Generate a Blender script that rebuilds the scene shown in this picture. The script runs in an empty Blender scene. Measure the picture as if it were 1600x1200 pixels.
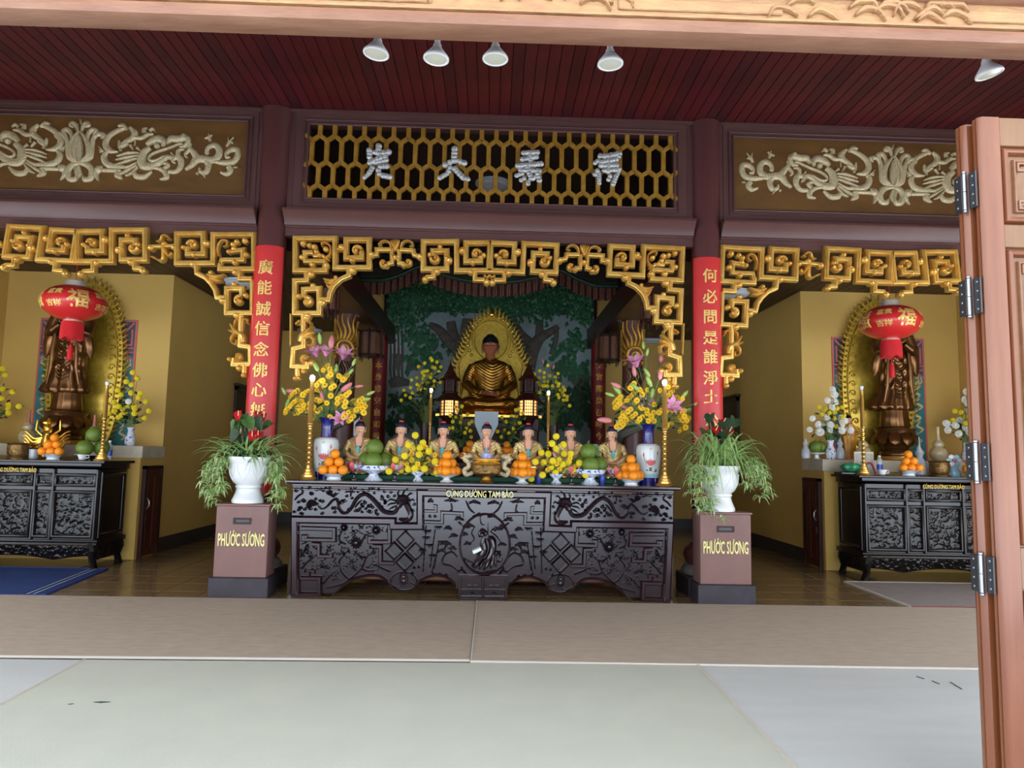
import bpy, bmesh, math, random
import numpy as np
from mathutils import Vector, Matrix, Euler
random.seed(7)
sc = bpy.context.scene
COL = sc.collection
PI = math.pi

# ------------------------------------------------------------------ camera, sky, exposure
FOC, YAW, PITCH, ROLL, EYE, CX = 1120.0, .0262, .0988, .0193, 1.4, .065
cp, sp, cy_, sy_ = math.cos(PITCH), math.sin(PITCH), math.cos(YAW), math.sin(YAW)
_f = Vector((sy_*cp, cy_*cp, sp)); _r0 = Vector((cy_, -sy_, 0)); _u0 = _r0.cross(_f)
_r = math.cos(ROLL)*_r0 + math.sin(ROLL)*_u0
_u = -math.sin(ROLL)*_r0 + math.cos(ROLL)*_u0
cam = bpy.data.objects.new('camera', bpy.data.cameras.new('camera'))
COL.objects.link(cam)
cam.data.sensor_width = 36.0
cam.data.lens = FOC/1600*36
cam.data.clip_start = .05; cam.data.clip_end = 300
cam.matrix_world = Matrix(((_r.x, _u.x, -_f.x, CX), (_r.y, _u.y, -_f.y, 0), (_r.z, _u.z, -_f.z, EYE), (0, 0, 0, 1)))
sc.camera = cam
w = bpy.data.worlds.new('overcast_sky'); sc.world = w; w.use_nodes = True
w.node_tree.nodes['Background'].inputs[0].default_value = (.82, .91, 1, 1)
w.node_tree.nodes['Background'].inputs[1].default_value = 2.2
sun = bpy.data.objects.new('sun', bpy.data.lights.new('sun', 'SUN')); COL.objects.link(sun)      # added behind the temple; the lit courtyard bounces light into the hall
sun.data.energy = 22; sun.data.angle = .02; sun.data.color = (1, .98, .94); sun.rotation_euler = (math.radians(-35), math.radians(12), 0)
sc.view_settings.view_transform = 'Standard'; sc.view_settings.look = 'None'
sc.view_settings.gamma = 1; sc.view_settings.use_curve_mapping = False
sc.view_settings.exposure = 0.95

def _ray(px, py): return ((px-800)/FOC)*_r - ((py-600)/FOC)*_u + _f
def at(px, py, Y):
    """point of the plane at depth Y that shows at a pixel: (x, z)"""
    d = _ray(px, py); d = d*(Y/d.y); return (d.x+CX, d.z+EYE)
def fl(px, py, z=0.0):
    d = _ray(px, py); d = d*((z-EYE)/d.z); return (d.x+CX, d.y)

# ------------------------------------------------------------------ materials
def lin(c):
    return tuple(((v/255)/12.92 if v/255 <= .04045 else ((v/255+.055)/1.055)**2.4) for v in c)
MATS = {}
def P(name, rgb, rough=.5, metal=0., var=None, bump=None, spec=None, coat=0, emit=None, trans=0, grain=None, stops=None, alpha=None, sharp=False):
    """procedural material: rgb in sRGB 0-255; var=(scale, amount[, rgb2]); bump=(scale, strength)"""
    m = bpy.data.materials.new(name); m.use_nodes = True
    nt = m.node_tree; b = nt.nodes['Principled BSDF']; N = nt.nodes.new; L = nt.links.new
    c = lin(rgb)
    b.inputs['Base Color'].default_value = (*c, 1)
    b.inputs['Roughness'].default_value = rough; b.inputs['Metallic'].default_value = metal
    if spec is not None: b.inputs['Specular IOR Level'].default_value = spec
    if coat: b.inputs['Coat Weight'].default_value = coat; b.inputs['Coat Roughness'].default_value = .12
    if trans: b.inputs['Transmission Weight'].default_value = trans
    if alpha is not None: b.inputs['Alpha'].default_value = alpha
    if emit: b.inputs['Emission Color'].default_value = (*lin(emit[0]), 1); b.inputs['Emission Strength'].default_value = emit[1]
    if var or bump:
        tc = N('ShaderNodeTexCoord'); mp = N('ShaderNodeMapping'); L(tc.outputs['Object'], mp.inputs[0])
        if grain: mp.inputs['Scale'].default_value = grain
    if var:
        n = N('ShaderNodeTexNoise'); n.inputs['Scale'].default_value = var[0]; n.inputs['Detail'].default_value = 6; n.inputs['Roughness'].default_value = .62
        L(mp.outputs[0], n.inputs[0])
        r = N('ShaderNodeValToRGB')
        c2 = lin(var[2]) if len(var) > 2 else tuple(v*(1-var[1]) for v in c)
        c1 = c if len(var) > 2 else tuple(min(1, v*(1+var[1])) for v in c)
        a = var[1] if len(var) > 2 else .3
        r.color_ramp.elements[0].position = max(0, .5-.25*(1 if len(var) < 3 else 1)); r.color_ramp.elements[0].color = (*c2, 1)
        r.color_ramp.elements[1].position = .72
        if sharp: r.color_ramp.elements[0].position = .40; r.color_ramp.elements[1].position = .46
        r.color_ramp.elements[1].color = (*c1, 1)
        L(n.outputs[0], r.inputs[0]); L(r.outputs[0], b.inputs['Base Color'])
    if bump:
        n2 = N('ShaderNodeTexNoise'); n2.inputs['Scale'].default_value = bump[0]; n2.inputs['Detail'].default_value = 4
        L(mp.outputs[0], n2.inputs[0]); bp = N('ShaderNodeBump'); bp.inputs['Strength'].default_value = bump[1]; bp.inputs['Distance'].default_value = .02
        L(n2.outputs[0], bp.inputs['Height']); L(bp.outputs[0], b.inputs['Normal'])
    MATS[name] = m
    return m

P('tile', (158, 130, 92), .16, var=(2.2, .8, (100, 76, 48)), grain=(1, 7, 1), spec=.5)
P('floor_base', (70, 58, 42), .3)
P('plank_red', (96, 26, 31), .45, var=(1.6, .7, (46, 14, 16)), grain=(3, 1, 1), spec=.3)
P('plank_red_b', (80, 22, 27), .5, var=(2.2, .7, (44, 16, 18)), grain=(3, 1, 1), spec=.3)
P('plank_brown', (84, 58, 36), .55, var=(3, .7, (44, 28, 18)), grain=(4, 1, 1))
P('maroon', (92, 60, 56), .42, var=(2, .12), bump=(14, .06))
P('maroon_col', (84, 44, 42), .38, var=(2, .15))
P('panel_brown', (116, 80, 30), .55, var=(3.5, .6, (86, 54, 20)), grain=(.6, 1, 1.6))
P('gilt', (240, 200, 108), .32, .55, var=(9, .5, (208, 152, 62)), bump=(60, .12))
P('gilt_pale', (222, 208, 168), .42, .3, var=(45, .6, (170, 150, 112)), bump=(90, .3))
P('gilt_dull', (206, 160, 66), .42, .5, var=(10, .5, (160, 110, 34)))
P('mandorla_gold', (206, 176, 66), .34, .55, var=(14, .4, (160, 124, 36)))
P('glass_bead', (214, 214, 210), .12, .25, spec=.9, var=(30, .5, (140, 140, 138)))
P('yellow_wall', (206, 168, 88), .7, var=(1.2, .08), bump=(30, .04))
P('black_base', (46, 42, 44), .4, var=(5, .2))
P('red_board', (196, 44, 44), .4, var=(8, .1))
P('gold_letter', (232, 196, 110), .45, .3)
P('yellow_letter', (240, 196, 40), .5)
P('cream_letter', (236, 226, 150), .5)
P('rosewood', (52, 28, 34), .2, var=(7, .5, (30, 15, 20)), spec=.6, coat=.3)
P('rosewood_carved', (46, 31, 40), .2, var=(30, .5, (20, 12, 17)), spec=.62, coat=.3)
P('ebony', (24, 17, 17), .25, var=(9, .4), spec=.4, coat=.15)
P('ebony_carved', (24, 18, 18), .24, var=(26, .5, (10, 8, 9)), spec=.35, coat=.12)
P('dark_wood', (62, 26, 20), .35, var=(6, .5, (34, 14, 12)), spec=.4)
P('lantern_wood', (120, 76, 46), .6, var=(8, .4, (84, 50, 30)))
P('door_wood', (126, 84, 42), .36, var=(4, .6, (100, 62, 28)), grain=(5, 5, .5), coat=.3)
P('door_edge', (130, 76, 44), .36, var=(4, .5, (106, 54, 30)), grain=(5, 5, .5), coat=.3)
P('lintel_wood', (148, 106, 80), .5, var=(5, .7, (118, 74, 52)), grain=(.6, 3, 3), bump=(40, .1))
P('lintel_gilt', (166, 132, 84), .5, .1, var=(16, .8, (146, 98, 70)), grain=(.5, 2, 2), bump=(50, .3))
P('steel', (150, 152, 158), .28, .9)
P('dark_steel', (76, 76, 78), .4, .7)
P('box_brown', (124, 90, 84), .5, var=(2.5, .15), bump=(20, .04))
P('box_black', (50, 44, 52), .45, var=(8, .35))
P('white_ceramic', (226, 228, 230), .16, coat=.4)
P('carpet_tan', (186, 167, 148), .9, var=(7, .5, (170, 152, 135)), bump=(220, .25), grain=(1, 2.5, 1))
P('carpet_tan_b', (190, 171, 152), .9, var=(7, .5, (174, 156, 139)), bump=(220, .25), grain=(1, 2.5, 1))
P('mat_cream', (198, 197, 182), .6, var=(3, .5, (190, 190, 176)), bump=(160, .1))
P('mat_grey', (206, 205, 202), .5, var=(2.5, .6, (194, 195, 194)), bump=(90, .12), grain=(.5, 2, 1))
P('mat_blue', (40, 66, 128), .7, var=(3, .4, (28, 48, 100)), bump=(150, .2))
P('mat_taupe', (154, 142, 138), .85, var=(6, .4, (140, 128, 124)), bump=(200, .2))
P('mat_edge', (196, 186, 174), .8)
P('edge_blue', (30, 52, 120), .6)
P('edge_red', (150, 70, 60), .7)
P('shelf_stone', (196, 186, 164), .5, var=(6, .2))
P('door_red', (92, 40, 26), .4, var=(5, .5, (62, 24, 18)), grain=(3, 3, .6))
P('brass', (222, 174, 92), .28, .75, var=(5, .15))
P('brass_dark', (150, 116, 66), .35, .75, var=(14, .5, (96, 72, 40)), bump=(60, .4))
P('gold_shiny', (226, 178, 76), .22, .85, var=(20, .3))
P('gold_statue', (242, 220, 156), .2, .55, var=(16, .5, (206, 166, 94)))
P('bronze', (132, 92, 54), .28, .8, var=(5, .4, (90, 58, 34)))
P('buddha_gold', (170, 122, 50), .26, .85, var=(5, .3))
P('skin_dark', (150, 88, 58), .3, spec=.6)
P('skin', (232, 178, 142), .5)
P('hair_blue', (34, 34, 56), .45)
P('hair_black', (16, 13, 14), .85, bump=(70, .4), spec=.2)
P('lips', (196, 92, 82), .5)
P('eye_line', (84, 54, 44), .6)
P('red_jewel', (222, 74, 62), .4)
P('teal_sash', (96, 190, 196), .5)
P('lantern_red', (212, 44, 44), .32, spec=.5, coat=.3, var=(3, .1))
P('tassel_red', (206, 28, 34), .7)
P('silver_cap', (214, 204, 190), .3, .6)
P('orange', (246, 146, 22), .45, bump=(160, .12))
P('orange_eye', (196, 150, 60), .6)
P('pomelo', (112, 132, 48), .5, var=(4, .35, (88, 116, 40)), bump=(120, .1))
P('pomelo_leaf', (70, 104, 58), .5)
P('stem_green', (110, 128, 74), .6)
P('blue_glaze', (28, 26, 116), .14, coat=.5)
P('porcelain', (224, 230, 236), .16, coat=.4)
P('porcelain_blue', (226, 231, 240), .18, coat=.4, var=(34, .5, (44, 64, 170)), sharp=True)
P('vase_white', (216, 222, 220), .16, coat=.5)
P('lotus_pink', (214, 96, 98), .5)
P('lotus_leaf', (88, 100, 84), .5)
P('pale_blue', (160, 204, 222), .2)
P('petal_yellow', (250, 204, 36), .6)
P('pompon_yellow', (250, 226, 40), .7, bump=(300, .4))
P('pompon_white', (238, 238, 228), .7)
P('flower_eye', (206, 140, 20), .7)
P('lily_pink', (218, 120, 172), .5, var=(10, .5, (236, 170, 206)))
P('bud_green', (160, 188, 96), .5)
P('bud_pink', (214, 130, 130), .5)
P('leaf_dark', (40, 64, 38), .5, var=(8, .4))
P('leaf_mid', (74, 110, 54), .5, var=(8, .4))
P('leaf_spider', (172, 198, 124), .5, var=(12, .5, (122, 160, 84)))
P('leaf_spider_pale', (206, 222, 164), .5)
P('anthurium', (196, 30, 40), .25, coat=.3)
P('spadix', (236, 206, 150), .6)
P('bulb_on', (255, 255, 255), .3, emit=((235, 242, 255), 14))
P('bulb_off', (222, 226, 232), .2, coat=.4)
P('lamp_white', (232, 230, 226), .35)
P('lamp_lens', (212, 206, 184), .25, coat=.3)
P('pagoda_glow', (255, 200, 130), .4, emit=((255, 170, 90), 2.2))
P('water_glass', (206, 214, 222), .1, spec=.6, coat=.4, alpha=.55)
P('bottle_blue', (60, 84, 190), .3)
P('green_silk', (14, 84, 62), .6)
P('green_glass', (60, 158, 112), .3, coat=.3)
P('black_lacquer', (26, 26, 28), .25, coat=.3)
P('teal_paint', (44, 120, 124), .6, var=(6, .2))
P('slate_paint', (64, 78, 86), .6)
P('salmon_paint', (206, 98, 92), .6)
P('cream_paint', (206, 190, 130), .6)
P('valance_green', (40, 62, 44), .5)
P('valance_carving', (56, 40, 32), .4, var=(20, .5, (30, 22, 20)))
P('fringe_wood', (98, 52, 38), .6, var=(6, .4))
P('mural_sky', (158, 176, 184), .75, var=(2.2, 1, (120, 138, 128)), bump=(20, .1))
P('mural_trunk', (96, 88, 80), .8, var=(10, .4))
P('mural_leaf', (54, 116, 76), .6, var=(9, .5, (34, 84, 56)))
P('mural_leaf_pale', (112, 164, 116), .6)
P('mural_rock', (108, 104, 92), .8, var=(4, .5, (78, 82, 74)))
P('mural_grass', (50, 86, 62), .8, var=(6, .5, (32, 58, 44)))
P('mural_water', (196, 208, 212), .7)
P('red_column', (112, 24, 26), .4, var=(3, .2))
P('grey_stone', (112, 106, 100), .7, var=(12, .4))
P('ceiling_dark', (52, 34, 28), .7)
P('pavement', (166, 174, 186), .8, var=(2, .15))
P('tube_white', (220, 226, 232), .35)
P('speaker_white', (206, 212, 220), .4)
P('window_wood', (50, 40, 38), .5)
P('beige_vase', (196, 178, 140), .25, coat=.3, var=(10, .2))
P('pinkish', (198, 140, 150), .3)
P('purple_print', (92, 92, 178), .4, var=(40, 1, (210, 200, 224)))
P('incense', (184, 110, 100), .7)
P('orange_robe', (206, 148, 40), .4, var=(12, .4, (168, 104, 24)))
P('photo_print', (188, 178, 150), .4, var=(60, 1, (110, 120, 130)))
P('wood_frame', (214, 200, 168), .5)
P('bead_red', (160, 40, 56), .3)
P('pale_print', (150, 164, 172), .35)

# ------------------------------------------------------------------ mesh builder
class MB:
    def __init__(s): s.v = []; s.f = []; s.M = None
    def add(s, vs, fs):
        o = len(s.v)
        if s.M is not None: vs = [tuple(s.M @ Vector(p)) for p in vs]
        s.v.extend(vs); s.f.extend([tuple(i+o for i in f) for f in fs])
        return s
    def box(s, x0, x1, y0, y1, z0, z1, bev=0):
        if bev <= 0:
            return s.add([(x0,y0,z0),(x1,y0,z0),(x1,y1,z0),(x0,y1,z0),(x0,y0,z1),(x1,y0,z1),(x1,y1,z1),(x0,y1,z1)],
              [(0,3,2,1),(4,5,6,7),(0,1,5,4),(1,2,6,5),(2,3,7,6),(3,0,4,7)])
        bm = bmesh.new(); bmesh.ops.create_cube(bm, size=1)
        for q in bm.verts: q.co = Vector(((x0+x1)/2+q.co.x*(x1-x0), (y0+y1)/2+q.co.y*(y1-y0), (z0+z1)/2+q.co.z*(z1-z0)))
        bmesh.ops.bevel(bm, geom=bm.edges[:], offset=bev, segments=1, affect='EDGES', profile=.5)
        bm.verts.index_update()
        s.add([tuple(q.co) for q in bm.verts], [tuple(q.index for q in f.verts) for f in bm.faces]); bm.free()
        return s
    def prism(s, poly, y0, y1, ax='xz'):
        """polygon [(a,b)] extruded between y0 and y1 along the third axis"""
        n = len(poly)
        if ax == 'xz': mk = lambda p, t: (p[0], t, p[1])
        elif ax == 'xy': mk = lambda p, t: (p[0], p[1], t)
        else: mk = lambda p, t: (t, p[0], p[1])
        vs = [mk(p, y0) for p in poly]+[mk(p, y1) for p in poly]
        fs = [tuple(range(n)), tuple(range(2*n-1, n-1, -1))]+[(i, i+n, (i+1) % n+n, (i+1) % n) for i in range(n)]
        return s.add(vs, fs)
    def lathe(s, prof, seg=24, c=(0, 0, 0), sx=1, sy=1, rib=None):
        vs = []; fs = []
        for (r, z) in prof:
            for k in range(seg):
                a = 2*PI*k/seg; rr = r*(1+(rib[1]*math.cos(rib[0]*a) if rib else 0))
                vs.append((c[0]+rr*math.cos(a)*sx, c[1]+rr*math.sin(a)*sy, c[2]+z))
        n = len(prof)
        for i in range(n-1):
            for k in range(seg):
                k2 = (k+1) % seg
                fs.append((i*seg+k, i*seg+k2, (i+1)*seg+k2, (i+1)*seg+k))
        if prof[0][0] > 1e-6: fs.append(tuple(range(seg-1, -1, -1)))
        if prof[-1][0] > 1e-6: fs.append(tuple(range((n-1)*seg, n*seg)))
        return s.add(vs, fs)
    def sphere(s, c, r, seg=12, rings=8, sc=(1, 1, 1)):
        prof = [(max(1e-7, r*math.sin(PI*i/rings)), -r*math.cos(PI*i/rings)) for i in range(rings+1)]
        vs = []; fs = []
        vs.append((c[0], c[1], c[2]-r*sc[2]))
        for i in range(1, rings):
            for k in range(seg):
                a = 2*PI*k/seg
                vs.append((c[0]+prof[i][0]*math.cos(a)*sc[0], c[1]+prof[i][0]*math.sin(a)*sc[1], c[2]+prof[i][1]*sc[2]))
        vs.append((c[0], c[1], c[2]+r*sc[2])); top = len(vs)-1
        for k in range(seg):
            k2 = (k+1) % seg
            fs.append((0, 1+k2, 1+k)); fs.append((top, 1+(rings-2)*seg+k, 1+(rings-2)*seg+k2))
            for i in range(rings-2):
                fs.append((1+i*seg+k, 1+i*seg+k2, 1+(i+1)*seg+k2, 1+(i+1)*seg+k))
        return s.add(vs, fs)
    def tube(s, path, r, seg=8, flat=1., caps=True):
        path = [Vector(p) for p in path]; n = len(path)
        rs = r if isinstance(r, (list, tuple)) else [r]*n
        t0 = (path[1]-path[0]).normalized()
        up = Vector((0, 0, 1)) if abs(t0.z) < .9 else Vector((0, 1, 0))
        nrm = t0.cross(up).normalized(); vs = []; fs = []
        for i in range(n):
            t = (path[min(i+1, n-1)]-path[max(i-1, 0)])
            t = t.normalized() if t.length > 1e-9 else t0
            nrm = (nrm-t*nrm.dot(t)); nrm = nrm.normalized() if nrm.length > 1e-6 else t.orthogonal().normalized()
            b = t.cross(nrm)
            for k in range(seg):
                a = 2*PI*k/seg
                vs.append(tuple(path[i]+nrm*(rs[i]*math.cos(a))+b*(rs[i]*flat*math.sin(a))))
        for i in range(n-1):
            for k in range(seg):
                k2 = (k+1) % seg; fs.append((i*seg+k, i*seg+k2, (i+1)*seg+k2, (i+1)*seg+k))
        if caps: fs.append(tuple(range(seg-1, -1, -1))); fs.append(tuple(range((n-1)*seg, n*seg)))
        return s.add(vs, fs)
    def ribbon(s, path, w, d, y=0., prof='bar', closed=False):
        """raised moulding lying in the xz plane at y, standing out by d towards -y; path [(x,z)], w half-width(s)"""
        n = len(path); ws = w if isinstance(w, (list, tuple)) else [w]*n
        PR = {'bar': [(-1, 0), (-1, .55), (-.72, .8), (-.45, .82), (-.3, 1), (.3, 1), (.45, .82), (.72, .8), (1, .55), (1, 0)],
              'bev': [(-1, 0), (-.93, .6), (-.5, 1), (.5, 1), (.93, .6), (1, 0)],
              'round': [(-1, 0), (-.85, .5), (-.5, .87), (0, 1), (.5, .87), (.85, .5), (1, 0)],
              'flat': [(-1, 0), (-1, .8), (-.8, 1), (.8, 1), (1, .8), (1, 0)],
              'groove': [(-1, 0), (-.9, .8), (-.55, 1), (-.1, .6), (.1, .6), (.55, 1), (.9, .8), (1, 0)]}[prof]
        m = len(PR); vs = []; fs = []
        P2 = [Vector((p[0], p[1])) for p in path]
        for i in range(n):
            if closed: a, b = P2[i]-P2[i-1], P2[(i+1) % n]-P2[i]
            else: a, b = (P2[i]-P2[i-1] if i else P2[1]-P2[0]), (P2[i+1]-P2[i] if i < n-1 else P2[-1]-P2[-2])
            a = a.normalized() if a.length > 1e-9 else b.normalized(); b = b.normalized() if b.length > 1e-9 else a
            n1 = Vector((-a.y, a.x)); n2 = Vector((-b.y, b.x)); nn = n1+n2
            nn = nn.normalized() if nn.length > .3 else n1
            k = 1/max(.6, nn.dot(n1))
            for (u, h) in PR:
                q = P2[i]+nn*(u*ws[i]*k); dd = d if not isinstance(d, (list, tuple)) else d[i]
                vs.append((q.x, y-dd*h, q.y))
        R = n if closed else n-1
        for i in range(R):
            j = (i+1) % n
            for k in range(m):
                k2 = (k+1) % m; fs.append((i*m+k, j*m+k, j*m+k2, i*m+k2))
        if not closed: fs.append(tuple(range(m))); fs.append(tuple(range((n-1)*m, n*m))[::-1])
        return s.add(vs, fs)
    def dome(s, x, z, r, d, y=0., seg=8, rx=1.):
        """knob: a flattened half sphere standing out of the xz plane"""
        vs = []; fs = []
        for (rr, h) in ((1, 0), (.92, .5), (.6, .86)):
            for k in range(seg):
                a = 2*PI*k/seg; vs.append((x+r*rr*rx*math.cos(a), y-d*h, z+r*rr*math.sin(a)))
        vs.append((x, y-d, z))
        for i in range(2):
            for k in range(seg): fs.append((i*seg+k, (i+1)*seg+k, (i+1)*seg+(k+1) % seg, i*seg+(k+1) % seg))
        for k in range(seg): fs.append((2*seg+k, 3*seg, 2*seg+(k+1) % seg))
        fs.append(tuple(range(seg)))
        return s.add(vs, fs)
    def loft(s, rings, caps=True):
        n = len(rings[0]); vs = [p for r in rings for p in r]; fs = []
        for i in range(len(rings)-1):
            for k in range(n): fs.append((i*n+k, i*n+(k+1) % n, (i+1)*n+(k+1) % n, (i+1)*n+k))
        if caps: fs.append(tuple(range(n-1, -1, -1))); fs.append(tuple(range((len(rings)-1)*n, len(rings)*n)))
        return s.add(vs, fs)
    def grid(s, nu, nv, fn):
        vs = [fn(i/nu, j/nv) for j in range(nv+1) for i in range(nu+1)]; W = nu+1
        return s.add(vs, [(j*W+i, j*W+i+1, (j+1)*W+i+1, (j+1)*W+i) for j in range(nv) for i in range(nu)])
    def mirror_x(s, cx=0.):
        o = len(s.v); k = len(s.f)
        s.v.extend([(2*cx-p[0], p[1], p[2]) for p in s.v[:o]])
        s.f.extend([tuple(i+o for i in reversed(f)) for f in s.f[:k]])
        return s
    def mesh(s, name, mat, smooth=.6):
        me = bpy.data.meshes.new(name); me.from_pydata(s.v, [], s.f)
        bm = bmesh.new(); bm.from_mesh(me); bmesh.ops.recalc_face_normals(bm, faces=bm.faces[:]); bm.to_mesh(me); bm.free()
        if mat: me.materials.append(MATS[mat])
        if smooth:
            me.polygons.foreach_set('use_smooth', [True]*len(me.polygons)); me.set_sharp_from_angle(angle=smooth)
        return me
    def build(s, name, mat, parent=None, smooth=.6, loc=None):
        return link(name, s.mesh(name, mat, smooth), parent, loc)

def link(name, me, parent=None, loc=None, rot=None, scl=None):
    o = bpy.data.objects.new(name, me); COL.objects.link(o)
    if parent: o.parent = parent
    if loc: o.location = loc
    if rot: o.rotation_euler = rot
    if scl: o.scale = (scl,)*3 if isinstance(scl, (int, float)) else scl
    return o
def tag(o, label=None, cat=None, group=None, kind=None):
    if label: o['label'] = label
    if cat: o['category'] = cat
    if group: o['group'] = group
    if kind: o['kind'] = kind
    return o
def thing(name, label, cat, loc=(0, 0, 0), rz=0., group=None, kind=None):
    o = bpy.data.objects.new(name, None); COL.objects.link(o); o.empty_display_size = .1
    o.location = loc; o.rotation_euler = (0, 0, rz)
    return tag(o, label, cat, group, kind)
def struct(o): o['kind'] = 'structure'; return o
def copy_tree(o, parent=None, loc=None, rz=None, label=None, group=None, scl=None):
    kids = [c for c in o.children]
    c = o.copy(); COL.objects.link(c); c.parent = parent
    if loc is not None: c.location = loc
    if rz is not None: c.rotation_euler = (0, 0, rz)
    if scl is not None: c.scale = scl if isinstance(scl, tuple) else (scl,)*3
    if label: c['label'] = label
    if group: c['group'] = group
    for ch in kids: copy_tree(ch, c)
    return c
def smooth_path(pts, k=5):
    """Catmull-Rom through the points"""
    P0 = [Vector(p) for p in pts]; out = []
    for i in range(len(P0)-1):
        a, b, c, d = P0[max(i-1, 0)], P0[i], P0[i+1], P0[min(i+2, len(P0)-1)]
        for j in range(k):
            t = j/k; out.append(.5*((2*b)+(c-a)*t+(2*a-5*b+4*c-d)*t*t+(3*b-a-3*c+d)*t**3))
    out.append(P0[-1]); return [tuple(q) for q in out]
def lerp_list(ws, n):
    return [ws[min(len(ws)-2, int(i/(n-1)*(len(ws)-1)))]*(1-(i/(n-1)*(len(ws)-1)-min(len(ws)-2, int(i/(n-1)*(len(ws)-1)))))+ws[min(len(ws)-2, int(i/(n-1)*(len(ws)-1)))+1]*(i/(n-1)*(len(ws)-1)-min(len(ws)-2, int(i/(n-1)*(len(ws)-1)))) for i in range(n)]
HORN = {'Ơ': 'O', 'Ờ': 'Ò', 'Ớ': 'Ó'}
def glyphs(body, size, depth, align):
    cu = bpy.data.curves.new('lettering', 'FONT'); cu.body = body; cu.size = size; cu.extrude = depth
    cu.align_x = align; cu.align_y = 'CENTER' if align == 'CENTER' else 'TOP_BASELINE'; cu.resolution_u = 2
    o = bpy.data.objects.new('lettering', cu); COL.objects.link(o)
    me = bpy.data.meshes.new_from_object(o.evaluated_get(bpy.context.evaluated_depsgraph_get()))
    bpy.data.objects.remove(o); bpy.data.curves.remove(cu)
    return me
def horned(body, size, depth):
    """letters with the Vietnamese horn: the plain letter plus a small hook at its shoulder"""
    plain = ''.join(HORN.get(c, c) for c in body); me = glyphs(plain, size, depth, 'LEFT'); q = MB()
    q.add([tuple(v.co) for v in me.vertices], [tuple(p.vertices) for p in me.polygons])
    for i, c in enumerate(body):
        if c in HORN:
            xr = max(v.co.x for v in glyphs(plain[:i]+'O', size, 0, 'LEFT').vertices); s = size
            q.prism([(xr-.16*s, .56*s), (xr-.02*s, .58*s), (xr+.0*s, .66*s), (xr-.03*s, .74*s), (xr+.05*s, .75*s), (xr+.085*s, .65*s), (xr+.05*s, .53*s), (xr-.06*s, .47*s)], -depth, depth, 'xy')
    xs = [v[0] for v in q.v]; cx = (min(xs)+max(xs))/2; q.v = [(x-cx, y-.36*size, z) for x, y, z in q.v]
    me = bpy.data.meshes.new('lettering'); me.from_pydata(q.v, [], q.f)
    return me
def text_mesh(body, size, mat, depth=.006, fat=.0, align='CENTER'):
    me = horned(body, size, depth) if any(c in HORN for c in body) else glyphs(body, size, depth, 'CENTER')
    if fat:                                                       # heavier strokes: the glyph and four shifted copies
        q = MB(); vs = [tuple(v.co) for v in me.vertices]; fs = [tuple(p.vertices) for p in me.polygons]
        for k, (a, b) in enumerate(((0, 0), (1, 0), (-1, 0), (0, 1), (0, -1))): q.add([(x+a*fat*size, y+b*fat*size, z+k*.00015) for x, y, z in vs], fs)
        me = bpy.data.meshes.new('lettering'); me.from_pydata(q.v, [], q.f)
    me.materials.clear(); me.materials.append(MATS[mat]); me.name = 'lettering'
    return me
def text(name, body, size, mat, loc, parent=None, depth=.006, bold=0., sx=1., rot=(PI/2, 0, 0)):
    o = link(name, text_mesh(body, size, mat, depth, bold), parent, loc, rot); o.scale = (sx, 1, 1); return o
def fuse(mb, voxel, iters=4, name='fused'):
    """union of overlapping shapes as one continuous surface"""
    me = bpy.data.meshes.new(name); me.from_pydata(mb.v, [], mb.f)
    bm = bmesh.new(); bm.from_mesh(me); bmesh.ops.recalc_face_normals(bm, faces=bm.faces[:]); bm.to_mesh(me); bm.free()
    o = bpy.data.objects.new(name, me); COL.objects.link(o)
    m = o.modifiers.new('r', 'REMESH'); m.mode = 'VOXEL'; m.voxel_size = voxel
    s = o.modifiers.new('s', 'SMOOTH'); s.iterations = iters; s.factor = .5
    r = bpy.data.meshes.new_from_object(o.evaluated_get(bpy.context.evaluated_depsgraph_get()))
    bpy.data.objects.remove(o)
    return r
def setmat(me, mat):
    me.materials.clear(); me.materials.append(MATS[mat]); me.polygons.foreach_set('use_smooth', [True]*len(me.polygons)); return me

# ================================================================== THE SETTING
SW, NW, NY, BY, CZ, SOF = 6.65, 4.40, 9.9, 14.4, 5.09, 3.80      # side wall x, niche corner x, niche wall y, back wall y, ceiling z, soffit z
FX, FY = 2.35, 7.6                                               # front columns
fo = struct(MB().box(-SW, SW, 2.3, BY, -.2, -.004).build('floor', 'floor_base', smooth=0))
tile = MB().box(-.207, .207, -.207, .207, -.02, 0, .004).mesh('tile', 'tile', 0)
for i in range(-11, 12):
    for j in range(0, 11):
        X, Y = i*.42, 7.12+j*.42
        if abs(X) > 4.5: continue
        link('tile', tile, fo, (X, Y, 0), (0, 0, random.choice((0, PI))))
st = MB().box(-4.7, 4.7, 11.54, BY, -.02, 0).box(-SW, -4.7, 2.4, NY, -.02, 0).box(4.7, SW, 2.4, NY, -.02, 0).build('paving_beyond', 'tile', fo, 0)
struct(MB().box(-60, 60, -60, 2.3, -.5, -.3).box(-9, 9, -2, 2.3, -.3, -.03).build('ground', 'pavement', smooth=0))

# ceiling of red planks over the front hall
ce = struct(MB().box(-SW, SW, 2.42, 7.7, CZ+.03, CZ+.12).build('ceiling', 'plank_red', smooth=0))
pw = .112
for i in range(118):
    X = -SW+pw/2+i*pw
    if X > SW-.05: break
    o = link('plank', None, ce)
    if i < 3:
        globals()['plk%d' % i] = MB().box(-pw/2+.003, pw/2-.003, 2.62, 7.62, CZ+random.uniform(0, .004), CZ+.03, .002).mesh('plank', ('plank_red', 'plank_red_b', 'plank_red')[i], 0)
    bpy.data.objects.remove(o)
    link('plank', globals()['plk%d' % random.randrange(min(i+1, 3))], ce, (X, 0, 0))
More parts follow.
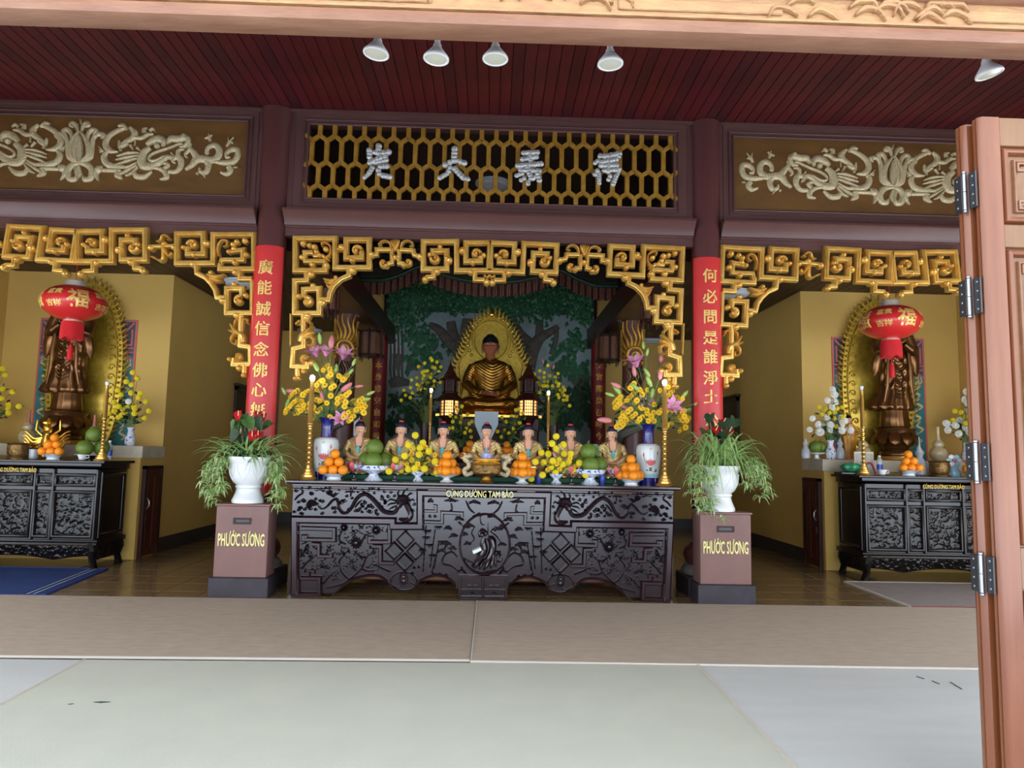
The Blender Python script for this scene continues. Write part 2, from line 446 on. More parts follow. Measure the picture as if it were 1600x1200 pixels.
# soffits of brown boards over the side aisles, dark roof over the shrine
for s in (-1, 1):
    so = struct(MB().box(min(s*2.5, s*SW), max(s*2.5, s*SW), 7.6, NY if s else 0, SOF+.02, SOF+.1).box(min(s*2.5, s*NW), max(s*2.5, s*NW), NY, BY, SOF+.02, SOF+.1).build('ceiling', 'plank_brown', smooth=0))
    bd = MB().box(-.068, .068, 7.75, 9.9, SOF, SOF+.02, .002).mesh('plank', 'plank_brown', 0)
    bd2 = MB().box(-.068, .068, 7.75, 14.35, SOF, SOF+.02, .002).mesh('plank', 'plank_brown', 0)
    for i in range(29):
        X = 2.58+i*.14
        link('plank', bd if X > NW+.02 else bd2, so, (s*X, 0, 0))
struct(MB().box(-2.6, 2.6, 7.62, BY, 5.14, 5.3).build('ceiling', 'ceiling_dark', smooth=0))
struct(MB().box(-7.6, 7.6, .6, BY+.5, 5.85, 6.05).build('roof', 'ceiling_dark', smooth=0))  # unseen slab added to block the sun; its eave dims the foreground
for s, nm in ((-1, 'left'), (1, 'right')):
    a, b = sorted((s*SW, s*(SW+.2)))
    struct(MB().box(a, b, 7.3, BY, -.2, 5.9).box(a, b, 2.3, 7.3, 2.95, 5.9).box(a, b, 2.3, 2.7, -.2, 2.95).build('wall_'+nm, 'yellow_wall', smooth=0))  # unseen openings in the side walls, added to let more daylight in
    a, b = sorted((s*NW, s*SW))
    nb = struct(MB().box(a, b, NY, BY, 0, SOF+.1).build('wall_niche_'+nm, 'yellow_wall', smooth=0))
    # the plastered plinth with its stone shelf and small door
    pl = thing('altar_plinth', ('yellow plastered plinth with stone shelf under the statue in the left niche' if s < 0 else 'yellow plastered plinth with stone shelf under the statue in the right niche'), 'plinth', (0, 0, 0))
    MB().box(a, b, 9.3, NY, 0, 1.27).build('body', 'yellow_wall', pl, 0)
    a2, b2 = sorted((s*(NW-.03), s*SW))
    MB().box(a2, b2, 9.27, NY, 1.27, 1.425, .006).build('shelf_slab', 'shelf_stone', pl, 0)
    d = MB(); xx = s*(NW-.004)
    dm = MB().box(min(xx, xx-s*.03), max(xx, xx-s*.03), 9.4, 9.8, .02, 1.13, .004)
    dd = dm.build('door', 'door_red', pl, 0)
    MB().box(min(xx-s*.03, xx-s*.045), max(xx-s*.03, xx-s*.045), 9.44, 9.58, .12, 1.03, .006).box(min(xx-s*.03, xx-s*.045), max(xx-s*.03, xx-s*.045), 9.62, 9.76, .12, 1.03, .006).build('door_panel', 'door_red', dd, 0)
    MB().tube([(xx-s*.05, 9.43, .62), (xx-s*.08, 9.43, .66), (xx-s*.08, 9.43, .72), (xx-s*.05, 9.43, .76)], .008, 6).build('door_handle', 'steel', dd)
    MB().box(min(xx-s*.03, xx-s*.05), max(xx-s*.03, xx-s*.05), 9.415, 9.455, .46, .54, .004).build('padlock', 'steel', dd, 0)
    fr = MB()
    for (y0, y1, z0, z1) in ((9.36, 9.4, 0, 1.17), (9.8, 9.84, 0, 1.17), (9.36, 9.84, 1.13, 1.17)):
        fr.box(min(xx, xx-s*.05), max(xx, xx-s*.05), y0, y1, z0, z1)
    fr.build('door_frame', 'dark_wood', pl, 0)
    # baseboards
    x1 = s*(NW-.018); a, b = sorted((s*NW, x1))
    struct(MB().box(a, b, NY-.018, BY, 0, .2).box(*sorted((s*NW, s*(NW+.0))), NY-.018, NY, 0, .2).build('baseboard_'+nm, 'black_base', smooth=0))
    # shuttered window of the corridor wall
    wo = struct(thing('window_%d' % (1 if s < 0 else 2), None, None)); xw = s*(NW-.03)
    f = MB(); g = MB()
    y0, y1, z0, z1 = 12.45, 14.0, 1.0, 2.5
    for (ya, yb, za, zb) in ((y0, y1, z1-.07, z1), (y0, y1, z0, z0+.07), (y0, y0+.07, z0, z1), (y1-.07, y1, z0, z1), ((y0+y1)/2-.04, (y0+y1)/2+.04, z0, z1)):
        f.box(*sorted((s*NW, xw-s*.02)), ya, yb, za, zb)
    f.box(*sorted((s*NW, xw-s*.06)), y0-.05, y1+.05, z1, z1+.04)
    f.build('window_frame', 'window_wood', wo, 0)
    for q in range(2):
        ya = y0+.07+q*.74
        for (za, zb, mt) in ((z1-.45, z1-.07, 'window_wood'), (1.62, z1-.5, 'black_lacquer'), (1.1, 1.57, 'speaker_white')):  # lowest panes coloured white to stand for the daylight outside
            MB().box(*sorted((s*NW, xw)), ya, ya+.66, za, zb, .004).build('pane' if mt != 'window_wood' else 'shutter', mt, wo, 0)
        MB().box(*sorted((s*NW, xw-s*.03)), ya, ya+.66, 1.57, 1.62).box(*sorted((s*NW, xw-s*.03)), ya, ya+.66, z1-.5, z1-.45).build('rail', 'tube_white' if q else 'window_wood', wo, 0)
bw = struct(MB().box(-SW, SW, BY, BY+.2, 0, 5.8).build('wall_back', 'yellow_wall', smooth=0))
struct(MB().box(-NW, NW, BY-.018, BY, 0, .2).build('baseboard_back', 'black_base', smooth=0))
for k, (xa, xb, za, zb) in enumerate(((-2.70, -2.58, 1.72, 2.16), (2.55, 2.66, 1.75, 2.14))):
    wo = struct(thing('window_%d' % (3+k), None, None))
    MB().box(xa, xb, BY-.012, BY, za, zb).build('pane', 'bulb_off', wo, 0)  # pale opaque pane: the slit's daylight is put into its colour
    MB().box(xa-.04, xa, BY-.03, BY, za-.04, zb+.04).box(xb, xb+.04, BY-.03, BY, za-.04, zb+.04).box(xa-.04, xb+.04, BY-.03, BY, zb, zb+.04).build('window_frame', 'window_wood', wo, 0)

# facade wall and the carved door lintel overhead
struct(MB().box(-SW, SW, 2.44, 2.62, 3.28, CZ+.12).build('wall_front', 'maroon', smooth=0))
lt = struct(thing('trim_1', None, None, (0, 2.4, 2.909)))
W = SW
MB().prism([(0.1, 0), (.03, -.008), (0, .004), (-.012, .025), (-.006, .043), (.012, .05), (.1, .05)], -W, W, 'yz').build('lower_moulding', 'lintel_wood', lt)
MB().prism([(.01, .05), (-.006, .054), (-.006, .062), (.012, .068), (.1, .068), (.1, .05)], -W, W, 'yz').build('bead', 'lintel_gilt', lt)
MB().prism([(.03, .068), (.03, .165), (.1, .165), (.1, .068)], -W, W, 'yz').build('frieze_board', 'lintel_gilt', lt)
MB().prism([(.02, .165), (.0, .172), (-.03, .2), (-.05, .24), (-.05, .44), (.1, .44), (.1, .165)], -W, W, 'yz').build('upper_moulding', 'lintel_wood', lt)
for k in range(-4, 5):                                            # carved leaf sprays between plain gilt runs
    cv = MB(); rnd = random.Random(k)
    for q in range(13):
        x0 = rnd.uniform(-.3, .3); z0 = .08+rnd.uniform(.01, .07); s2 = rnd.choice((-1, 1))
        pth = smooth_path([(x0, z0), (x0+s2*.04, z0+.03), (x0+s2*.09, z0+rnd.uniform(-.01, .03)), (x0+s2*.11, z0-.02)], 4)
        cv.ribbon([(p[0], min(.16, max(.072, p[1]))) for p in pth], lerp_list([.004, .014, .010, .002], len(pth)), .018, 0, 'round')
    cv.build('leaf_carving', 'lintel_gilt', lt, loc=(k*1.27+.15, .03, 0))
    MB().box(-.3, .3, -.008, 0, .095, .14, .004).build('plain_band', 'lintel_gilt', lt, 0, loc=(k*1.27+.15+.635, .03, 0))
rail = struct(MB().box(-SW, SW, 2.76, 2.86, 3.15, 3.2).box(-SW, SW, 2.62, 2.86, 3.2, 3.26).build('trim_2', 'dark_wood', smooth=0))
for k, (px, py, tl) in enumerate(((590, 80, .10), (683, 88, .06), (774, 88, 0), (953, 96, -.03), (1541, 112, -.22))):
    X, Z = at(px, py, 2.81)
    lab = ('white reflector lamp hanging from the lintel, leftmost of the five', 'white reflector lamp under the lintel, second from the left', 'white reflector lamp under the lintel above the lattice centre', 'white reflector lamp under the lintel, fourth from the left', 'white reflector lamp hanging far right above the folded door')[k]
    t = thing('reflector_lamp', lab, 'lamp', (X, 2.81, 3.15), 0, 'reflector lamps under the lintel')
    h = 3.15-Z+.012
    MB().lathe([(.012, -.0), (.012, -(h-.062))], 10).lathe([(.02, -.004), (.02, 0)], 10).build('stem', 'lamp_white', t)
    m = MB(); m.M = Matrix.Translation((0, 0, -(h-.06))) @ Matrix.Rotation(tl, 4, 'Y')
    m.lathe([(.012, .01), (.017, 0), (.02, -.012), (.026, -.02), (.05, -.05), (.0535, -.056), (.0535, -.062), (.047, -.064), (.044, -.06)], 24).build('shade', 'lamp_white', t)
    m = MB(); m.M = Matrix.Translation((0, 0, -(h-.06))) @ Matrix.Rotation(tl, 4, 'Y')
    m.lathe([(.0001, -.066), (.02, -.065), (.044, -.061)], 24).build('lens', 'lamp_lens', t)

# ------------------------------------------------------------------ columns of the front row
for s, nm in ((-1, 'left'), (1, 'right')):
    t = thing('column', 'maroon round column carrying the red board with gold characters, left of the main altar' if s < 0 else 'maroon round column carrying the red board with gold characters, right of the main altar', 'column', (s*FX, FY, 0), 0, 'front columns')
    MB().lathe([(.155, .50), (.158, 1.5), (.155, 3.6), (.16, 4.9), (.175, 5.02), (.18, CZ)], 32).build('shaft', 'maroon_col', t)
    MB().lathe([(.2, .30), (.235, .34), (.25, .40), (.235, .46), (.19, .50), (.18, .53)], 32).build('base_ring', 'maroon_col', t)
    MB().lathe([(.24, .2), (.265, .21), (.27, .25), (.24, .29), (.2, .31)], 32).build('base_stone', 'grey_stone', t)
    MB().box(-.27, .27, -.27, .27, 0, .2, .012).build('plinth', 'box_black', t, 0)
    bd = thing('couplet_board', 'red curved board with gold characters on the left column, beside the %s altar' % 'main' if s < 0 else 'red curved board with gold characters on the right column, nearest the folded door', 'couplet board', (s*FX, FY, 0), 0, 'couplet boards')
    top = 3.55; bot = .95; r0, r1, am = .161, .172, 1.12
    arc = [(-am+2*am*i/14) for i in range(15)]
    ring = lambda z: [(r1*math.sin(a), -r1*math.cos(a), z) for a in arc]+[(r0*math.sin(a), -r0*math.cos(a), z) for a in reversed(arc)]
    MB().loft([ring(bot), ring(top)]).build('board', 'red_board', bd)
    if s < 0: chars = zip('廣能誠信念佛心無', (419, 451, 484, 515, 548, 580, 611, 642)); xm = 0
    else: chars = zip('何必問是誰淨土公', (432, 465, 496, 529, 559, 592, 622, 658)); xm = 0
    for ch, py in chars:
        px = (422-(py-419)*.045) if s < 0 else 1107
        z = at(px, py, 7.43)[1]
        me = text_mesh(ch, .16, 'gold_letter', .004, .016)
        for v in me.vertices:                                     # wrap the character round the board
            a = (v.co.x)/r1; yy = v.co.z
            x, y = (r1+.002+yy)*math.sin(a), -(r1+.002+yy)*math.cos(a)
            v.co = Vector((x, y, v.co.y+z))
        link('character', me, bd)

# ------------------------------------------------------------------ entablature: friezes, lattice and cornices
def bay(n, xa, xb, lattice):
    t = struct(thing('trim_%d' % n, None, None, (0, 7.55, 0)))
    m = MB(); zt, zb = CZ, 3.95
    ia, ib, it, ib2 = (xa+.2, xb-.2, 4.945, 4.11) if lattice else (xa+.155, xb-.155, 4.95, 4.11)
    m.box(xa, xb, -.0, .12, it, zt).box(xa, xb, 0, .12, zb, ib2).box(xa, ia, 0, .12, ib2, it).box(ib, xb, 0, .12, ib2, it)
    m.build('frieze_frame', 'maroon', t, 0)
    e = MB()                                                      # raised edge mouldings
    for off, wd in ((.045, .008), (.0, .012)):
        e.ribbon([(ia-off, ib2-off), (ib+off, ib2-off), (ib+off, it+off), (ia-off, it+off)], wd, .02, 0, 'round', True)
    e.box(xa+.04, xa+.055, -.008, 0, zb, zt).box(xb-.055, xb-.04, -.008, 0, zb, zt)
    e.box(xa, xb, -.05, 0, zt-.03, zt).build('frame_moulding', 'maroon', t, 0)
    MB().prism([(.1, 3.955), (-.15, 3.955), (-.155, 3.93), (-.13, 3.915), (-.085, 3.87), (-.05, 3.825), (-.045, 3.80), (-.02, 3.795), (-.02, 3.78), (-.0, 3.775), (0, 3.69), (.1, 3.69)], xa, xb, 'yz').build('cornice', 'maroon', t)
    return t, ia, ib, it, ib2
tC, ia, ib, it, ib2 = bay(3, -2.2, 2.2, True)
lat = MB(); nC = 25; dx = (ib-ia)/nC; H = it-ib2
zf = lambda q: it-q*H
LW, LD = .025, .04
rows = [(0, .145, 0.75), (.215, .5, .25), (.565, .81, .75), (.875, 1, .25)]
for (q0, q1, off) in rows:
    for i in range(-1, nC+1):
        X = ia+(i+off)*dx
        if ia-.01 < X < ib+.01: lat.ribbon([(X, zf(q0)), (X, zf(q1))], LW, LD, .03, 'flat')
for (q0, q1, off) in ((.145, .215, .75), (.5, .565, .25), (.81, .875, .75)):
    for i in range(-1, nC+2):
        X = ia+(i+off)*dx
        for sg in (-.5, .5):
            xe = X+sg*dx
            if X > ia-.06 and X < ib+.06 and ia-.06 < xe < ib+.06: lat.ribbon([(X, zf(q0)), (xe, zf(q1))], LW*.9, LD*.97, .03, 'flat')
tag(lat.build('lattice', 'gilt_dull', tC, 0), 'gilt hexagon lattice')
def caps(pts, k, ox, oy):
    """glass rods of one character: (x0,y0,x1,y1,r) in crop pixels"""
    m = MB()
    for (x0, y0, x1, y1, r) in pts:
        a = at(ox+k*x0, oy+k*y0, 7.52); b = at(ox+k*x1, oy+k*y1, 7.52)
        L = max(1, int(math.hypot(b[0]-a[0], b[1]-a[1])/(r*k/FOC*7.5*1.0)))
        for i in range(L+1):
            f = i/L; m.sphere((a[0]+(b[0]-a[0])*f, -.045, a[1]+(b[1]-a[1])*f), r*k/FOC*7.5*1.15, 10, 6, (1, .8, 1))
    return m
K1 = (.1875, 480, 190); K2 = (.18125, 770, 200)
C1 = [(598,210,595,265,26),(520,245,522,300,24),(560,260,575,265,20),(640,265,680,260,26),(525,345,540,340,24),(560,330,650,300,26),(570,345,660,325,22),(610,380,665,378,22),(545,390,520,430,22),(510,445,480,470,18),(595,410,605,440,22),(635,455,690,465,24)]
C2 = [(1230,235,1225,330,26),(1150,365,1190,345,24),(1245,330,1310,350,24),(1190,390,1180,420,22),(1165,440,1105,475,20),(1230,400,1290,460,24),(1300,475,1340,485,20)]
C3 = [(265,220,385,215,22),(255,275,375,255,22),(320,240,325,300,20),(215,330,415,315,24),(300,345,330,440,24),(240,370,400,375,22),(205,415,250,400,20),(385,400,400,455,24),(245,455,270,440,20),(305,485,305,470,20),(350,440,355,430,20)]
C4 = [(925,240,920,250,20),(880,305,900,290,20),(960,250,1070,230,24),(1095,225,1085,250,20),(930,300,1060,275,24),(930,330,1065,325,24),(1000,250,990,380,22),(880,405,900,375,22),(915,400,915,480,20),(960,370,1080,365,22),(1010,420,995,450,20),(1060,420,1035,490,22),(1090,360,1075,400,18)]
for cset, K, lab in ((C1, K1, 'glass-rod character, leftmost'), (C2, K1, 'glass-rod character second from left'), (C3, K2, 'glass-rod character third from left'), (C4, K2, 'glass-rod character, rightmost')):
    tag(caps(cset, *K).build('character', 'glass_bead', tC), lab)

# side friezes with gilt relief, traced for the left bay's right half
XB = -4.50
RK1 = (.1375, 180, 180); RK2 = (.125, 0, 180)
LC = at(125, 240, 7.53)[0]
def rel(m, pts, ws, K, prof='round', d=.02, k=4):
    p = smooth_path([at(K[1]+K[0]*x, K[2]+K[0]*y, 7.57) for x, y in pts], k)
    m.ribbon(p, [v*K[0]/FOC*7.57 for v in lerp_list(ws, len(p))], d, 0, prof)
def knob(m, x, y, r, K, d=.022): a = at(K[1]+K[0]*x, K[2]+K[0]*y, 7.57); m.dome(a[0], a[1], r*K[0]/FOC*7.57, d)
half = MB(); A, B = RK1, RK2
# tail scrolls
rel(half, [(800,620),(870,570),(930,500),(1020,500),(1100,510),(1170,470),(1180,390),(1130,340),(1060,370),(1040,430),(1070,430)], [18,34,50,45,45,40,38,34,28,22,12], A)
rel(half, [(1110,530),(1230,540),(1340,530),(1390,470),(1390,400),(1330,390),(1270,430),(1270,480),(1310,480)], [12,34,36,36,34,34,26,20,10], A)
rel(half, [(1290,580),(1310,630),(1270,670),(1200,650)], [34,34,30,14], A)
rel(half, [(1350,595),(1395,595)], [12,6], A)
rel(half, [(1030,520),(1060,570),(1030,650),(970,640),(960,600)], [34,36,34,24,10], A)
rel(half, [(1000,660),(1025,715)], [24,4], A); knob(half, 935, 665, 18, A)
rel(half, [(930,480),(890,420),(850,370),(865,320)], [44,36,26,10], A)
rel(half, [(860,380),(800,450),(830,490)], [24,20,8], A)
rel(half, [(1085,300),(1065,255),(1020,270)], [16,22,6], A); rel(half, [(1070,260),(1100,225)], [14,8], A); rel(half, [(1070,250),(1065,215)], [14,5], A)
rel(half, [(1270,360),(1300,310),(1345,320)], [16,22,6], A); rel(half, [(1300,310),(1350,255)], [14,5], A); rel(half, [(1295,305),(1285,250)], [14,5], A)
rel(half, [(610,640),(690,640),(745,580),(740,500),(690,480),(660,520),(690,550)], [26,30,34,40,30,24,10], A)
rel(half, [(720,480),(715,420),(745,390),(790,400)], [30,26,22,6], A)
rel(half, [(430,600),(510,610),(570,650),(580,710),(510,730)], [14,26,34,34,10], A)
rel(half, [(560,610),(600,570),(570,545),(540,560)], [28,28,24,10], A)
rel(half, [(640,430),(670,460)], [12,6], A)
# head of the beast
rel(half, [(400,370),(330,420),(300,500),(320,570),(410,580),(500,540),(580,480),(640,480),(620,510)], [30,44,56,50,46,40,36,24,8], A)
rel(half, [(560,470),(480,510),(420,520),(385,500),(400,460),(470,420),(560,390),(650,360),(730,330),(780,330)], [22,20,18,16,16,18,20,16,16,12], A)
rel(half, [(590,330),(640,270),(720,270),(800,260),(830,300),(790,360),(740,365)], [14,44,46,46,30,26,10], A, d=.03)
rel(half, [(360,340),(430,290),(500,270),(550,300),(540,360)], [24,46,52,44,14], A, d=.03)
knob(half, 480, 350, 38, A, .04); knob(half, 785, 240, 34, A, .035)
for (x0, y0, x1, y1, x2, y2) in ((270,430,150,430,20,470),(260,460,130,480,10,510),(250,495,140,520,0,570),(250,540,140,590,0,600),(250,570,120,640,20,690),(260,590,190,660,120,690)):
    rel(half, [(x0,y0),(x1,y1),(x2,y2)], [10,22,8], A)
rel(half, [(30,640),(20,690),(80,730)], [26,28,6], A)
rel(half, [(220,640),(240,690),(330,700),(420,640)], [14,36,36,14], A)
rel(half, [(170,140),(220,200),(200,260),(110,310),(40,380)], [18,40,38,28,14], A)
rel(half, [(210,250),(300,260),(370,220),(440,220)], [26,26,28,10], A)
rel(half, [(330,200),(330,160),(370,150)], [26,26,8], A); rel(half, [(390,180),(430,155),(460,190)], [22,22,5], A)
rel(half, [(60,330),(50,290)], [20,8], A); rel(half, [(60,380),(75,410)], [16,5], A); rel(half, [(175,340),(210,400)], [20,8], A); rel(half, [(225,350),(235,290)], [10,5], A); rel(half, [(250,370),(290,405)], [20,8], A)
# arch of the horn nearest the lotus
rel(half, [(1560,160),(1440,210),(1350,280),(1320,370),(1370,440),(1480,460)], [30,34,38,42,40,10], B)
rel(half, [(1480,140),(1540,130),(1600,180)], [16,34,24], B)
rel(half, [(1340,460),(1300,520),(1330,600),(1430,640),(1560,640)], [24,40,44,44,14], B)
rel(half, [(1290,660),(1230,670),(1200,740),(1240,830)], [30,44,40,6], B); knob(half, 1240, 680, 52, B, .03)
rel(half, [(1280,690),(1450,690),(1520,700)], [26,30,10], B); rel(half, [(1480,690),(1490,760),(1540,800)], [34,36,6], B)
for (x, y) in ((1240,400),(1245,440),(1250,470)): rel(half, [(x,y),(1300,450)], [6,12], B)
rel(half, [(1600,350),(1510,390),(1490,320)], [26,34,10], B); rel(half, [(1510,390),(1500,450)], [24,6], B)
loto = MB()
rel(loto, [(1000,590),(905,520),(890,400),(930,290),(1000,205)], [24,34,40,34,8], B, d=.03)
rel(loto, [(1000,590),(1095,520),(1110,400),(1070,290),(1000,205)], [24,34,40,34,8], B, d=.03)
rel(loto, [(1000,590),(985,500),(985,380),(1000,260)], [30,60,60,14], B, 'groove', .04)
for sg in (-1, 1):
    X = lambda v: 1000+sg*v
    rel(loto, [(X(20),590),(X(130),530),(X(150),400),(X(170),290),(X(230),235),(X(290),250),(X(270),300)], [20,34,34,30,34,40,8], B)
    rel(loto, [(X(90),330),(X(110),230),(X(160),180),(X(200),200),(X(170),250)], [20,30,34,34,10], B)
    rel(loto, [(X(20),210),(X(45),130),(X(90),100),(X(110),130),(X(70),150)], [14,30,34,28,8], B)
    rel(loto, [(X(0),610),(X(90),620),(X(150),690),(X(130),790),(X(60),800),(X(50),760)], [20,40,44,42,36,10], B)
rel(loto, [(970,650),(990,740),(975,790)], [40,46,6], B, 'groove', .03); rel(loto, [(1010,60),(1020,110)], [8,18], B)
hm = MB(); hm.v = [((x), y, z) for x, y, z in half.v]; hm.f = list(half.f)
o2 = len(hm.v); hm.v += [(2*LC-x, y, z) for x, y, z in half.v]; hm.f += [tuple(i+o2 for i in reversed(f)) for f in half.f]
for n, s in ((4, -1), (5, 1)):
    xa, xb = sorted((s*2.5, s*SW))
    t, ia, ib, it, ib2 = bay(n, xa, xb, False)
    MB().box(ia, ib, .02, .06, ib2, it).build('panel', 'panel_brown', t, 0)
    q = MB(); q.v = [(-s*x, y+.02, z) for x, y, z in hm.v]; q.f = hm.f
    tag(q.build('beast_scroll', 'gilt_pale', t), 'pale gilt scrolling beasts in relief')
    q = MB(); q.v = [(-s*x, y+.02, z) for x, y, z in loto.v]; q.f = loto.f
    tag(q.build('lotus_relief', 'gilt_pale', t), 'pale gilt lotus in relief')

# ------------------------------------------------------------------ gilt key fretwork hung below the beams
FYY = 7.53
class Fret:
    def __init__(s): s.parts = []
    def mb(s, n): m = MB(); s.parts.append((n, m)); return m
    def bar(s, K, pts, w=4.6, n='key_bar', d=.055, prof='bar', k=0):
        p = [at(K[1]+K[0]*x, K[2]+K[0]*y, FYY) for x, y in pts]
        if k: p = smooth_path(p, k)
        W = w if isinstance(w, (int, float)) else lerp_list(w, len(p))
        W = W*7.5/FOC if isinstance(W, (int, float)) else [v*7.5/FOC for v in W]
        s.mb(n).ribbon(p, W, d+.03, .03, prof)
    def knob(s, K, x, y, r=4.2):
        a = at(K[1]+K[0]*x, K[2]+K[0]*y, FYY); R = r*7.5/FOC
        s.mb('knob').lathe([(R*.97, 0), (R, .055), (R*.9, .078), (R*.6, .09), (R*.5, .088), (R*.42, .1), (R*.001, .108)], 10)
        q = s.parts[-1][1]; q.v = [(a[0]+x, .03-z, a[1]+y) for x, y, z in q.v]
    def curl(s, K, x, y, r, a0, a1, w=3.6, sg=1):
        """spiral scroll end round (x, y) in crop pixels"""
        n = 12; pts = [(x+r*(1-.62*i/n)*math.cos(a0+(a1-a0)*i/n), y+sg*r*(1-.62*i/n)*math.sin(a0+(a1-a0)*i/n)) for i in range(n+1)]
        s.bar(K, pts, [w, w*1.05, w*.8], 'scroll', .055, 'round')
        s.knob(K, x, y, w*.8)
KA = (.11666, 440, 360); KB = (.1125, 600, 360); KC = (.11662, 440, 480)
F = Fret()
F.bar(KA, [(585,470),(585,540),(188,540),(188,112),(722,112),(722,502),(1175,502),(1175,128),(868,128),(868,372),(1075,372),(1075,290)])
F.curl(KA, 1010, 275, 66, 0, -5.2)
F.bar(KA, [(590,455),(590,415),(325,415),(315,300),(430,300)], 4, d=.05); F.bar(KA, [(430,345),(560,345),(590,370)], 3, d=.05)
for x, y, r in ((300,185,5),(385,215,4.5),(450,232,5),(600,262,4.5),(282,370,4.5),(420,470,5),(610,480,5),(810,240,6),(950,412,4.5),(1212,335,5.5),(400,595,6),(520,345,4),(475,300,4.5),(780,265,3.5)): F.knob(KA, x, y, r)
F.bar(KA, [(560,225),(540,185),(590,165),(650,215),(655,320),(590,370),(660,355)], [1.4,2.4,2.4,2.2,2.2,3,1.2], 'leaf', .04, 'round', 4)
F.bar(KA, [(590,370),(650,405)], [3,1], 'leaf', .04, 'round')
F.bar(KA, [(1210,335),(1275,330),(1275,262),(1500,262)], 3.8)
F.bar(KA, [(1480,265),(1480,440),(1420,450)], 3.6); F.curl(KA, 1370, 440, 52, .6, 5.6, 3.2); F.knob(KA, 1410, 485, 4)
F.bar(KA, [(1465,240),(1450,170),(1380,140),(1310,180),(1320,210),(1350,205)], [2.6,2.4,2.2,2,2,1.2], 'leaf', .04, 'round', 4)
F.bar(KB, [(230,275),(410,285),(420,340),(490,365)], 3.8); F.bar(KB, [(212,280),(212,460),(290,468)], 3.6); F.curl(KB, 335, 445, 50, 2.6, -2.6, 3.2); F.knob(KB, 275, 495, 4); F.knob(KB, 500, 375, 5.5)
F.bar(KB, [(235,260),(255,180),(320,145),(390,170),(400,215),(355,222)], [2.6,2.4,2.2,2,2,1.2], 'leaf', .04, 'round', 4)
for dxx in (-60, -32, 0, 32, 60): F.bar(KB, [(162,290),(162+dxx*.5,210),(162+dxx,135-abs(dxx)*-.25)], [3,3.2,1], 'leaf', .06, 'round', 3)
F.knob(KB, 162, 385, 4.5); F.knob(KB, 120, 380, 3); F.knob(KB, 200, 380, 3)
def dspiral(K, ox=0., oy=0., sx=1., sy=1.):
    T = lambda pts: [(ox+sx*(x-1505), oy+sy*(y-145)) for x, y in pts]
    F.bar(K, T([(680,370),(680,290),(872,290),(872,540),(548,540),(548,160),(1010,160),(1010,560),(1482,560),(1482,175),(1138,175),(1138,432),(1340,432),(1340,370)]))
    x, y = T([(715,392)])[0]; F.curl(K, x, y, 62*abs(sx), PI if sx > 0 else 0, (PI-5.0) if sx > 0 else 5.0)
    x, y = T([(1280,330)])[0]; F.curl(K, x, y, 62*abs(sx), 0 if sx > 0 else PI, -5.2 if sx > 0 else PI+5.2)
    for x, y, r in ((640,350,4),(780,240,4),(905,425,6),(740,580,5),(1090,290,6),(1235,455,4.5),(1205,588,5),(1385,355,4),(870,400,4)):
        q = T([(x, y)])[0]; F.knob(K, q[0], q[1], r)
    F.bar(K, T([(690,565),(690,650),(580,655)]), 3.9); q = T([(572,690)])[0]; F.knob(K, q[0], q[1], 5.2)
    F.bar(K, T([(1265,580),(1265,685),(1400,690)]), 3.9); q = T([(1425,730)])[0]; F.knob(K, q[0], q[1], 5.2)
dspiral(KB, 1505, 145)
F.bar(KB, [(1470,630),(1505,660),(1540,630)], 2.5, 'leaf', .04, 'round')
F.bar(KA, [(340,570),(340,672),(182,680),(182,1112),(508,1112),(508,785),(302,795),(302,905)])
F.curl(KA, 345, 955, 62, -2.2, 3.4, 4.4)
for x, y, r in ((245,890,4.5),(430,752,4.5),(545,970,6.5),(360,1150,6),(955,545,6)): F.knob(KA, x, y, r)
F.bar(KA, [(905,535),(905,612),(800,655),(700,745),(650,840),(632,935),(520,925)], 4.2)
F.bar(KA, [(760,640),(690,690),(570,655)], [2,6,1], 'leaf', .07, 'round', 4); F.bar(KA, [(740,680),(670,720),(590,700)], [2,4,1], 'leaf', .075, 'round', 4); F.bar(KA, [(720,720),(660,770),(610,740)], [2,4,1], 'leaf', .07, 'round', 4); F.knob(KA, 735, 640, 3.5)
F.bar(KC, [(300,110),(300,525),(165,560),(150,790),(345,800),(345,740)], 4.6); F.curl(KC, 325, 690, 62, 1.2, 6.2, 4)
F.bar(KC, [(222,830),(222,940)], 4.4); F.bar(KC, [(300,830),(305,870)], 3.4)
for x, y, r in ((345,150,6),(415,752,5),(300,865,4),(195,955,4.5),(240,955,4)): F.knob(KC, x, y, r)
F.bar(KC, [(131,100),(131,520)], 1.5)
F.bar(KC, [(255,470),(280,390),(360,320),(440,260)], [5,6,4,1], 'leaf', .075, 'round', 4); F.bar(KC, [(300,400),(380,360),(465,345)], [4,4.5,1], 'leaf', .07, 'round', 4)
F.bar(KC, [(300,420),(390,400),(435,450),(415,510),(360,510),(355,475)], [4,4,3,2.4,2,1.4], 'leaf', .065, 'round', 4); F.bar(KC, [(390,400),(460,430)], [3,1], 'leaf', .06, 'round')
F.bar(KC, [(350,190),(395,220),(385,290)], [2,2.6,1], 'leaf', .05, 'round', 4); F.bar(KC, [(255,180),(205,220),(210,245)], [2,2.4,1.2], 'leaf', .05, 'round', 4); F.bar(KC, [(265,180),(270,230),(235,245)], [2,2.4,1.2], 'leaf', .05, 'round', 4)
t = thing('gilt_fretwork', 'gilt key-pattern fretwork framing the main altar opening between the two columns', 'fretwork', (0, FYY, 0))
for n, m in F.parts:
    m.build(n, 'gilt', t)
    q = MB(); q.v = [(-x, y, z) for x, y, z in m.v]; q.f = m.f
    if max(p[0] for p in m.v) < .09: q.build(n, 'gilt', t)
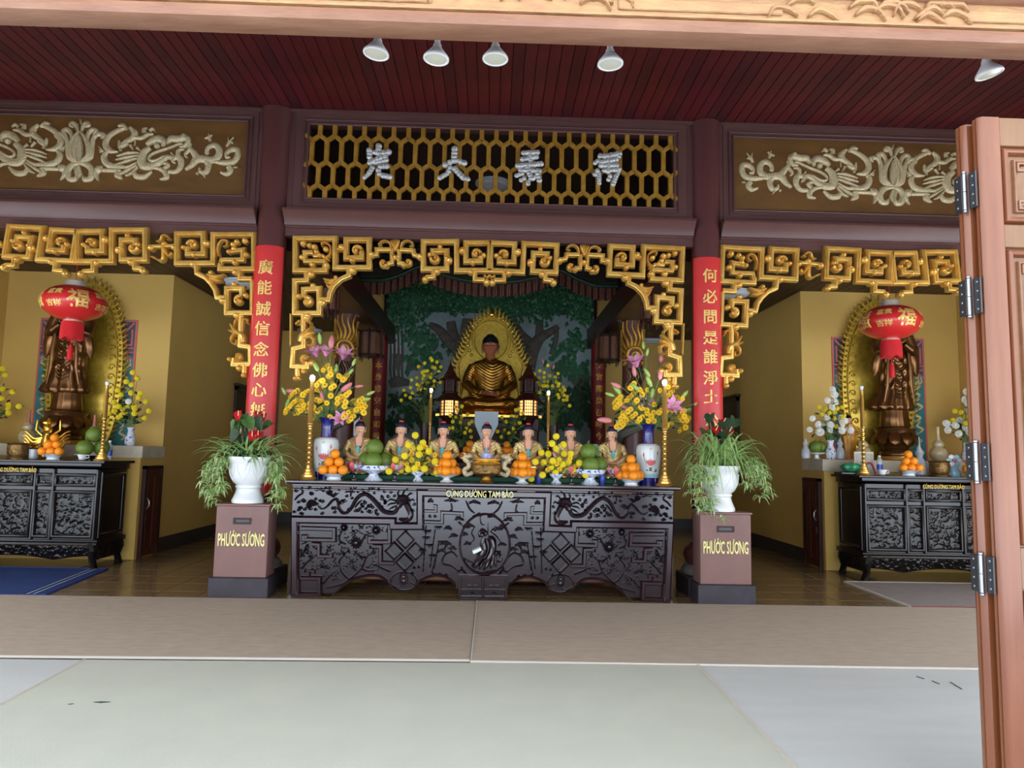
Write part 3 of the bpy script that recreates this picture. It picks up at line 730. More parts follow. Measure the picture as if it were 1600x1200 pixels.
# side bays
KD = (.13125, 200, 350); KE = (.1333, 330, 440); KF = (.13125, 0, 340)
F = Fret()
F.bar(KD, [(1105,480),(1105,540),(1505,540),(1505,130),(1020,130),(1020,470),(590,470),(590,118),(905,118),(905,362),(720,362),(720,280)])
F.curl(KD, 775, 255, 58, PI, PI+5.2)
F.bar(KD, [(1110,470),(1125,430),(1370,430),(1375,310),(1230,330)], 4, d=.05)
for x, y, r in ((945,240,6),(800,378,4.5),(790,490,5.5),(1290,585,5.5),(1405,212,5),(1310,225,4.5),(1265,255,4.5),(1275,310,5),(1420,372,4.5),(1285,470,4.5),(1215,340,4),(680,290,4)): F.knob(KD, x, y, r)
F.bar(KD, [(1090,390),(1075,290),(1115,205),(1185,205),(1180,260),(1140,275)], [2,2.4,2.4,2.2,2,1.4], 'leaf', .04, 'round', 4)
F.bar(KD, [(270,275),(580,262)], 3); F.knob(KD, 290, 295, 5); F.knob(KD, 565, 290, 5)
F.bar(KD, [(430,250),(430,420),(385,440),(330,405),(290,400)], [4,3.4,2.4,2,1], 'leaf', .06, 'round', 4); F.bar(KD, [(440,300),(500,385),(540,350)], [3.5,3,1.5], 'leaf', .06, 'round', 4)
F.bar(KD, [(350,215),(400,200),(420,150),(470,140),(505,180),(475,200)], [1,3,2.4,2.2,2,1.2], 'leaf', .05, 'round', 4); F.knob(KD, 455, 250, 4.5)
sc_ = KB[0]/KF[0]
dspiral(KF, 915, 138, -.86, .93)
F.bar(KD, [(820,500),(830,590),(930,640),(1000,710),(1050,790),(1070,880),(1180,880)], 4.2)
F.bar(KD, [(960,610),(1050,640),(1170,610)], [2,6,1], 'leaf', .07, 'round', 4); F.bar(KD, [(990,660),(1060,680),(1150,690)], [2,4,1], 'leaf', .075, 'round', 4); F.knob(KD, 1000, 590, 4); F.knob(KD, 1140, 920, 6)
F.bar(KD, [(1340,560),(1345,655),(1490,655)], 4.4)
F.bar(KE, [(492,-10),(490,370),(190,370),(190,85),(370,85),(370,180)], 4.6); F.curl(KE, 335, 225, 52, -1, -6.2, 4.2)
for x, y, r in ((420,170,4.5),(285,40,4.5),(310,400,5.5),(340,1020,5)): F.knob(KE, x, y, r)
F.bar(KE, [(362,400),(350,750),(470,770),(470,970),(270,970),(275,900)], 4.6); F.curl(KE, 315, 880, 52, 2.6, -2.2, 3.8); F.knob(KE, 230, 915, 4.2)
F.bar(KE, [(400,990),(398,1090)], 4.4); F.knob(KE, 395, 1100, 4.6)
F.bar(KE, [(507,400),(498,740)], 1.5)
F.bar(KE, [(390,720),(380,640),(290,580),(240,500)], [5,6,4,1], 'leaf', .075, 'round', 4); F.bar(KE, [(330,610),(270,590),(215,575)], [4,4,1], 'leaf', .07, 'round', 4)
F.bar(KE, [(340,600),(260,640),(250,710),(300,735),(310,690)], [4,3,2.4,2,1.4], 'leaf', .065, 'round', 4)
F.bar(KE, [(335,440),(290,470),(280,540)], [2,2.4,1], 'leaf', .05, 'round', 4); F.bar(KE, [(380,440),(430,450),(435,490),(465,500)], [2,2.4,2,1], 'leaf', .05, 'round', 4)
FC = at(KF[1]+KF[0]*915, 390, FYY)[0]
for s in (-1, 1):
    t = thing('gilt_fretwork', 'gilt key-pattern fretwork hung over the left side altar' if s < 0 else 'gilt key-pattern fretwork hung over the right side altar', 'fretwork', (0, FYY, 0))
    for n, m in F.parts:
        q = MB(); q.v = [(-s*x, y, z) for x, y, z in m.v]; q.f = m.f
        q.build(n, 'gilt', t)
        q = MB(); q.v = [(-s*(2*FC-x), y, z) for x, y, z in m.v]; q.f = m.f
        if max(abs(p[0]) for p in q.v) < SW-.02 and max(abs(p[0]) for p in q.v) < 6.1: q.build(n, 'gilt', t)

# longitudinal beams, rear columns
for s in (-1, 1):
    a, b = sorted((s*1.95, s*2.46))
    struct(MB().box(a, b, 7.75, BY, 3.58, 3.95).build('trim_6' if s < 0 else 'trim_7', 'dark_wood', smooth=0))
    a, b = sorted((s*2.44, s*2.5))
    struct(MB().box(a, b, 7.7, BY, 3.9, 5.7).build('wall_upper_left' if s < 0 else 'wall_upper_right', 'ceiling_dark', smooth=0))

# ================================================================== MATS ON THE FLOOR
def mat_piece(name, label, poly, mat, z0=0., h=.012, group=None, edge=None):
    t = thing(name, label, 'mat', (0, 0, 0), 0, group)
    MB().prism(poly, z0, z0+h, 'xy').build('surface', mat, t, 0)
    if edge:
        for (a, b, em, wd) in edge:
            a, b = Vector(poly[a]), Vector(poly[b]); d = (b-a).normalized(); n = Vector((-d.y, d.x))
            MB().prism([tuple(a+n*wd), tuple(b+n*wd), tuple(b-n*wd), tuple(a-n*wd)], z0, z0+h+.004, 'xy').build('binding', em, t, 0)
    return t
mat_piece('floor_carpet', 'tan carpet in front of the main altar, left half', [(-6.6, 4.96), (-.055, 5.03), (-.055, 6.98), (-6.6, 6.98)], 'carpet_tan', 0, .012, 'tan carpets', [(0, 1, 'mat_edge', .006)])
mat_piece('floor_carpet', 'tan carpet in front of the main altar, right half', [(-.045, 5.0), (6.6, 4.93), (6.6, 6.99), (-.045, 7.0)], 'carpet_tan_b', 0, .014, 'tan carpets', [(0, 1, 'mat_edge', .008), (3, 0, 'mat_edge', .006)])
mat_piece('floor_mat', 'large cream mat across the foreground floor', [(-2.5, 2.45), (1.47, 2.45), (1.49, 4.985), (-2.58, 4.94)], 'mat_cream', .0, .010, 'foreground mats', [(1, 2, 'mat_edge', .008), (3, 0, 'mat_edge', .006)])
mat_piece('floor_mat', 'pale grey mat lying left of the large cream mat', [(-6.6, 2.45), (-2.51, 2.45), (-2.59, 4.94), (-6.6, 4.93)], 'mat_grey', 0, .008, 'foreground mats')
mat_piece('floor_mat', 'pale grey mat with scratches right of the large cream mat', [(1.48, 2.45), (6.6, 2.45), (6.6, 4.91), (1.5, 4.98)], 'mat_grey', 0, .008, 'foreground mats')
t = mat_piece('straw_mat', 'blue woven mat before the left side altar', [(-6.6, 7.03), (-4.12, 7.03), (-4.34, 8.56), (-6.6, 8.56)], 'mat_blue', 0, .010, None, [(1, 2, 'edge_blue', .02), (2, 3, 'edge_blue', .012)])
for k in range(5): MB().prism([(-4.2-k*.03, 7.05), (-4.19-k*.03, 7.05), (-4.41-k*.03, 8.54), (-4.42-k*.03, 8.54)], .010, .012, 'xy').build('stripe', 'mural_water' if k % 2 else 'edge_blue', t, 0)
mat_piece('floor_mat', 'taupe mat with pale binding before the right side altar', [(4.17, 7.03), (6.6, 7.03), (6.6, 8.42), (4.2, 8.42)], 'mat_taupe', 0, .010, None, [(2, 3, 'mat_edge', .012), (3, 0, 'mat_edge', .012), (0, 1, 'edge_red', .01)])
for k, (px, py, L, a) in enumerate(((106, 1100, .03, .2), (146, 1097, .09, .05))):
    X, Y = fl(px, py, .012); 
    pts = [(0, 0), (L*.4, L*.12), (L, .006), (L*.5, -L*.1)]
    tag(MB().prism([(X+p[0], Y+p[1]) for p in pts], .010, .013, 'xy').build('dry_leaf', 'flower_eye' if False else 'leaf_dark', None, 0), ('small dark dry leaf scrap on the cream mat' if k == 0 else 'longer dry leaf lying on the cream mat'), 'leaf', 'dry leaves on the mats')

# ================================================================== DONATION BOXES
for s, xc in ((-1, -2.315), (1, 2.365)):
    t = thing('donation_box', ('maroon donation box below the left trailing plant' if s < 0 else 'maroon donation box below the right arching plant'), 'donation box', (xc, 7.05, 0), 0, 'donation boxes')
    MB().box(-.25, .25, 0, .265, .19, .862, .005).build('body', 'box_brown', t, 0)
    MB().box(-.262, .262, -.012, .27, .862, .882, .004).build('lid', 'box_brown', t, 0)
    MB().box(-.282, .282, -.03, .268, 0, .19, .006).build('base', 'box_black', t, 0)
    f = MB(); zc = .72
    f.box(-.085, .085, -.012, 0, zc+.014, zc+.03, .003).box(-.085, .085, -.012, 0, zc-.03, zc-.014, .003).box(-.085, -.066, -.012, 0, zc-.014, zc+.014).box(.066, .085, -.012, 0, zc-.014, zc+.014)
    sl = f.build('slot_frame', 'dark_wood', t, 0)
    MB().box(-.066, .066, -.004, .001, zc-.014, zc+.014).build('slot', 'black_lacquer', t, 0)
    text('lettering', 'PHƯỚC SƯƠNG', .165, 'cream_letter', (0, -.003, .545), t, .003, .016, .37)

# ================================================================== POTTED PLANTS
def blade(m, base, az, L, rise, droop, w, n=6, side=None):
    ca, sa = math.cos(az), math.sin(az); vs = []; fs = []
    px_ = Vector((-sa, ca, 0))
    for i in range(n+1):
        t = i/n; r = L*(t*.95); z = rise*math.sin(min(1, t*1.15)*PI*.5)*(1)-droop*t*t*t
        c = Vector(base)+Vector((ca*r, sa*r, z)); ww = w*(.55+.9*t*(1-t)*2 if t < .5 else max(.04, (1-t)*1.9))
        vs += [tuple(c-px_*ww+Vector((0, 0, .0))), tuple(c+Vector((0, 0, -ww*.5))), tuple(c+px_*ww)]
    for i in range(n):
        for k in range(2): fs.append((i*3+k, i*3+k+1, i*3+4+k, i*3+3+k))
    m.add(vs, fs)
def plant(s, px, py, label):
    X, Z = at(px, py, 7.19); Z = .882
    t = thing('potted_plant', label, 'plant', (X, 7.19, Z), 0, 'potted plants on the donation boxes')
    pr = [(.14, 0), (.15, .004), (.152, .03), (.14, .055), (.122, .1), (.114, .135), (.116, .145), (.124, .155), (.124, .168), (.117, .172), (.122, .182), (.15, .205), (.172, .25), (.182, .3), (.184, .35), (.188, .385), (.196, .4), (.192, .405), (.2, .42), (.206, .44), (.204, .452), (.194, .452), (.185, .43)]
    pot = MB().lathe(pr, 40).build('urn', 'white_ceramic', t)
    m = MB()                                                      # raised leaf swags on the bowl
    for k in range(8):
        a = 2*PI*k/8
        for sg in (-1, 1):
            pts = []
            for i in range(9):
                f = i/8; aa = a+sg*.34*math.sin(f*PI*.5); z = .22+.15*f; rr = np.interp(z, [p[1] for p in pr[10:16]], [p[0] for p in pr[10:16]])+.002
                pts.append((rr*math.cos(aa), rr*math.sin(aa), z))
            m.tube(pts, .005, 5)
    tag(m.build('swag_relief', 'white_ceramic', pot), kind='stuff')
    MB().lathe([(.001, .42), (.19, .415)], 24).build('soil', 'leaf_dark', t)
    rnd = random.Random(11+s); m = MB()
    if s < 0:
        cfg = [(90, .26, .45, .12, .26, .10, .30)]
        for k in range(110):
            az = rnd.uniform(0, 2*PI); az = az if rnd.random() < .35 else rnd.gauss(0, .6) if rnd.random() < .62 else rnd.gauss(PI, .5)
            blade(m, (rnd.gauss(0, .06), rnd.gauss(0, .05), .43), az, rnd.uniform(.25, .52), rnd.uniform(.08, .3), rnd.uniform(.02, .3), rnd.uniform(.009, .014))
    else:
        for k in range(230):
            az = rnd.uniform(0, 2*PI)
            blade(m, (rnd.gauss(0, .05), rnd.gauss(0, .05), .43), az, rnd.uniform(.26, .54), rnd.uniform(.12, .44), rnd.uniform(.08, .46), rnd.uniform(.009, .014))
    tag(m.build('arching_foliage', 'leaf_spider', t, .6), kind='stuff')
    m = MB(); mp = MB(); rn = MB()
    tr = [((-.14, -.08, .42), (-.2, -.13, .1), 5), ((-.17, -.06, .42), (-.34, -.1, -.06), 8), ((-.1, -.1, .42), (-.26, -.15, .2), 5), ((.18, 0, .42), (.27, -.05, .05), 7), ((.2, -.04, .42), (.3, -.1, -.02), 7)] if s < 0 else [((-.16, -.08, .42), (-.24, -.14, .02), 7), ((-.1, -.12, .42), (-.14, -.17, -.03), 7), ((-.18, 0, .42), (-.3, -.08, .14), 6), ((.19, -.06, .42), (.4, -.1, .14), 5), ((.17, -.08, .42), (.27, -.12, .2), 5), ((.19, .0, .42), (.36, -.06, .3), 4)]
    for (a, b, n) in tr:
        a, b = Vector(a), Vector(b); mid = (a+b)/2+Vector(((b.x-a.x)*.6, (b.y-a.y)*.5, .12))
        pth = smooth_path([a, mid, b], 6); rn.tube(pth, .003, 4)
        for k in range(n*3):
            q = Vector(pth[int((.25+.75*rnd.random())*(len(pth)-1))])+Vector((rnd.gauss(0, .035), rnd.gauss(0, .03), rnd.gauss(0, .03)))
            for j in range(8): blade(m if rnd.random() < .6 else mp, q, rnd.uniform(0, 2*PI), rnd.uniform(.05, .11), rnd.uniform(.0, .05), rnd.uniform(.02, .09), .010, 4)
    tag(m.build('trailing_foliage', 'leaf_spider', t, .6), kind='stuff'); tag(mp.build('trailing_foliage', 'leaf_spider_pale', t, .6), kind='stuff')
    rn.build('runner', 'stem_green', t)
    # anthurium standing among the blades
    heart = [(0, -.5), (.28, -.2), (.42, .15), (.36, .42), (.15, .5), (0, .36), (-.15, .5), (-.36, .42), (-.42, .15), (-.28, -.2)]
    def leafmesh(mat, cup):
        b = MB(); vs = [(0, .1, cup*.0)]
        for (x, y) in heart: vs.append((x, y, cup*(x*x)*1.5))
        n = len(heart); b.add(vs+[(x, y, z-.03) for x, y, z in vs], [(0, 1+i, 1+(i+1) % n) for i in range(n)]+[(n+1, n+2+(i+1) % n, n+2+i) for i in range(n)])
        return b.mesh('leaf', mat, 1.2)
    L1 = leafmesh('leaf_dark', .6); L2 = leafmesh('leaf_mid', .5); SP = leafmesh('anthurium', .7)
    st = MB()
    for k in range(26 if s < 0 else 18):
        a = rnd.uniform(0, 2*PI); r = rnd.uniform(.02, .2 if s < 0 else .15); h = rnd.uniform(.5, .84) if s < 0 else rnd.uniform(.6, .92)
        p = (r*math.cos(a), r*math.sin(a)*.8-.02, h)
        link('leaf', L1 if rnd.random() < .75 else L2, t, p, (rnd.uniform(.5, 1.4), rnd.uniform(-.5, .5), rnd.uniform(-1, 1)), rnd.uniform(.11, .17)); st.tube([(p[0]*.3, p[1]*.3, .42), p], .004, 4)
    if s < 0:                                                     # glossy small-leaved greenery over the rim
        for k in range(46):
            a = rnd.uniform(PI*.95, 2.05*PI); r = rnd.uniform(.06, .23)
            p = (r*math.cos(a)*1.1, r*math.sin(a), rnd.uniform(.42, .54))
            link('leaf', L2 if rnd.random() < .6 else L1, t, p, (rnd.uniform(.3, 1.5), rnd.uniform(-.6, .6), rnd.uniform(-2, 2)), rnd.uniform(.05, .085))
    reds = [(-.115, -.06, .85), (.07, -.05, .87), (.125, -.03, .84), (-.07, -.1, .67), (.05, -.12, .65), (.1, -.1, .66)] if s < 0 else [(.075, -.1, .79), (.04, -.02, .88), (-.05, -.06, .8), (.07, 0, .86)]
    for p in reds:
        sp_ = link('spathe', SP, t, p, (1.0+rnd.uniform(-.3, .3), rnd.uniform(-.3, .3), rnd.uniform(-.6, .6)), rnd.uniform(.085, .115))
        MB().tube([(p[0], p[1]-.01, p[2]+.005), (p[0]+.012, p[1]-.045, p[2]+.05)], [.006, .004], 6).build('spadix', 'spadix', t)
        st.tube([(p[0]*.3, p[1]*.3, .42), p], .004, 4)
    st.build('stem', 'stem_green', t)
plant(-1, 387, 785, 'white urn with trailing spider plant and red anthuriums, on the left donation box')
plant(1, 1124, 797, 'white urn with arching spider plant and red anthurium, on the right donation box')

# ================================================================== MAIN ALTAR
AY = 7.15
A = thing('main_altar', 'long dark carved rosewood altar table with dragons and a central oval medallion', 'altar', (0, AY, 0))
q_ = lambda px, py: (lambda a: (a[0], max(0., a[1])))(at(px, py, AY))
HW, AT = 1.872, 1.118
# table top with its rail
MB().prism([(-.05, AT-.035), (-.075, AT-.022), (-.075, AT-.006), (-.06, AT), (.98, AT), (.98, AT-.035)], -HW-.06, HW+.06, 'yz').build('table_top', 'rosewood', A, 0)
MB().prism([(-.005, AT-.1), (-.03, AT-.095), (-.03, AT-.085), (-.012, AT-.075), (-.012, AT-.062), (-.035, AT-.055), (-.035, AT-.04), (-.02, AT-.035), (.9, AT-.035), (.9, AT-.1)], -HW, HW, 'yz').build('upper_rail', 'rosewood', A, 0)
for k, px in enumerate((534, 684, 822, 971)):
    X = q_(px, 757)[0]
    MB().box(X-.093, X+.093, -.05, 0, AT-.08, AT-.058, .004).build('drawer_slot', 'lantern_wood', A, 0)
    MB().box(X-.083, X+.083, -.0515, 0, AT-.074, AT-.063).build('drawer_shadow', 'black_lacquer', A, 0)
# pierced front board
out = [(453,931),(503,930.5),(504,927),(512,928),(523,927),(533,917.5),(545,909),(553,904),(562,900),(575,897.5),(590,898),(598,901),(605,906),(607,911),(611,917),(619,922),(630,924),(642,922.5),(650,917),(654,910),(656,906),(665,901),(675,898),(683,897),(695,899.5),(705,905),(712,912),(713,920),(718,920),(718,934)]
bl = [q_(x, y) for x, y in out]; bl[0] = (-HW, 0); bl[1] = (bl[1][0], 0); bl[-1] = (bl[-1][0], 0)
outline = [(-HW, AT-.1)]+bl+[(-x, z) for x, z in reversed(bl)]+[(HW, AT-.1)]
MB().prism(outline, 0, .05).build('front_board', 'rosewood_carved', A, 0)
MB().box(-HW, -HW+.06, .05, .9, 0, AT-.1).box(HW-.06, HW, .05, .9, 0, AT-.1).build('side_board', 'rosewood', A, 0)
MB().box(-HW+.06, HW-.06, .85, .9, .02, AT-.1).box(-HW+.06, HW-.06, .05, .85, .17, .2).build('back_board', 'lantern_wood', A, 0)
fs_ = FOC/AY
def sym(n, m, mat='rosewood', text_=None, smooth=.6):
    """a carving of the left half and its mirror image on the right half"""
    me = m.mesh(n, mat, smooth); o = link(n, me, A)
    q = MB(); q.v = [(-x, y, z) for x, y, z in m.v]; q.f = m.f
    o2 = q.build(n, mat, A, smooth)
    if n.endswith('_relief'): tag(o, kind='stuff'); tag(o2, kind='stuff')
def rib(m, pts, wpx, d=.02, prof='bev', k=0, y=0., closed=False):
    p = [q_(x, y_) for x, y_ in pts]
    if k: p = smooth_path(p, k)
    W = [v/fs_ for v in lerp_list(wpx, len(p))] if isinstance(wpx, (list, tuple)) else wpx/fs_
    m.ribbon(p, W, d*1.35, y, prof, closed)
m = MB(); rib(m, [(461.5,931),(461.5,811.5),(614,814),(614,822),(657,822),(657,770),(772,772)], 6.2, .04); 
me = m.mesh('frame', 'rosewood', .6); sym('frame', m)
m = MB(); rib(m, [(609,820),(609,846.5),(578,846.5),(578,840),(584,840)], 3.6, .03); sym('frame_return', m)
m = MB(); rib(m, [(471,825),(523,826.5),(523,843.5),(475,842.5),(475,838),(481,838)], 3.6, .03); sym('key_scroll', m)
m = MB(); rib(m, [(488,849.5),(499,850.5),(499,868.5),(518,868.5),(518,863)], 3.4, .03); sym('key_scroll', m)
m = MB(); rib(m, [(583,853),(595,853.5),(595,879),(616,879.5)], 3.6, .03); sym('key_scroll', m)
m = MB(); rib(m, [(664,798),(681.5,798.5),(681.5,790.5),(677,790)], 2.4, .03); sym('key_scroll', m)
m = MB(); rib(m, [(664,815),(691,816),(691,800.5),(722,802),(722,808)], 3, .03); sym('key_scroll', m)
m = MB(); rib(m, [(471,903),(500,903),(500,928),(466,928),(466,903)], 3.6, .032); sym('foot_block', m)
m = MB(); rib(m, [(483,899),(483,891),(491,891),(491,896)], 2.2, .028); sym('key_scroll', m)
for (x, y) in ((634, 842.5), (616.5, 860), (650, 860.5), (633, 877.5)):
    m = MB(); rib(m, [(x, y-13.5), (x+13.5, y), (x, y+13.5), (x-13.5, y)], 1.6, .055, 'round', 0, 0, True); sym('knot_square', m)
m = MB()                                                           # arch edges
rib(m, [(523,927),(533,917.5),(545,909),(553,904.5),(562,901),(575,898.5),(590,899),(598,902),(605,907)], [1.2,2,2.4,2.4,2.4,2.4,2.4,2.4,2], .03, 'round', 3); sym('arch_moulding', m)
m = MB(); rib(m, [(655,907),(665,902),(675,899),(683,898),(695,900.5),(705,906),(711,912)], [2,2.4,2.4,2.4,2.4,2.4,2], .03, 'round', 3); sym('arch_moulding', m)
m = MB(); ell = lambda cx, cy, rx, ry, n=24: [(cx+rx*math.cos(2*PI*i/n), cy+ry*math.sin(2*PI*i/n)) for i in range(n)]
rib(m, ell(631, 908, 20.5, 14.5), 1.2, .03, 'round', 0, 0, True); rib(m, ell(631, 903.5, 6, 9.5), 1, .03, 'round', 0, 0, True)
for k in range(9): rib(m, [(612+k*4.6, 912+4*math.sin(k*.8)), (616+k*4.6, 915+4*math.sin(k*.8+.5))], [.4, 1, .4], .02, 'round', 3)
a = q_(631, 903); m.dome(a[0], a[1]+.01, .02, .025); m.dome(a[0], a[1]-.03, .03, .02, 0, 8, .8); sym('shield_relief', m)
# central medallion with the seated monk, and the block below
m = MB(); rib(m, ell(757.5, 850, 39, 47, 40), 2, .034, 'round', 0, 0, True); m.build('medallion_ring', 'rosewood', A)
m = MB()
rib(m, [(718.5,900),(791,901),(791,933.5),(718.5,933)], 1.8, .034, 'flat', 0, 0, True); rib(m, [(754.5,901),(754.5,933)], 2.2, .034); rib(m, [(720,922),(790,922.5)], 1.6, .034)
for xx in (738, 772):
    rib(m, [(xx-7,919),(xx-7,915),(xx-2,915),(xx-2,919)], .8, .02); rib(m, [(xx+2,919),(xx+2,915),(xx+7,915),(xx+7,919)], .8, .02); rib(m, [(xx-5,928),(xx,925),(xx+5,928)], [.5,1.4,.5], .02, 'round', 3)
m.build('centre_block', 'rosewood', A)
m = MB(); KM = (.125, 700, 790)
def g(m, pts, ws, d=.025, prof='round', k=4): rib(m, [(KM[1]+KM[0]*x, KM[2]+KM[0]*y) for x, y in pts], [v*KM[0] for v in ws], d, prof, k)
g(m, [(395,390),(400,340),(430,310),(470,340),(465,380)], [14,26,30,26,14], .04); c = q_(700+.125*425, 790+.125*365); m.dome(c[0], c[1], .024, .05)
g(m, [(450,400),(440,470),(450,540),(430,600),(380,650),(340,690)], [30,44,48,46,40,20], .05); g(m, [(500,390),(540,430),(560,500),(550,580),(520,640),(470,700)], [26,44,46,46,44,24], .045)
g(m, [(430,640),(380,700),(330,760),(300,720)], [30,34,30,10], .04); g(m, [(480,660),(430,720),(390,790)], [22,28,12], .045); g(m, [(520,640),(490,740),(440,800)], [22,28,12], .04); g(m, [(560,600),(560,700),(530,780)], [22,28,12], .04); g(m, [(590,600),(590,700),(600,760)], [18,24,10], .035)
g(m, [(310,800),(420,840),(520,820),(600,800)], [8,16,16,8], .03); g(m, [(200,650),(260,690),(330,710)], [8,16,8], .03); g(m, [(500,220),(500,300),(505,380)], [5,6,6], .03); g(m, [(540,370),(590,420),(600,540)], [6,10,8], .03)
g(m, [(600,620),(630,600),(660,630),(650,690),(610,690)], [8,16,20,20,10], .035); g(m, [(600,570),(660,580)], [14,16], .03)
tag(m.build('monk_relief', 'rosewood_carved', A), kind='stuff')
m = MB(); g(m, [(315,575),(415,530)], [22,22], .055, 'flat'); m.build('paper_scroll', 'porcelain', A)
m = MB(); rr = random.Random(5)
def pine(m, cx, cy, w):                                           # cloud-pruned pine: flat needle pads on a crooked stem
    for k in range(5): rib(m, [(cx-w+rr.uniform(0, w), cy+rr.uniform(-2, 2)), (cx+rr.uniform(-.3, .3)*w, cy-2+rr.uniform(-2, 1)), (cx+w-rr.uniform(0, w*.6), cy+rr.uniform(-2, 2))], [.6, 2.2, .6], .026, 'round', 3)
for (x, y, w_) in ((747,806,9),(770,807,9),(735,822,8),(776,828,10),(731,850,8),(784,851,8),(727,836,5)): pine(m, x, y, w_)
for pts in ([(741,824),(737,833),(741,842),(733,850)],[(766,830),(776,838),(784,850)],[(750,808),(752,818),(757,820)]): rib(m, pts, [.8,1.3,.6], .02, 'round', 4)
tag(m.build('pine_relief', 'rosewood_carved', A), kind='stuff')
# dragon in the upper left field, mirrored on the right
m = MB(); T1 = lambda pts: [(450+.1*x, 745+.1*y) for x, y in pts]
body = T1([(480,450),(540,500),(620,455),(690,375),(755,345),(790,400),(800,490),(860,560),(930,550),(1000,470),(1060,360),(1130,290),(1220,270),(1320,340),(1410,440),(1490,530),(1580,560)])+[(617,800),(623,790)]
rib(m, body, [.6,1.2,1.6,2,2.2,2.2,2.3,2.5,2.6,2.8,3,3.2,3.3,3.5,3.6,3.7,3.7,3.4,3], .045, 'round', 4)
for i in range(60):                                               # scales
    f = .25+.7*i/60; k = f*(len(body)-1); a = body[int(k)]; b = body[min(len(body)-1, int(k)+1)]; u = k-int(k)
    c = q_(a[0]+(b[0]-a[0])*u+rr.uniform(-1.4, 1.4), a[1]+(b[1]-a[1])*u+rr.uniform(-1.4, 1.4)); m.dome(c[0], c[1], .007, .052, 0, 6)
sym('dragon_body', m, 'rosewood_carved')
m = MB(); rib(m, [(623,792),(628,784),(634,786),(639,795),(642,804),(639,811),(630,812),(624,810)], [4,5,5,4.6,4.4,4,3.4,2], .05, 'round', 4)
rib(m, [(620,786),(626,778),(634,778),(640,782)], [3,5,4.6,2], .06, 'round', 4); rib(m, [(630,784),(636,787),(641,786)], [2,2.4,1], .06, 'round', 4)
for pts in ([(624,777),(622,770),(626,765)],[(629,775),(632,767),(638,763)],[(618,782),(611,780),(606,783)],[(618,786),(610,787),(606,790)],[(619,790),(613,793),(608,796)],[(636,776),(641,771),(645,772)],[(640,783),(645,780),(648,783)]): rib(m, pts, [1.4,1.6,.5], .05, 'round', 3)
c = q_(629, 776); m.dome(c[0], c[1], .014, .07); sym('dragon_head', m, 'rosewood_carved')
m = MB()
for k in range(9):
    a0 = PI*.72+k*.13; rib(m, [(497,788),(497+9*math.cos(a0)-2,786-9*math.sin(a0)+3),(497+19*math.cos(a0),788-15*math.sin(a0)+4)], [1.6,1.5,.4], .035, 'round', 3)
sym('dragon_tail', m, 'rosewood_carved')
def swirl(m, x, y, r, sg):
    n = 9; rib(m, [(x+r*(1-.8*i/n)*math.cos(i*.75)*sg, y+r*(1-.8*i/n)*math.sin(i*.75)) for i in range(n+1)], [.5,1.1,1.1,.7], .026, 'round', 1)
m = MB()
for (x, y) in ((463,766),(472,763),(485,762),(495,765),(508,762),(517,767),(530,763),(548,764),(556,762),(569,766),(583,762),(592,764),(600,768),(606,775),(603,783),(597,776),(467,784),(475,783),(468,793),(476,795),(485,794),(493,796),(520,794),(533,785),(538,782),(545,795),(556,797),(572,795),(577,790),(580,799),(588,797),(567,787),(524,800),(470,801),(504,801),(592,787),(612,768),(616,775),(645,797),(647,788)):
    swirl(m, x+rr.uniform(-1, 1), y+rr.uniform(-1, 1), rr.uniform(2.2, 3.6), rr.choice((-1, 1)))
for pts in ([(461,781),(466,775),(473,770),(472,763)],[(511,771),(520,774),(530,770)],[(540,769),(548,768),(548,776)],[(555,793),(560,786),(566,781)]): rib(m, pts, [1,1.6,1.6,.6], .028, 'round', 4)
for k in range(70):
    x, y = rr.uniform(460, 606), rr.uniform(761, 803)
    if min(math.hypot(x-b[0], y-b[1]) for b in body) > 5.5: swirl(m, x, y, rr.uniform(1.8, 3.2), rr.choice((-1, 1)))
sym('cloud_relief', m, 'rosewood_carved')
# flowers, branches, bamboo and trees of the lower field
m = MB()
def flower(m, x, y, r, n=8):
    for k in range(n):
        a = 2*PI*k/n; rib(m, [(x+r*.35*math.cos(a), y+r*.35*math.sin(a)), (x+r*.7*math.cos(a), y+r*.7*math.sin(a)), (x+r*math.cos(a), y+r*math.sin(a))], [.5, r*.2, .3], .026, 'round', 1)
    c = q_(x, y); m.dome(c[0], c[1], r*.36/fs_, .04)
for (x, y, r) in ((557,848,10),(588,828,8),(538,824,6.5),(553,832,6),(480,861,5),(510,885,4.5),(503,884,4.5),(515,858,5),(535,863,4.5),(487,870,4.5),(550,877,4.5),(585,862,4.5),(552,885,4)): flower(m, x, y, r, 12 if r > 6 else 6)
sym('flower_relief', m, 'rosewood_carved')
m = MB()
for pts in ([(511,918),(535,912),(552,900),(565,888),(572,872),(583,860),(588,842)],[(545,905),(534,893),(530,878),(537,868),(545,858)],[(572,872),(562,868),(553,860)],[(472,888),(480,878),(488,872)],[(505,912),(515,900),(528,890)],[(565,888),(575,892),(590,890)],[(610,893),(598,888),(590,884),(580,880)],[(470,870),(476,860),(480,850)],[(540,850),(530,843),(534,830)],[(565,845),(572,836),(582,832)]):
    rib(m, pts, [1.6,1.5,1.2,.6], .026, 'round', 4)
sym('branch_relief', m, 'rosewood_carved')
m = MB()
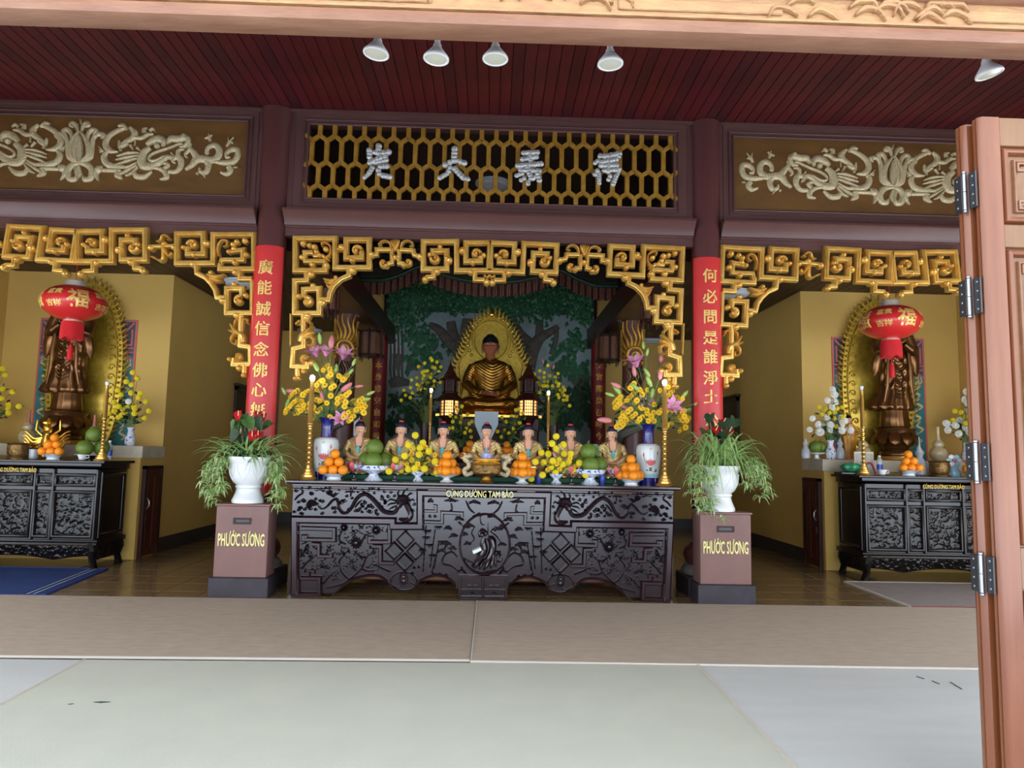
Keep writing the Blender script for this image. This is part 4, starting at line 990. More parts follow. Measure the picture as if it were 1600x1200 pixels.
for k in range(420):
    x, y = rr.uniform(470, 606), rr.uniform(822, 915)
    if (x < 504 and y > 895) or y > 898+abs(x-575)*.0+ (8 if x < 540 else -2) or (x < 528 and y < 846) or (x > 573 and 834 < y < 852) or (x > 590 and y > 850): continue
    a = rr.uniform(0, 2*PI); L = rr.uniform(2.2, 4.4)
    rib(m, [(x, y), (x+L*.5*math.cos(a), y+L*.5*math.sin(a)-.5), (x+L*math.cos(a), y+L*math.sin(a))], [.3, 1.3, .2], .022, 'round', 1)
tag(m.build('leaf_relief', 'rosewood_carved', A), kind='stuff')
q = MB(); q.v = [(-x, y, z) for x, y, z in m.v]; q.f = m.f; tag(q.build('leaf_relief', 'rosewood_carved', A), kind='stuff')
m = MB()
for (x0, y0, x1, y1) in ((661,893,666,820),(672,886,680,826),(678,888,686,846),(676,890,683,862)):
    n = max(3, int((y0-y1)/8))
    for k in range(n):
        f0, f1 = k/n, (k+.86)/n; rib(m, [(x0+(x1-x0)*f0, y0+(y1-y0)*f0), (x0+(x1-x0)*f1, y0+(y1-y0)*f1)], 1.2, .028, 'round')
for (x, y) in ((666,838),(671,850),(685,822),(660,858),(676,866),(690,845),(668,828)):
    for k in range(6): a = .3+k*.5; rib(m, [(x, y), (x+5*math.cos(a), y+3.5*math.sin(a)-1), (x+8*math.cos(a), y+6*math.sin(a))], [.4, 1, .2], .025, 'round', 2)
sym('bamboo_relief', m, 'rosewood_carved')
m = MB()
for (x, y, w_) in ((705,783,12),(672,784,6),(740,786,12),(716,812,10),(697,850,10),(707,858,9),(690,862,8),(708,838,8),(728,824,6),(700,826,7)): pine(m, x, y, w_)
for pts in ([(705,786),(706,796),(700,800)],[(728,782),(734,795),(742,802)],[(715,870),(706,862),(694,868),(692,880),(706,884),(718,894)],[(700,850),(694,858),(698,866)],[(714,893),(722,890),(730,896)],[(716,815),(722,820)]): rib(m, pts, [1.2,1.8,1.8,.8], .028, 'round', 4)
for (x, y) in ((672,806),(680,806),(648,886),(645,894),(655,885),(688,895),(698,897),(676,893),(722,886),(726,893)): swirl(m, x, y, 2.6, 1)
sym('tree_relief', m, 'rosewood_carved')
text('lettering', 'CÚNG DƯỜNG TAM BẢO', .088, 'cream_letter', (*[q_(750, 772)[0]], -.037, q_(750, 772)[1]+.004), A, .003, .007, .64).location.y = -.06

# ================================================================== SIDE ALTARS
def relief_panel(w, h, seed, d=.022, res=.011):
    """carved height field, w x h, standing out of y=0"""
    rg = np.random.RandomState(seed); nx, nz = max(6, int(w/res)), max(6, int(h/res))
    X, Z = np.meshgrid(np.linspace(-w/2, w/2, nx+1), np.linspace(-h/2, h/2, nz+1)); Hh = np.zeros_like(X)
    for k in range(int(w*h/.0016)):
        x0, z0 = rg.uniform(-w/2, w/2), rg.uniform(-h/2, h/2); a = rg.uniform(0, PI); sx, sz = rg.uniform(.006, .012), rg.uniform(.014, .034)
        u = (X-x0)*np.cos(a)+(Z-z0)*np.sin(a); v = -(X-x0)*np.sin(a)+(Z-z0)*np.cos(a)+u*u*rg.uniform(-14, 14)
        Hh = np.maximum(Hh, rg.uniform(.5, 1)*np.exp(-(v/sx)**2-(u/sz)**2))
    e = np.minimum(1, np.minimum(w/2-np.abs(X), h/2-np.abs(Z))/.012); Hh = Hh*e*d
    vs = [(X[j, i], -Hh[j, i], Z[j, i]) for j in range(nz+1) for i in range(nx+1)]; W_ = nx+1
    m = MB(); m.add(vs, [(j*W_+i, j*W_+i+1, (j+1)*W_+i+1, (j+1)*W_+i) for j in range(nz) for i in range(nx)]); return m
SX, SY, SH = 5.47, 8.55, 1.238
zz = lambda y: at(1400, y, SY)[1]
def side_altar(label, x):
    t = thing('side_altar', label, 'altar', (x, SY, 0), 0, 'side altars')
    h = .985
    MB().prism([(-.03, SH-.03), (-.06, SH-.02), (-.06, SH-.004), (-.05, SH), (.66, SH), (.66, SH-.03)], -h-.05, h+.05, 'yz').build('table_top', 'ebony', t, 0)
    MB().prism([(-.0, SH-.08), (-.025, SH-.06), (-.025, SH-.03), (.64, SH-.03), (.64, SH-.1)], -h, h, 'yz').build('cornice', 'ebony', t, 0)
    zb = .275
    MB().box(-h+.015, h-.015, 0, .62, zb, SH-.1).build('carcase', 'ebony', t, 0)
    MB().prism([(0, zb), (-.03, zb), (-.03, zb+.02), (-.012, zb+.035), (-.012, zb+.05), (0, zb+.055), (.64, zb+.055), (.64, zb)], -h-.01, h+.01, 'yz').build('base_moulding', 'ebony', t, 0)
    cols = [(-.7, .225), (-.345, .085), (0, .205), (.345, .085), (.7, .225)]; sd = int(abs(x)*100)+(7 if x > 0 else 0)
    for i, (xc, hw) in enumerate(cols):
        for j, (z0, z1) in enumerate(((.955, 1.07), (.365, .875))):
            ho = relief_panel(hw*2-.03, z1-z0-.03, sd+i*3+j).build('carved_panel', 'ebony_carved', t, 1.2, (xc, -.001, (z0+z1)/2))
            m = MB(); m.ribbon([(xc-hw, z0), (xc+hw, z0), (xc+hw, z1), (xc-hw, z1)], .022, .035, 0, 'round', True); m.build('panel_frame', 'ebony', t, .6)
    m = MB()                                                       # bead posts between the panels
    for xc in (-.95, -.45, -.24, .24, .45, .95): m.box(xc-.012, xc+.012, -.03, 0, zb+.055, SH-.1, .005)
    for k, xc in enumerate((-.95, -.45, -.24, .24, .45, .95)): MB().box(xc-.012, xc+.012, -.03, 0, zb+.055, SH-.1, .005).build('stile', 'ebony', t, 0)
    for s in (-1, 1):
        m = MB(); xs = s*(h-.015)
        m.M = Matrix.Translation((xs, .31, 0)) @ Matrix.Rotation(s*PI/2, 4, 'Z')
        m.ribbon([(-.25, zb+.1), (.25, zb+.1), (.25, SH-.16), (-.25, SH-.16)], .03, .02, 0, 'round', True); m.build('side_panel', 'ebony', t)
        for y0 in (.03, .58):                                      # cabriole legs
            MB().tube([(s*(h-.06), y0+.0, .27), (s*(h-.03), y0-.025, .2), (s*(h-.045), y0-.01, .1), (s*(h-.02), y0-.03, .045), (s*(h-.01), y0-.035, .0)], [.07, .065, .04, .04, .05], 10).build('leg', 'ebony_carved', t)
    w = relief_panel(2*h-.12, .17, sd+50, .03, .012)
    for i, p in enumerate(w.v):
        f = (p[2]+.085)/.17; dip = .05*abs(math.cos(p[0]*3.2))*(1-f)
        w.v[i] = (p[0], p[1]-.02+.05*(1-f), p[2]+dip+.18)
    w.build('apron', 'ebony_carved', t, 1.2)
    for s in (-1, 1):
        w = relief_panel(.5, .17, sd+60+s, .03, .012); w.v = [(s*(h-.03)+(-s)*p[1]*-1, .31+p[0], p[2]+.18) for p in w.v]; w.build('apron', 'ebony_carved', t, 1.2)
    text('lettering', 'CÚNG DƯỜNG TAM BẢO', .064, 'yellow_letter', (0, -.03, 1.122), t, .002, .006, .68)
    return t
side_altar('black carved altar table in the left niche, beside the blue mat', -SX+.01)
side_altar('black carved altar table in the right niche, behind the taupe mat', SX+.015)

# ================================================================== FIGURES
def seat_shapes(m):
    R = lambda z, rx, ry, cy=0., n=24: [(rx*math.cos(2*PI*k/n), cy+ry*math.sin(2*PI*k/n), z) for k in range(n)]
    m.loft([R(.02, .2, .15), R(.12, .2, .14), R(.25, .185, .12), R(.4, .2, .125, .005), R(.52, .245, .125, .01), R(.6, .255, .11, .012), R(.64, .2, .09, .015), R(.665, .12, .075, .015), R(.69, .07, .06, .015)])
    for s in (-1, 1):
        m.tube([(s*.08, .02, .1), (s*.22, -.05, .09), (s*.3, -.11, .08)], [.12, .105, .08], 14)
        m.sphere((s*.29, -.1, .078), .085, 14, 10)
        m.tube([(s*.3, -.12, .078), (s*.16, -.21, .07), (-s*.04, -.235, .06)], [.08, .072, .055], 14)
        m.tube([(s*.22, .01, .58), (s*.275, 0, .46), (s*.305, -.02, .34)], [.062, .066, .066], 14)
        m.tube([(s*.305, -.02, .34), (s*.21, -.12, .25), (s*.09, -.195, .2)], [.068, .058, .05], 14)
        m.sphere((s*.305, -.02, .335), .068, 12, 8)
        m.tube([(s*.24, -.06, .27), (s*.2, -.12, .16), (s*.16, -.15, .1)], [.05, .06, .05], 10)   # hanging sleeve
    m.sphere((0, -.1, .07), .17, 16, 10, (1.3, .9, .6))
def head_parts(root, H, skin, hair, lips='lips', knob=None, hairs=True, o=(0, 0, 0), hs_=1., eye='eye_line'):
    """head about o (chin near z=.70H of a seated figure of height H); returns the head"""
    m = MB(); n, rg = 24, 18; hz = .82; vs = []
    def surf(u, v):
        a = (u)*2*PI-PI/2; ph = v*PI-PI/2; x = .088*math.cos(ph)*math.cos(a); y = .098*math.cos(ph)*math.sin(a); z = .122*math.sin(ph)
        if z < 0: k = 1+z*1.3; x *= max(.74, k); y *= max(.8, 1+z*.6)
        if y < 0:
            y -= .02*math.exp(-((x/.013)**2)-((z+.022)/.022)**2)            # nose
            y -= .007*math.exp(-((x/.022)**2)-((z+.062)/.009)**2)           # mouth
            y += .010*(math.exp(-(((abs(x)-.035)/.018)**2)-((z-.005)/.014)**2))
            y -= .006*(math.exp(-(((abs(x)-.035)/.026)**2)-((z-.03)/.008)**2))
            y -= .008*math.exp(-((x/.03)**2)-((z+.105)/.02)**2)
        return (x, y, z+hz)
    m.grid(36, 26, lambda u, v: surf(u, v))
    for s in (-1, 1): m.tube([(s*.084, .01, hz+.03), (s*.094, .005, hz+.02), (s*.094, 0, hz-.03), (s*.086, -.002, hz-.075)], [.01, .015, .012, .009], 8, .6)
    m.tube([(0, .012, .655), (0, .01, .7), (0, .005, hz-.06)], [.072, .058, .056], 16)
    S = lambda mb: setattr(mb, 'v', [(x*H*hs_+o[0], (y*hs_)*H+o[1], (.69+(z-.69)*hs_)*H+o[2]) for x, y, z in mb.v]) or mb
    hd = S(m).build('head', skin, root, 1.2)
    f = MB()
    for s in (-1, 1): f.tube([(s*.018, -.094, hz+.004), (s*.034, -.094, hz-.002), (s*.052, -.083, hz+.003)], .0035, 5)
    for s in (-1, 1): f.tube([(s*.012, -.1, hz+.03), (s*.034, -.098, hz+.039), (s*.06, -.08, hz+.03)], .0028, 5)
    S(f).build('eyes', eye, hd)
    f = MB().tube([(-.02, -.094, hz-.061), (0, -.1, hz-.063), (.02, -.094, hz-.061)], [.003, .0065, .003], 6); S(f).build('mouth', lips, hd)
    if hairs:
        h = MB()
        def hs(u, v):
            a = u*2*PI-PI/2; ph = v*PI/2; lift = .02*max(0, -math.sin(a))
            z = .108*math.sin(ph)+lift*(1-v); r = math.cos(ph)**.7
            return (.101*r*math.cos(a), .112*r*math.sin(a)+.004, z+hz+.018-(.05*(1-v) if math.sin(a) > -.2 else 0))
        h.grid(32, 12, hs); h.sphere((0, .008, hz+.118), .052, 16, 10, (1, 1, .6))
        S(h).build('hair', hair, hd, 1.2)
        if knob: S(MB().sphere((0, -.004, hz+.142), .046, 14, 8, (1, .9, .5))).build('crown_jewel', knob, hd)
    return hd
def hand_pair(root, H, skin):
    """two hands laid palm on palm in the lap"""
    m = MB()
    for s, z in ((1, .185), (-1, .205)):
        m.sphere((s*.035, -.235, z), .036, 12, 8, (1.15, .8, .42))
        m.tube([(s*.1, -.205, z+.01), (s*.06, -.228, z)], [.03, .026], 10)
        for k in range(4):
            y = -.258+.017*k; L = (.085, .1, .095, .075)[k]
            m.tube([(s*.02, y, z), (s*(.02-L*.55), y-.002, z+.003), (s*(.02-L), y+.002, z+.008)], [.0095, .009, .0065], 7)
        m.tube([(s*.055, -.262, z+.005), (s*.03, -.275, z+.022), (s*.006, -.268, z+.032)], [.011, .009, .007], 7)
    m.v = [(x*H, y*H, z*H) for x, y, z in m.v]
    return m.build('hands', skin, root, 1.2)
def lotus_seat(m, r, z0, h, n=16, rows=2, back=True):
    m.lathe([(r*.7, z0), (r*.82, z0+h*.15), (r*.75, z0+h*.5), (r*.95, z0+h), (r*.001, z0+h)], 28)
    for q in range(rows):
        for k in range(n):
            a = 2*PI*(k+.5*q)/n; ca, sa = math.cos(a), math.sin(a); w = PI*r/n*1.02
            vs = []; fs = []
            for i in range(5):
                f = i/4; rr = r*(.78+.3*math.sin(f*1.9)+(.04*q)); z = z0+h*(.05+.95*f) if q else z0+h*(.85-.95*f*.85)
                ww = w*math.sin(.35+f*2.5) if f < 1 else .002
                for u in (-1, 0, 1): vs.append((ca*(rr+(.0 if u else .02*r))-sa*u*ww, sa*(rr+(.0 if u else .02*r))+ca*u*ww, z))
            for i in range(4):
                for u in range(2): fs.append((i*3+u, i*3+u+1, i*3+4+u, i*3+3+u))
            m.add(vs, fs)
    return m
sh = MB(); seat_shapes(sh)
BODY = fuse(sh, .0085, 5)
def robe_mesh(H, mat, folds=.0, freq=70.):
    me = BODY.copy()
    ns = [v.normal.copy() for v in me.vertices]
    for v, n in zip(me.vertices, ns):
        c = v.co.copy(); f = 0
        if folds:
            if c.z > .2 and c.y < .05: f = math.sin(freq*(c.z-1.1*abs(c.x-.03)**1.4))
            elif c.y < .02: f = math.sin(freq*1.2*(abs(c.y+.24)+c.z*.8))
            f = folds*f*(.4+.6*max(0, -n.y))
        v.co = (c+n*f)*H
    setmat(me, mat); return me

# ------------------------------------------------------------------ seven painted statuettes on the main altar
stat = thing('buddha_statuette', 'x', 'statuette', (0, 0, 0), 0, 'seven seated statuettes on the main altar')
SHt = .49; sb = .07
rb = robe_mesh(SHt, 'gold_statue', .005, 95); link('robe', rb, stat, (0, 0, sb))
hp = thing('x', None, None); bpy.data.objects.remove(hp)
hd = head_parts(stat, SHt, 'skin', 'hair_blue', 'lips', 'red_jewel', hs_=1.22); hd.location.z = sb
c = MB()                                                           # bare chest between the robe edges
c.add([tuple(Vector(p)*SHt) for p in [(-.075, -.098, .665), (.075, -.098, .665), (.07, -.135, .57), (.05, -.14, .47), (-.05, -.14, .47), (-.07, -.135, .57), (0, -.118, .67), (0, -.15, .56), (0, -.148, .47)]], [(0, 6, 7, 5), (6, 1, 2, 7), (5, 7, 8, 4), (7, 2, 3, 8)])
c.build('chest', 'skin', stat, 1.2).location.z = sb
for s in (-1, 1):
    MB().tube([tuple(Vector(p)*SHt) for p in [(s*.06, -.03, .7), (s*.085, -.1, .66), (s*.085, -.138, .56), (s*.06, -.146, .46), (s*.03, -.15, .42)]], [.012*SHt*1.1, .016*SHt, .016*SHt, .014*SHt, .01*SHt], 8).build('collar', 'incense', stat).location.z = sb
MB().box(-.018, .018, -.105, -.085, .13, .21, .006).build('sash', 'teal_sash', stat, 0, (0, 0, sb+.02))
MB().tube([tuple(Vector(p)*SHt) for p in [(-.06, -.148, .44), (0, -.155, .42), (.06, -.148, .44)]], .012*SHt, 8).build('sash_knot', 'gold_shiny', stat).location.z = sb
hand_pair(stat, SHt, 'skin').location.z = sb
for s in (-1, 1): MB().tube([tuple(Vector(p)*SHt) for p in [(s*.25, -.1, .3), (s*.17, -.19, .24), (s*.08, -.235, .2)]], [.04*SHt, .034*SHt, .03*SHt], 10).build('forearm', 'skin', stat).location.z = sb
lotus_seat(MB(), .2, 0, .08, 16).build('lotus_seat', 'gold_statue', stat, 1.0)
names = ['behind the left porcelain vase and first oranges', 'second from the left, beside the left green pomelos', 'third from the left, behind the yellow ball flowers', 'in the middle, behind the gilt incense burner', 'third from the right, behind orange pyramid', 'second from the right, behind yellow ball flowers', 'rightmost of the row, behind the pomelo leaves']
for i, px in enumerate((562, 626, 692, 760, 825, 891, 956)):
    X, Z = at(px, 700, 7.78)
    lab = 'seated statuette in gold robe, '+('leftmost of the row' if i == 0 else names[i])
    if i == 0: stat.location = (X, 7.78, AT+.05); stat['label'] = lab; stat['group'] = 'seven seated statuettes on the main altar'
    else: copy_tree(stat, None, (X, 7.78, AT+.05), 0, lab)

# ------------------------------------------------------------------ great golden buddha with flaming mandorla
GB = (0.0, 12.6); bz = at(765, 640, 12.45)[1]
G = thing('golden_buddha', 'large seated golden buddha in draped robe before the tree mural', 'statue', (GB[0], GB[1], bz))
HH = (at(765, 516, 12.6)[1]-bz)/1.06
link('robe', robe_mesh(HH, 'buddha_gold', .0026, 165), G)
head_parts(G, HH, 'skin_dark', 'hair_black', 'lips', hs_=1.15, eye='hair_black'); hand_pair(G, HH, 'skin_dark')
def mandorla(name, label, loc, outline, mat, flames, flame_len, beads, rows, th=.04, parent=None, n_b=60):
    t = thing(name, label, 'mandorla', loc)
    P_ = smooth_path(outline, 8); P_ = P_+[(-x, z) for x, z in reversed(P_[:-1])]
    MB().prism(P_, 0, th).build('back_plate', mat, t, 0)
    def off(path, f, cz): return [(x*f, cz+(z-cz)*f) for x, z in path]
    cz = sum(z for x, z in P_)/len(P_)
    for f, wd in rows: m = MB(); m.ribbon(off(P_, f, cz), wd, .025, 0, 'round'); m.build('moulding', mat, t)
    acc = [0]
    for a, b in zip(P_, P_[1:]): acc.append(acc[-1]+math.hypot(b[0]-a[0], b[1]-a[1]))
    tot = acc[-1]
    def pt(s):
        for i in range(1, len(acc)):
            if acc[i] >= s: u = (s-acc[i-1])/max(1e-6, acc[i]-acc[i-1]); a, b = P_[i-1], P_[i]; d = Vector((b[0]-a[0], b[1]-a[1])).normalized(); return (a[0]+(b[0]-a[0])*u, a[1]+(b[1]-a[1])*u), d
        return P_[-1], Vector((1, 0))
    fm = MB(); L = flame_len; wv = [(0, 0), (.09*L, .35*L), (-.06*L, .7*L), (.1*L, 1.05*L)]
    for k in range(flames):
        s = tot*(k+.5)/flames; (x, z), d = pt(s); nrm = Vector((-d.y, d.x)); up = Vector((0, 1)); sg = -1 if x < 0 else 1
        dr = (nrm*.8+up*.45).normalized(); sd = Vector((dr.y, -dr.x))*sg
        m = MB(); m.ribbon(smooth_path([(x+dr.x*v+sd.x*u, z+dr.y*v+sd.y*u) for u, v in wv], 3), lerp_list([.2*L, .17*L, .1*L, .012*L], 10), .03, .02, 'round'); m.build('flame', mat, t)
    for k in range(beads):
        s = tot*(k+.5)/beads; (x, z), d = pt(s); f = .93
        MB().dome(x*f, cz+(z-cz)*f, L*.2, .05, 0, 8).build('bead', mat, t) if beads < 90 else None
    return t, P_, cz
ow = lambda pts, Y, ox, oz: [(lambda a: (a[0]-ox, a[1]-oz))(at(x, y, Y)) for x, y in pts]
MY = 13.05
KG = (.19173, 670, 470); gp = lambda pts: [(KG[1]+KG[0]*x, KG[2]+KG[0]*y) for x, y in pts]
ol = ow(gp([(235,790),(232,640),(228,520),(285,425),(325,310),(385,210),(450,140),(506,108)]), MY, at(767, 600, MY)[0], 2.0)
tm, PP, czm = mandorla('flaming_mandorla', 'gold flame-edged mandorla behind the large golden buddha', (0.01, MY, 2.0), [(x, z) for x, z in ol], 'mandorla_gold', 46, .17, 0, ((.93, .02), ), .06)
cz_h = at(767, 470+.19173*330, MY)[1]-2.0
m = MB(); m.ribbon([(.0+.33*math.cos(a*2*PI/40), cz_h+.36*math.sin(a*2*PI/40)) for a in range(40)], .03, .04, 0, 'bar', True); m.build('halo_ring', 'mandorla_gold', tm)
for k in range(22):
    a = -.6+4.35*k/21; MB().dome(.43*math.cos(a), cz_h+.46*math.sin(a), .035, .05, 0, 8).build('boss', 'mandorla_gold', tm)
MB().dome(0, cz_h+.5, .06, .08).build('crest_jewel', 'gold_shiny', tm)
for s in (-1, 1):
    m = MB(); m.ribbon(smooth_path([(s*.36, .1), (s*.52, .3), (s*.5, .62), (s*.33, .78)], 6), .02, .03, 0, 'round'); m.build('arm_moulding', 'mandorla_gold', tm)

# ------------------------------------------------------------------ standing bronze figures of the niches
def standing():
    t = thing('bronze_statue', 'x', 'statue', (0, 0, 0), 0, 'standing bronze statues')
    H = 1.72; m = MB(); n = 56
    # (z, cx, rx, ry)
    S_ = [(.0, -.05, .33, .2), (.05, -.06, .37, .22), (.12, -.05, .34, .21), (.25, -.02, .27, .2), (.45, 0, .235, .19), (.7, .01, .235, .19), (.9, .01, .245, .185), (1.08, 0, .25, .175), (1.25, 0, .245, .16), (1.36, 0, .2, .135), (1.42, 0, .11, .1), (1.46, 0, .06, .06)]
    rings = []
    zs = np.linspace(0, 1.46, 60)
    for z in zs:
        cx, rx, ry = [np.interp(z, [s[0] for s in S_], [s[k] for s in S_]) for k in (1, 2, 3)]
        ring = []
        for k in range(n):
            a = 2*PI*k/n; fz = max(0, -math.sin(a)); low = max(0, 1-z/1.0)
            fold = .02*(.25+low)*math.sin(13*a+2.2*math.sin(z*3))+(.016*fz*math.sin(30*(z+.35*abs(math.cos(a+.25)))) if z > .35 else 0)
            ring.append((cx+(rx+fold)*math.cos(a), (ry+fold)*math.sin(a), z))
        rings.append(ring)
    m.loft(rings); m.build('robe', 'bronze', t, 1.3)
    # long panels of the mantle and sleeves
    for s in (-1, 1):
        MB().tube([(s*.23, -.02, 1.3), (s*.3, -.04, 1.1), (s*.3, -.1, .95), (s*.18, -.22, 1.0), (s*.06, -.25, 1.08)], [.09, .09, .085, .065, .04], 14).build('arm', 'bronze', t)
        MB().tube([(s*.26, -.1, 1.0), (s*.31, -.1, .82), (s*.33, -.08, .66), (s*.36, -.07, .56)], [.06, .085, .07, .01], 12, .6).build('sleeve', 'bronze', t)
        MB().tube([(s*.16, -.19, 1.05), (s*.19, -.2, .7), (s*.2, -.19, .4), (s*.25, -.17, .14)], [.02, .03, .03, .012], 8, .5).build('mantle_edge', 'bronze', t)
    m = MB()
    for k in range(14):
        z = 1.0-k*.06; w_ = .13-.002*k
        m.tube(smooth_path([(-w_, -.185, z+.06), (-.02, -.215, z-.03), (w_*.9, -.19, z+.05)], 4), lerp_list([.005, .012, .005], 9), 7)
    m.build('drape_folds', 'bronze', t)
    m = MB(); 
    for s in (-1, 1):
        m.sphere((s*.03, -.27, 1.12), .034, 10, 8, (.8, .5, 1.1))
        for k in range(4): m.tube([(s*(.01+.013*k), -.28, 1.14), (s*(.008+.012*k), -.282, 1.19), (s*.008, -.275, 1.225-.006*k)], [.009, .008, .005], 6)
        m.tube([(s*.05, -.275, 1.11), (s*.055, -.285, 1.15)], [.01, .007], 6)
    m.build('hands', 'bronze', t)
    head_parts(t, 1.0, 'bronze', 'bronze', 'bronze', None, True, (0, -.02, .72))
    v = MB(); v.loft([[(.15*math.cos(a), .01+.13*math.sin(a)*(1 if math.sin(a) > 0 else .25), 1.36+.0) for a in np.linspace(0, 2*PI, 24, endpoint=False)], [(.125*math.cos(a), .02+.125*math.sin(a)*(1 if math.sin(a) > 0 else .2), 1.5) for a in np.linspace(0, 2*PI, 24, endpoint=False)], [(.118*math.cos(a), .02+.13*math.sin(a)*(1 if math.sin(a) > 0 else .25), 1.62) for a in np.linspace(0, 2*PI, 24, endpoint=False)], [(.07*math.cos(a), .02+.09*math.sin(a), 1.73) for a in np.linspace(0, 2*PI, 24, endpoint=False)]]); v.build('veil', 'bronze', t, 1.2)
    # skirted foot and lotus pedestal
    m = MB(); m.lathe([(.2, -.3), (.23, -.26), (.21, -.1), (.2, .02)], 40, (0, 0, 0), 1, .85, (14, .05)); m.build('under_robe', 'bronze', t, 1.2)
    p = MB(); lotus_seat(p, .34, -.58, .28, 12, 1); p.lathe([(.2, -.75), (.24, -.73), (.24, -.68), (.19, -.64), (.22, -.58)], 32); p.lathe([(.3, -.32), (.3, -.3), (.2, -.28)], 32); p.build('lotus_pedestal', 'bronze', t, 1.0)
    MB().lathe([(.27, -.82), (.28, -.8), (.27, -.75)], 32).build('foot_disc', 'brass', t)
    return t
B1 = standing(); zs_ = 1.425+.82
sx_ = at(104, 640, 9.58)[0]
B1.location = (sx_, 9.58, zs_); B1['label'] = 'standing bronze statue behind the left red lantern'; B1.scale = (.82,)*3; B1.location.z = 1.425+.82*.82
copy_tree(B1, None, (at(1397, 640, 9.58)[0], 9.58, 1.425+.82*.82), 0, 'standing bronze statue behind the right red lantern', scl=.82)
for s in (-1, 1):
    Ym = 9.86; xm = at(137, 560, Ym)[0] if s < 0 else at(1368, 580, Ym)[0]
    hw = .56; ztop = at(137, 436, Ym)[1] if s < 0 else at(1368, 462, Ym)[1]
    ol = [(-.36, 1.43), (-.45, 1.75), (-.5, 2.2), (-.495, 2.7), (-.43, 3.1), (-.3, 3.42), (-.14, 3.6), (0, ztop-.06)]
    tm, PP, cz0 = mandorla('standing_mandorla', 'gold flame-edged mandorla on the wall of the left niche' if s < 0 else 'gold flame-edged mandorla on the wall of the right niche', (xm, Ym-.06, 0), ol, 'mandorla_gold', 64, .09, 62, ((.86, .012),), .05)
    rg = random.Random(3)
    for k in range(13):                                            # raised scrolls down both inner edges
        for sd in (-1, 1):
            z0 = 1.7+k*.13; xo = sd*np.interp(z0, [1.4, 2.2, 2.7, 3.1, 3.4], [.26, .36, .36, .29, .17])
            m = MB(); m.ribbon([(xo+.05*(1-.8*i/9)*math.cos(i*.75)*sd, z0+.05*(1-.8*i/9)*math.sin(i*.75)) for i in range(10)], lerp_list([.004, .012, .008], 10), .02, 0, 'round'); m.build('scroll', 'mandorla_gold', tm)
    # painted panel behind
    x0, x1 = (at(66, 500, NY)[0], at(215, 500, NY)[0]) if s < 0 else (at(1300, 525, NY)[0], at(1441, 525, NY)[0])
    zt = 3.14
    t = thing('painted_panel', 'teal painted wall panel with salmon key corners behind the left mandorla' if s < 0 else 'teal painted wall panel with salmon key corners behind the right mandorla', 'wall panel', ((x0+x1)/2, NY, 0), 0, 'painted wall panels')
    w_ = (x1-x0)/2
    MB().box(-w_, w_, -.012, 0, 1.43, zt).build('field', 'teal_paint', t, 0)
    m = MB(); m.ribbon([(-w_, 1.43), (-w_, zt), (w_, zt), (w_, 1.43)], .012, .016, 0, 'flat'); m.build('border', 'salmon_paint', t, 0)
    for sd in (-1, 1):
        X = lambda v: sd*(w_-v)
        MB().prism([(X(.02), zt-.02), (X(.42), zt-.02), (X(.3), zt-.34), (X(.22), zt-.42), (X(.02), zt-.5)], -.014, -.012).build('corner_field', 'slate_paint', t, 0)
        m = MB()
        for pts in ([(.03, zt-.03), (.3, zt-.33)], [(.05, zt-.12), (.05, zt-.34), (.14, zt-.34), (.14, zt-.22), (.1, zt-.2)], [(.12, zt-.05), (.3, zt-.05), (.3, zt-.2), (.2, zt-.14)], [(.02, zt-.38), (.24, zt-.38), (.24, zt-.3)], [(.02, zt-.44), (.1, zt-.44), (.1, zt-.5), (.02, zt-.55)]):
            m.ribbon([(X(a), b) for a, b in pts], .012, .006, -.013, 'flat')
        m.build('key_corner', 'salmon_paint', t, 0)
        m = MB()
        for k in range(7):
            z0 = 1.5+k*.16; xo = X(.1+.03*(k % 2))
            m.ribbon(smooth_path([(xo, z0), (xo+sd*.05, z0+.05), (xo-sd*.03, z0+.1), (xo+sd*.02, z0+.16)], 4), lerp_list([.006, .016, .014, .004], 13), .006, -.011, 'flat')
        for k in range(4): m.ribbon(smooth_path([(X(.12)-sd*.02*k, 2.42), (X(.1)-sd*.04*(k-1.5), 2.52), (X(.12)-sd*.03*(k-1.5), 2.64)], 3), lerp_list([.008, .01, .003], 7), .006, -.011, 'flat')
        m.build('painted_dragon', 'cream_paint', t, 0)

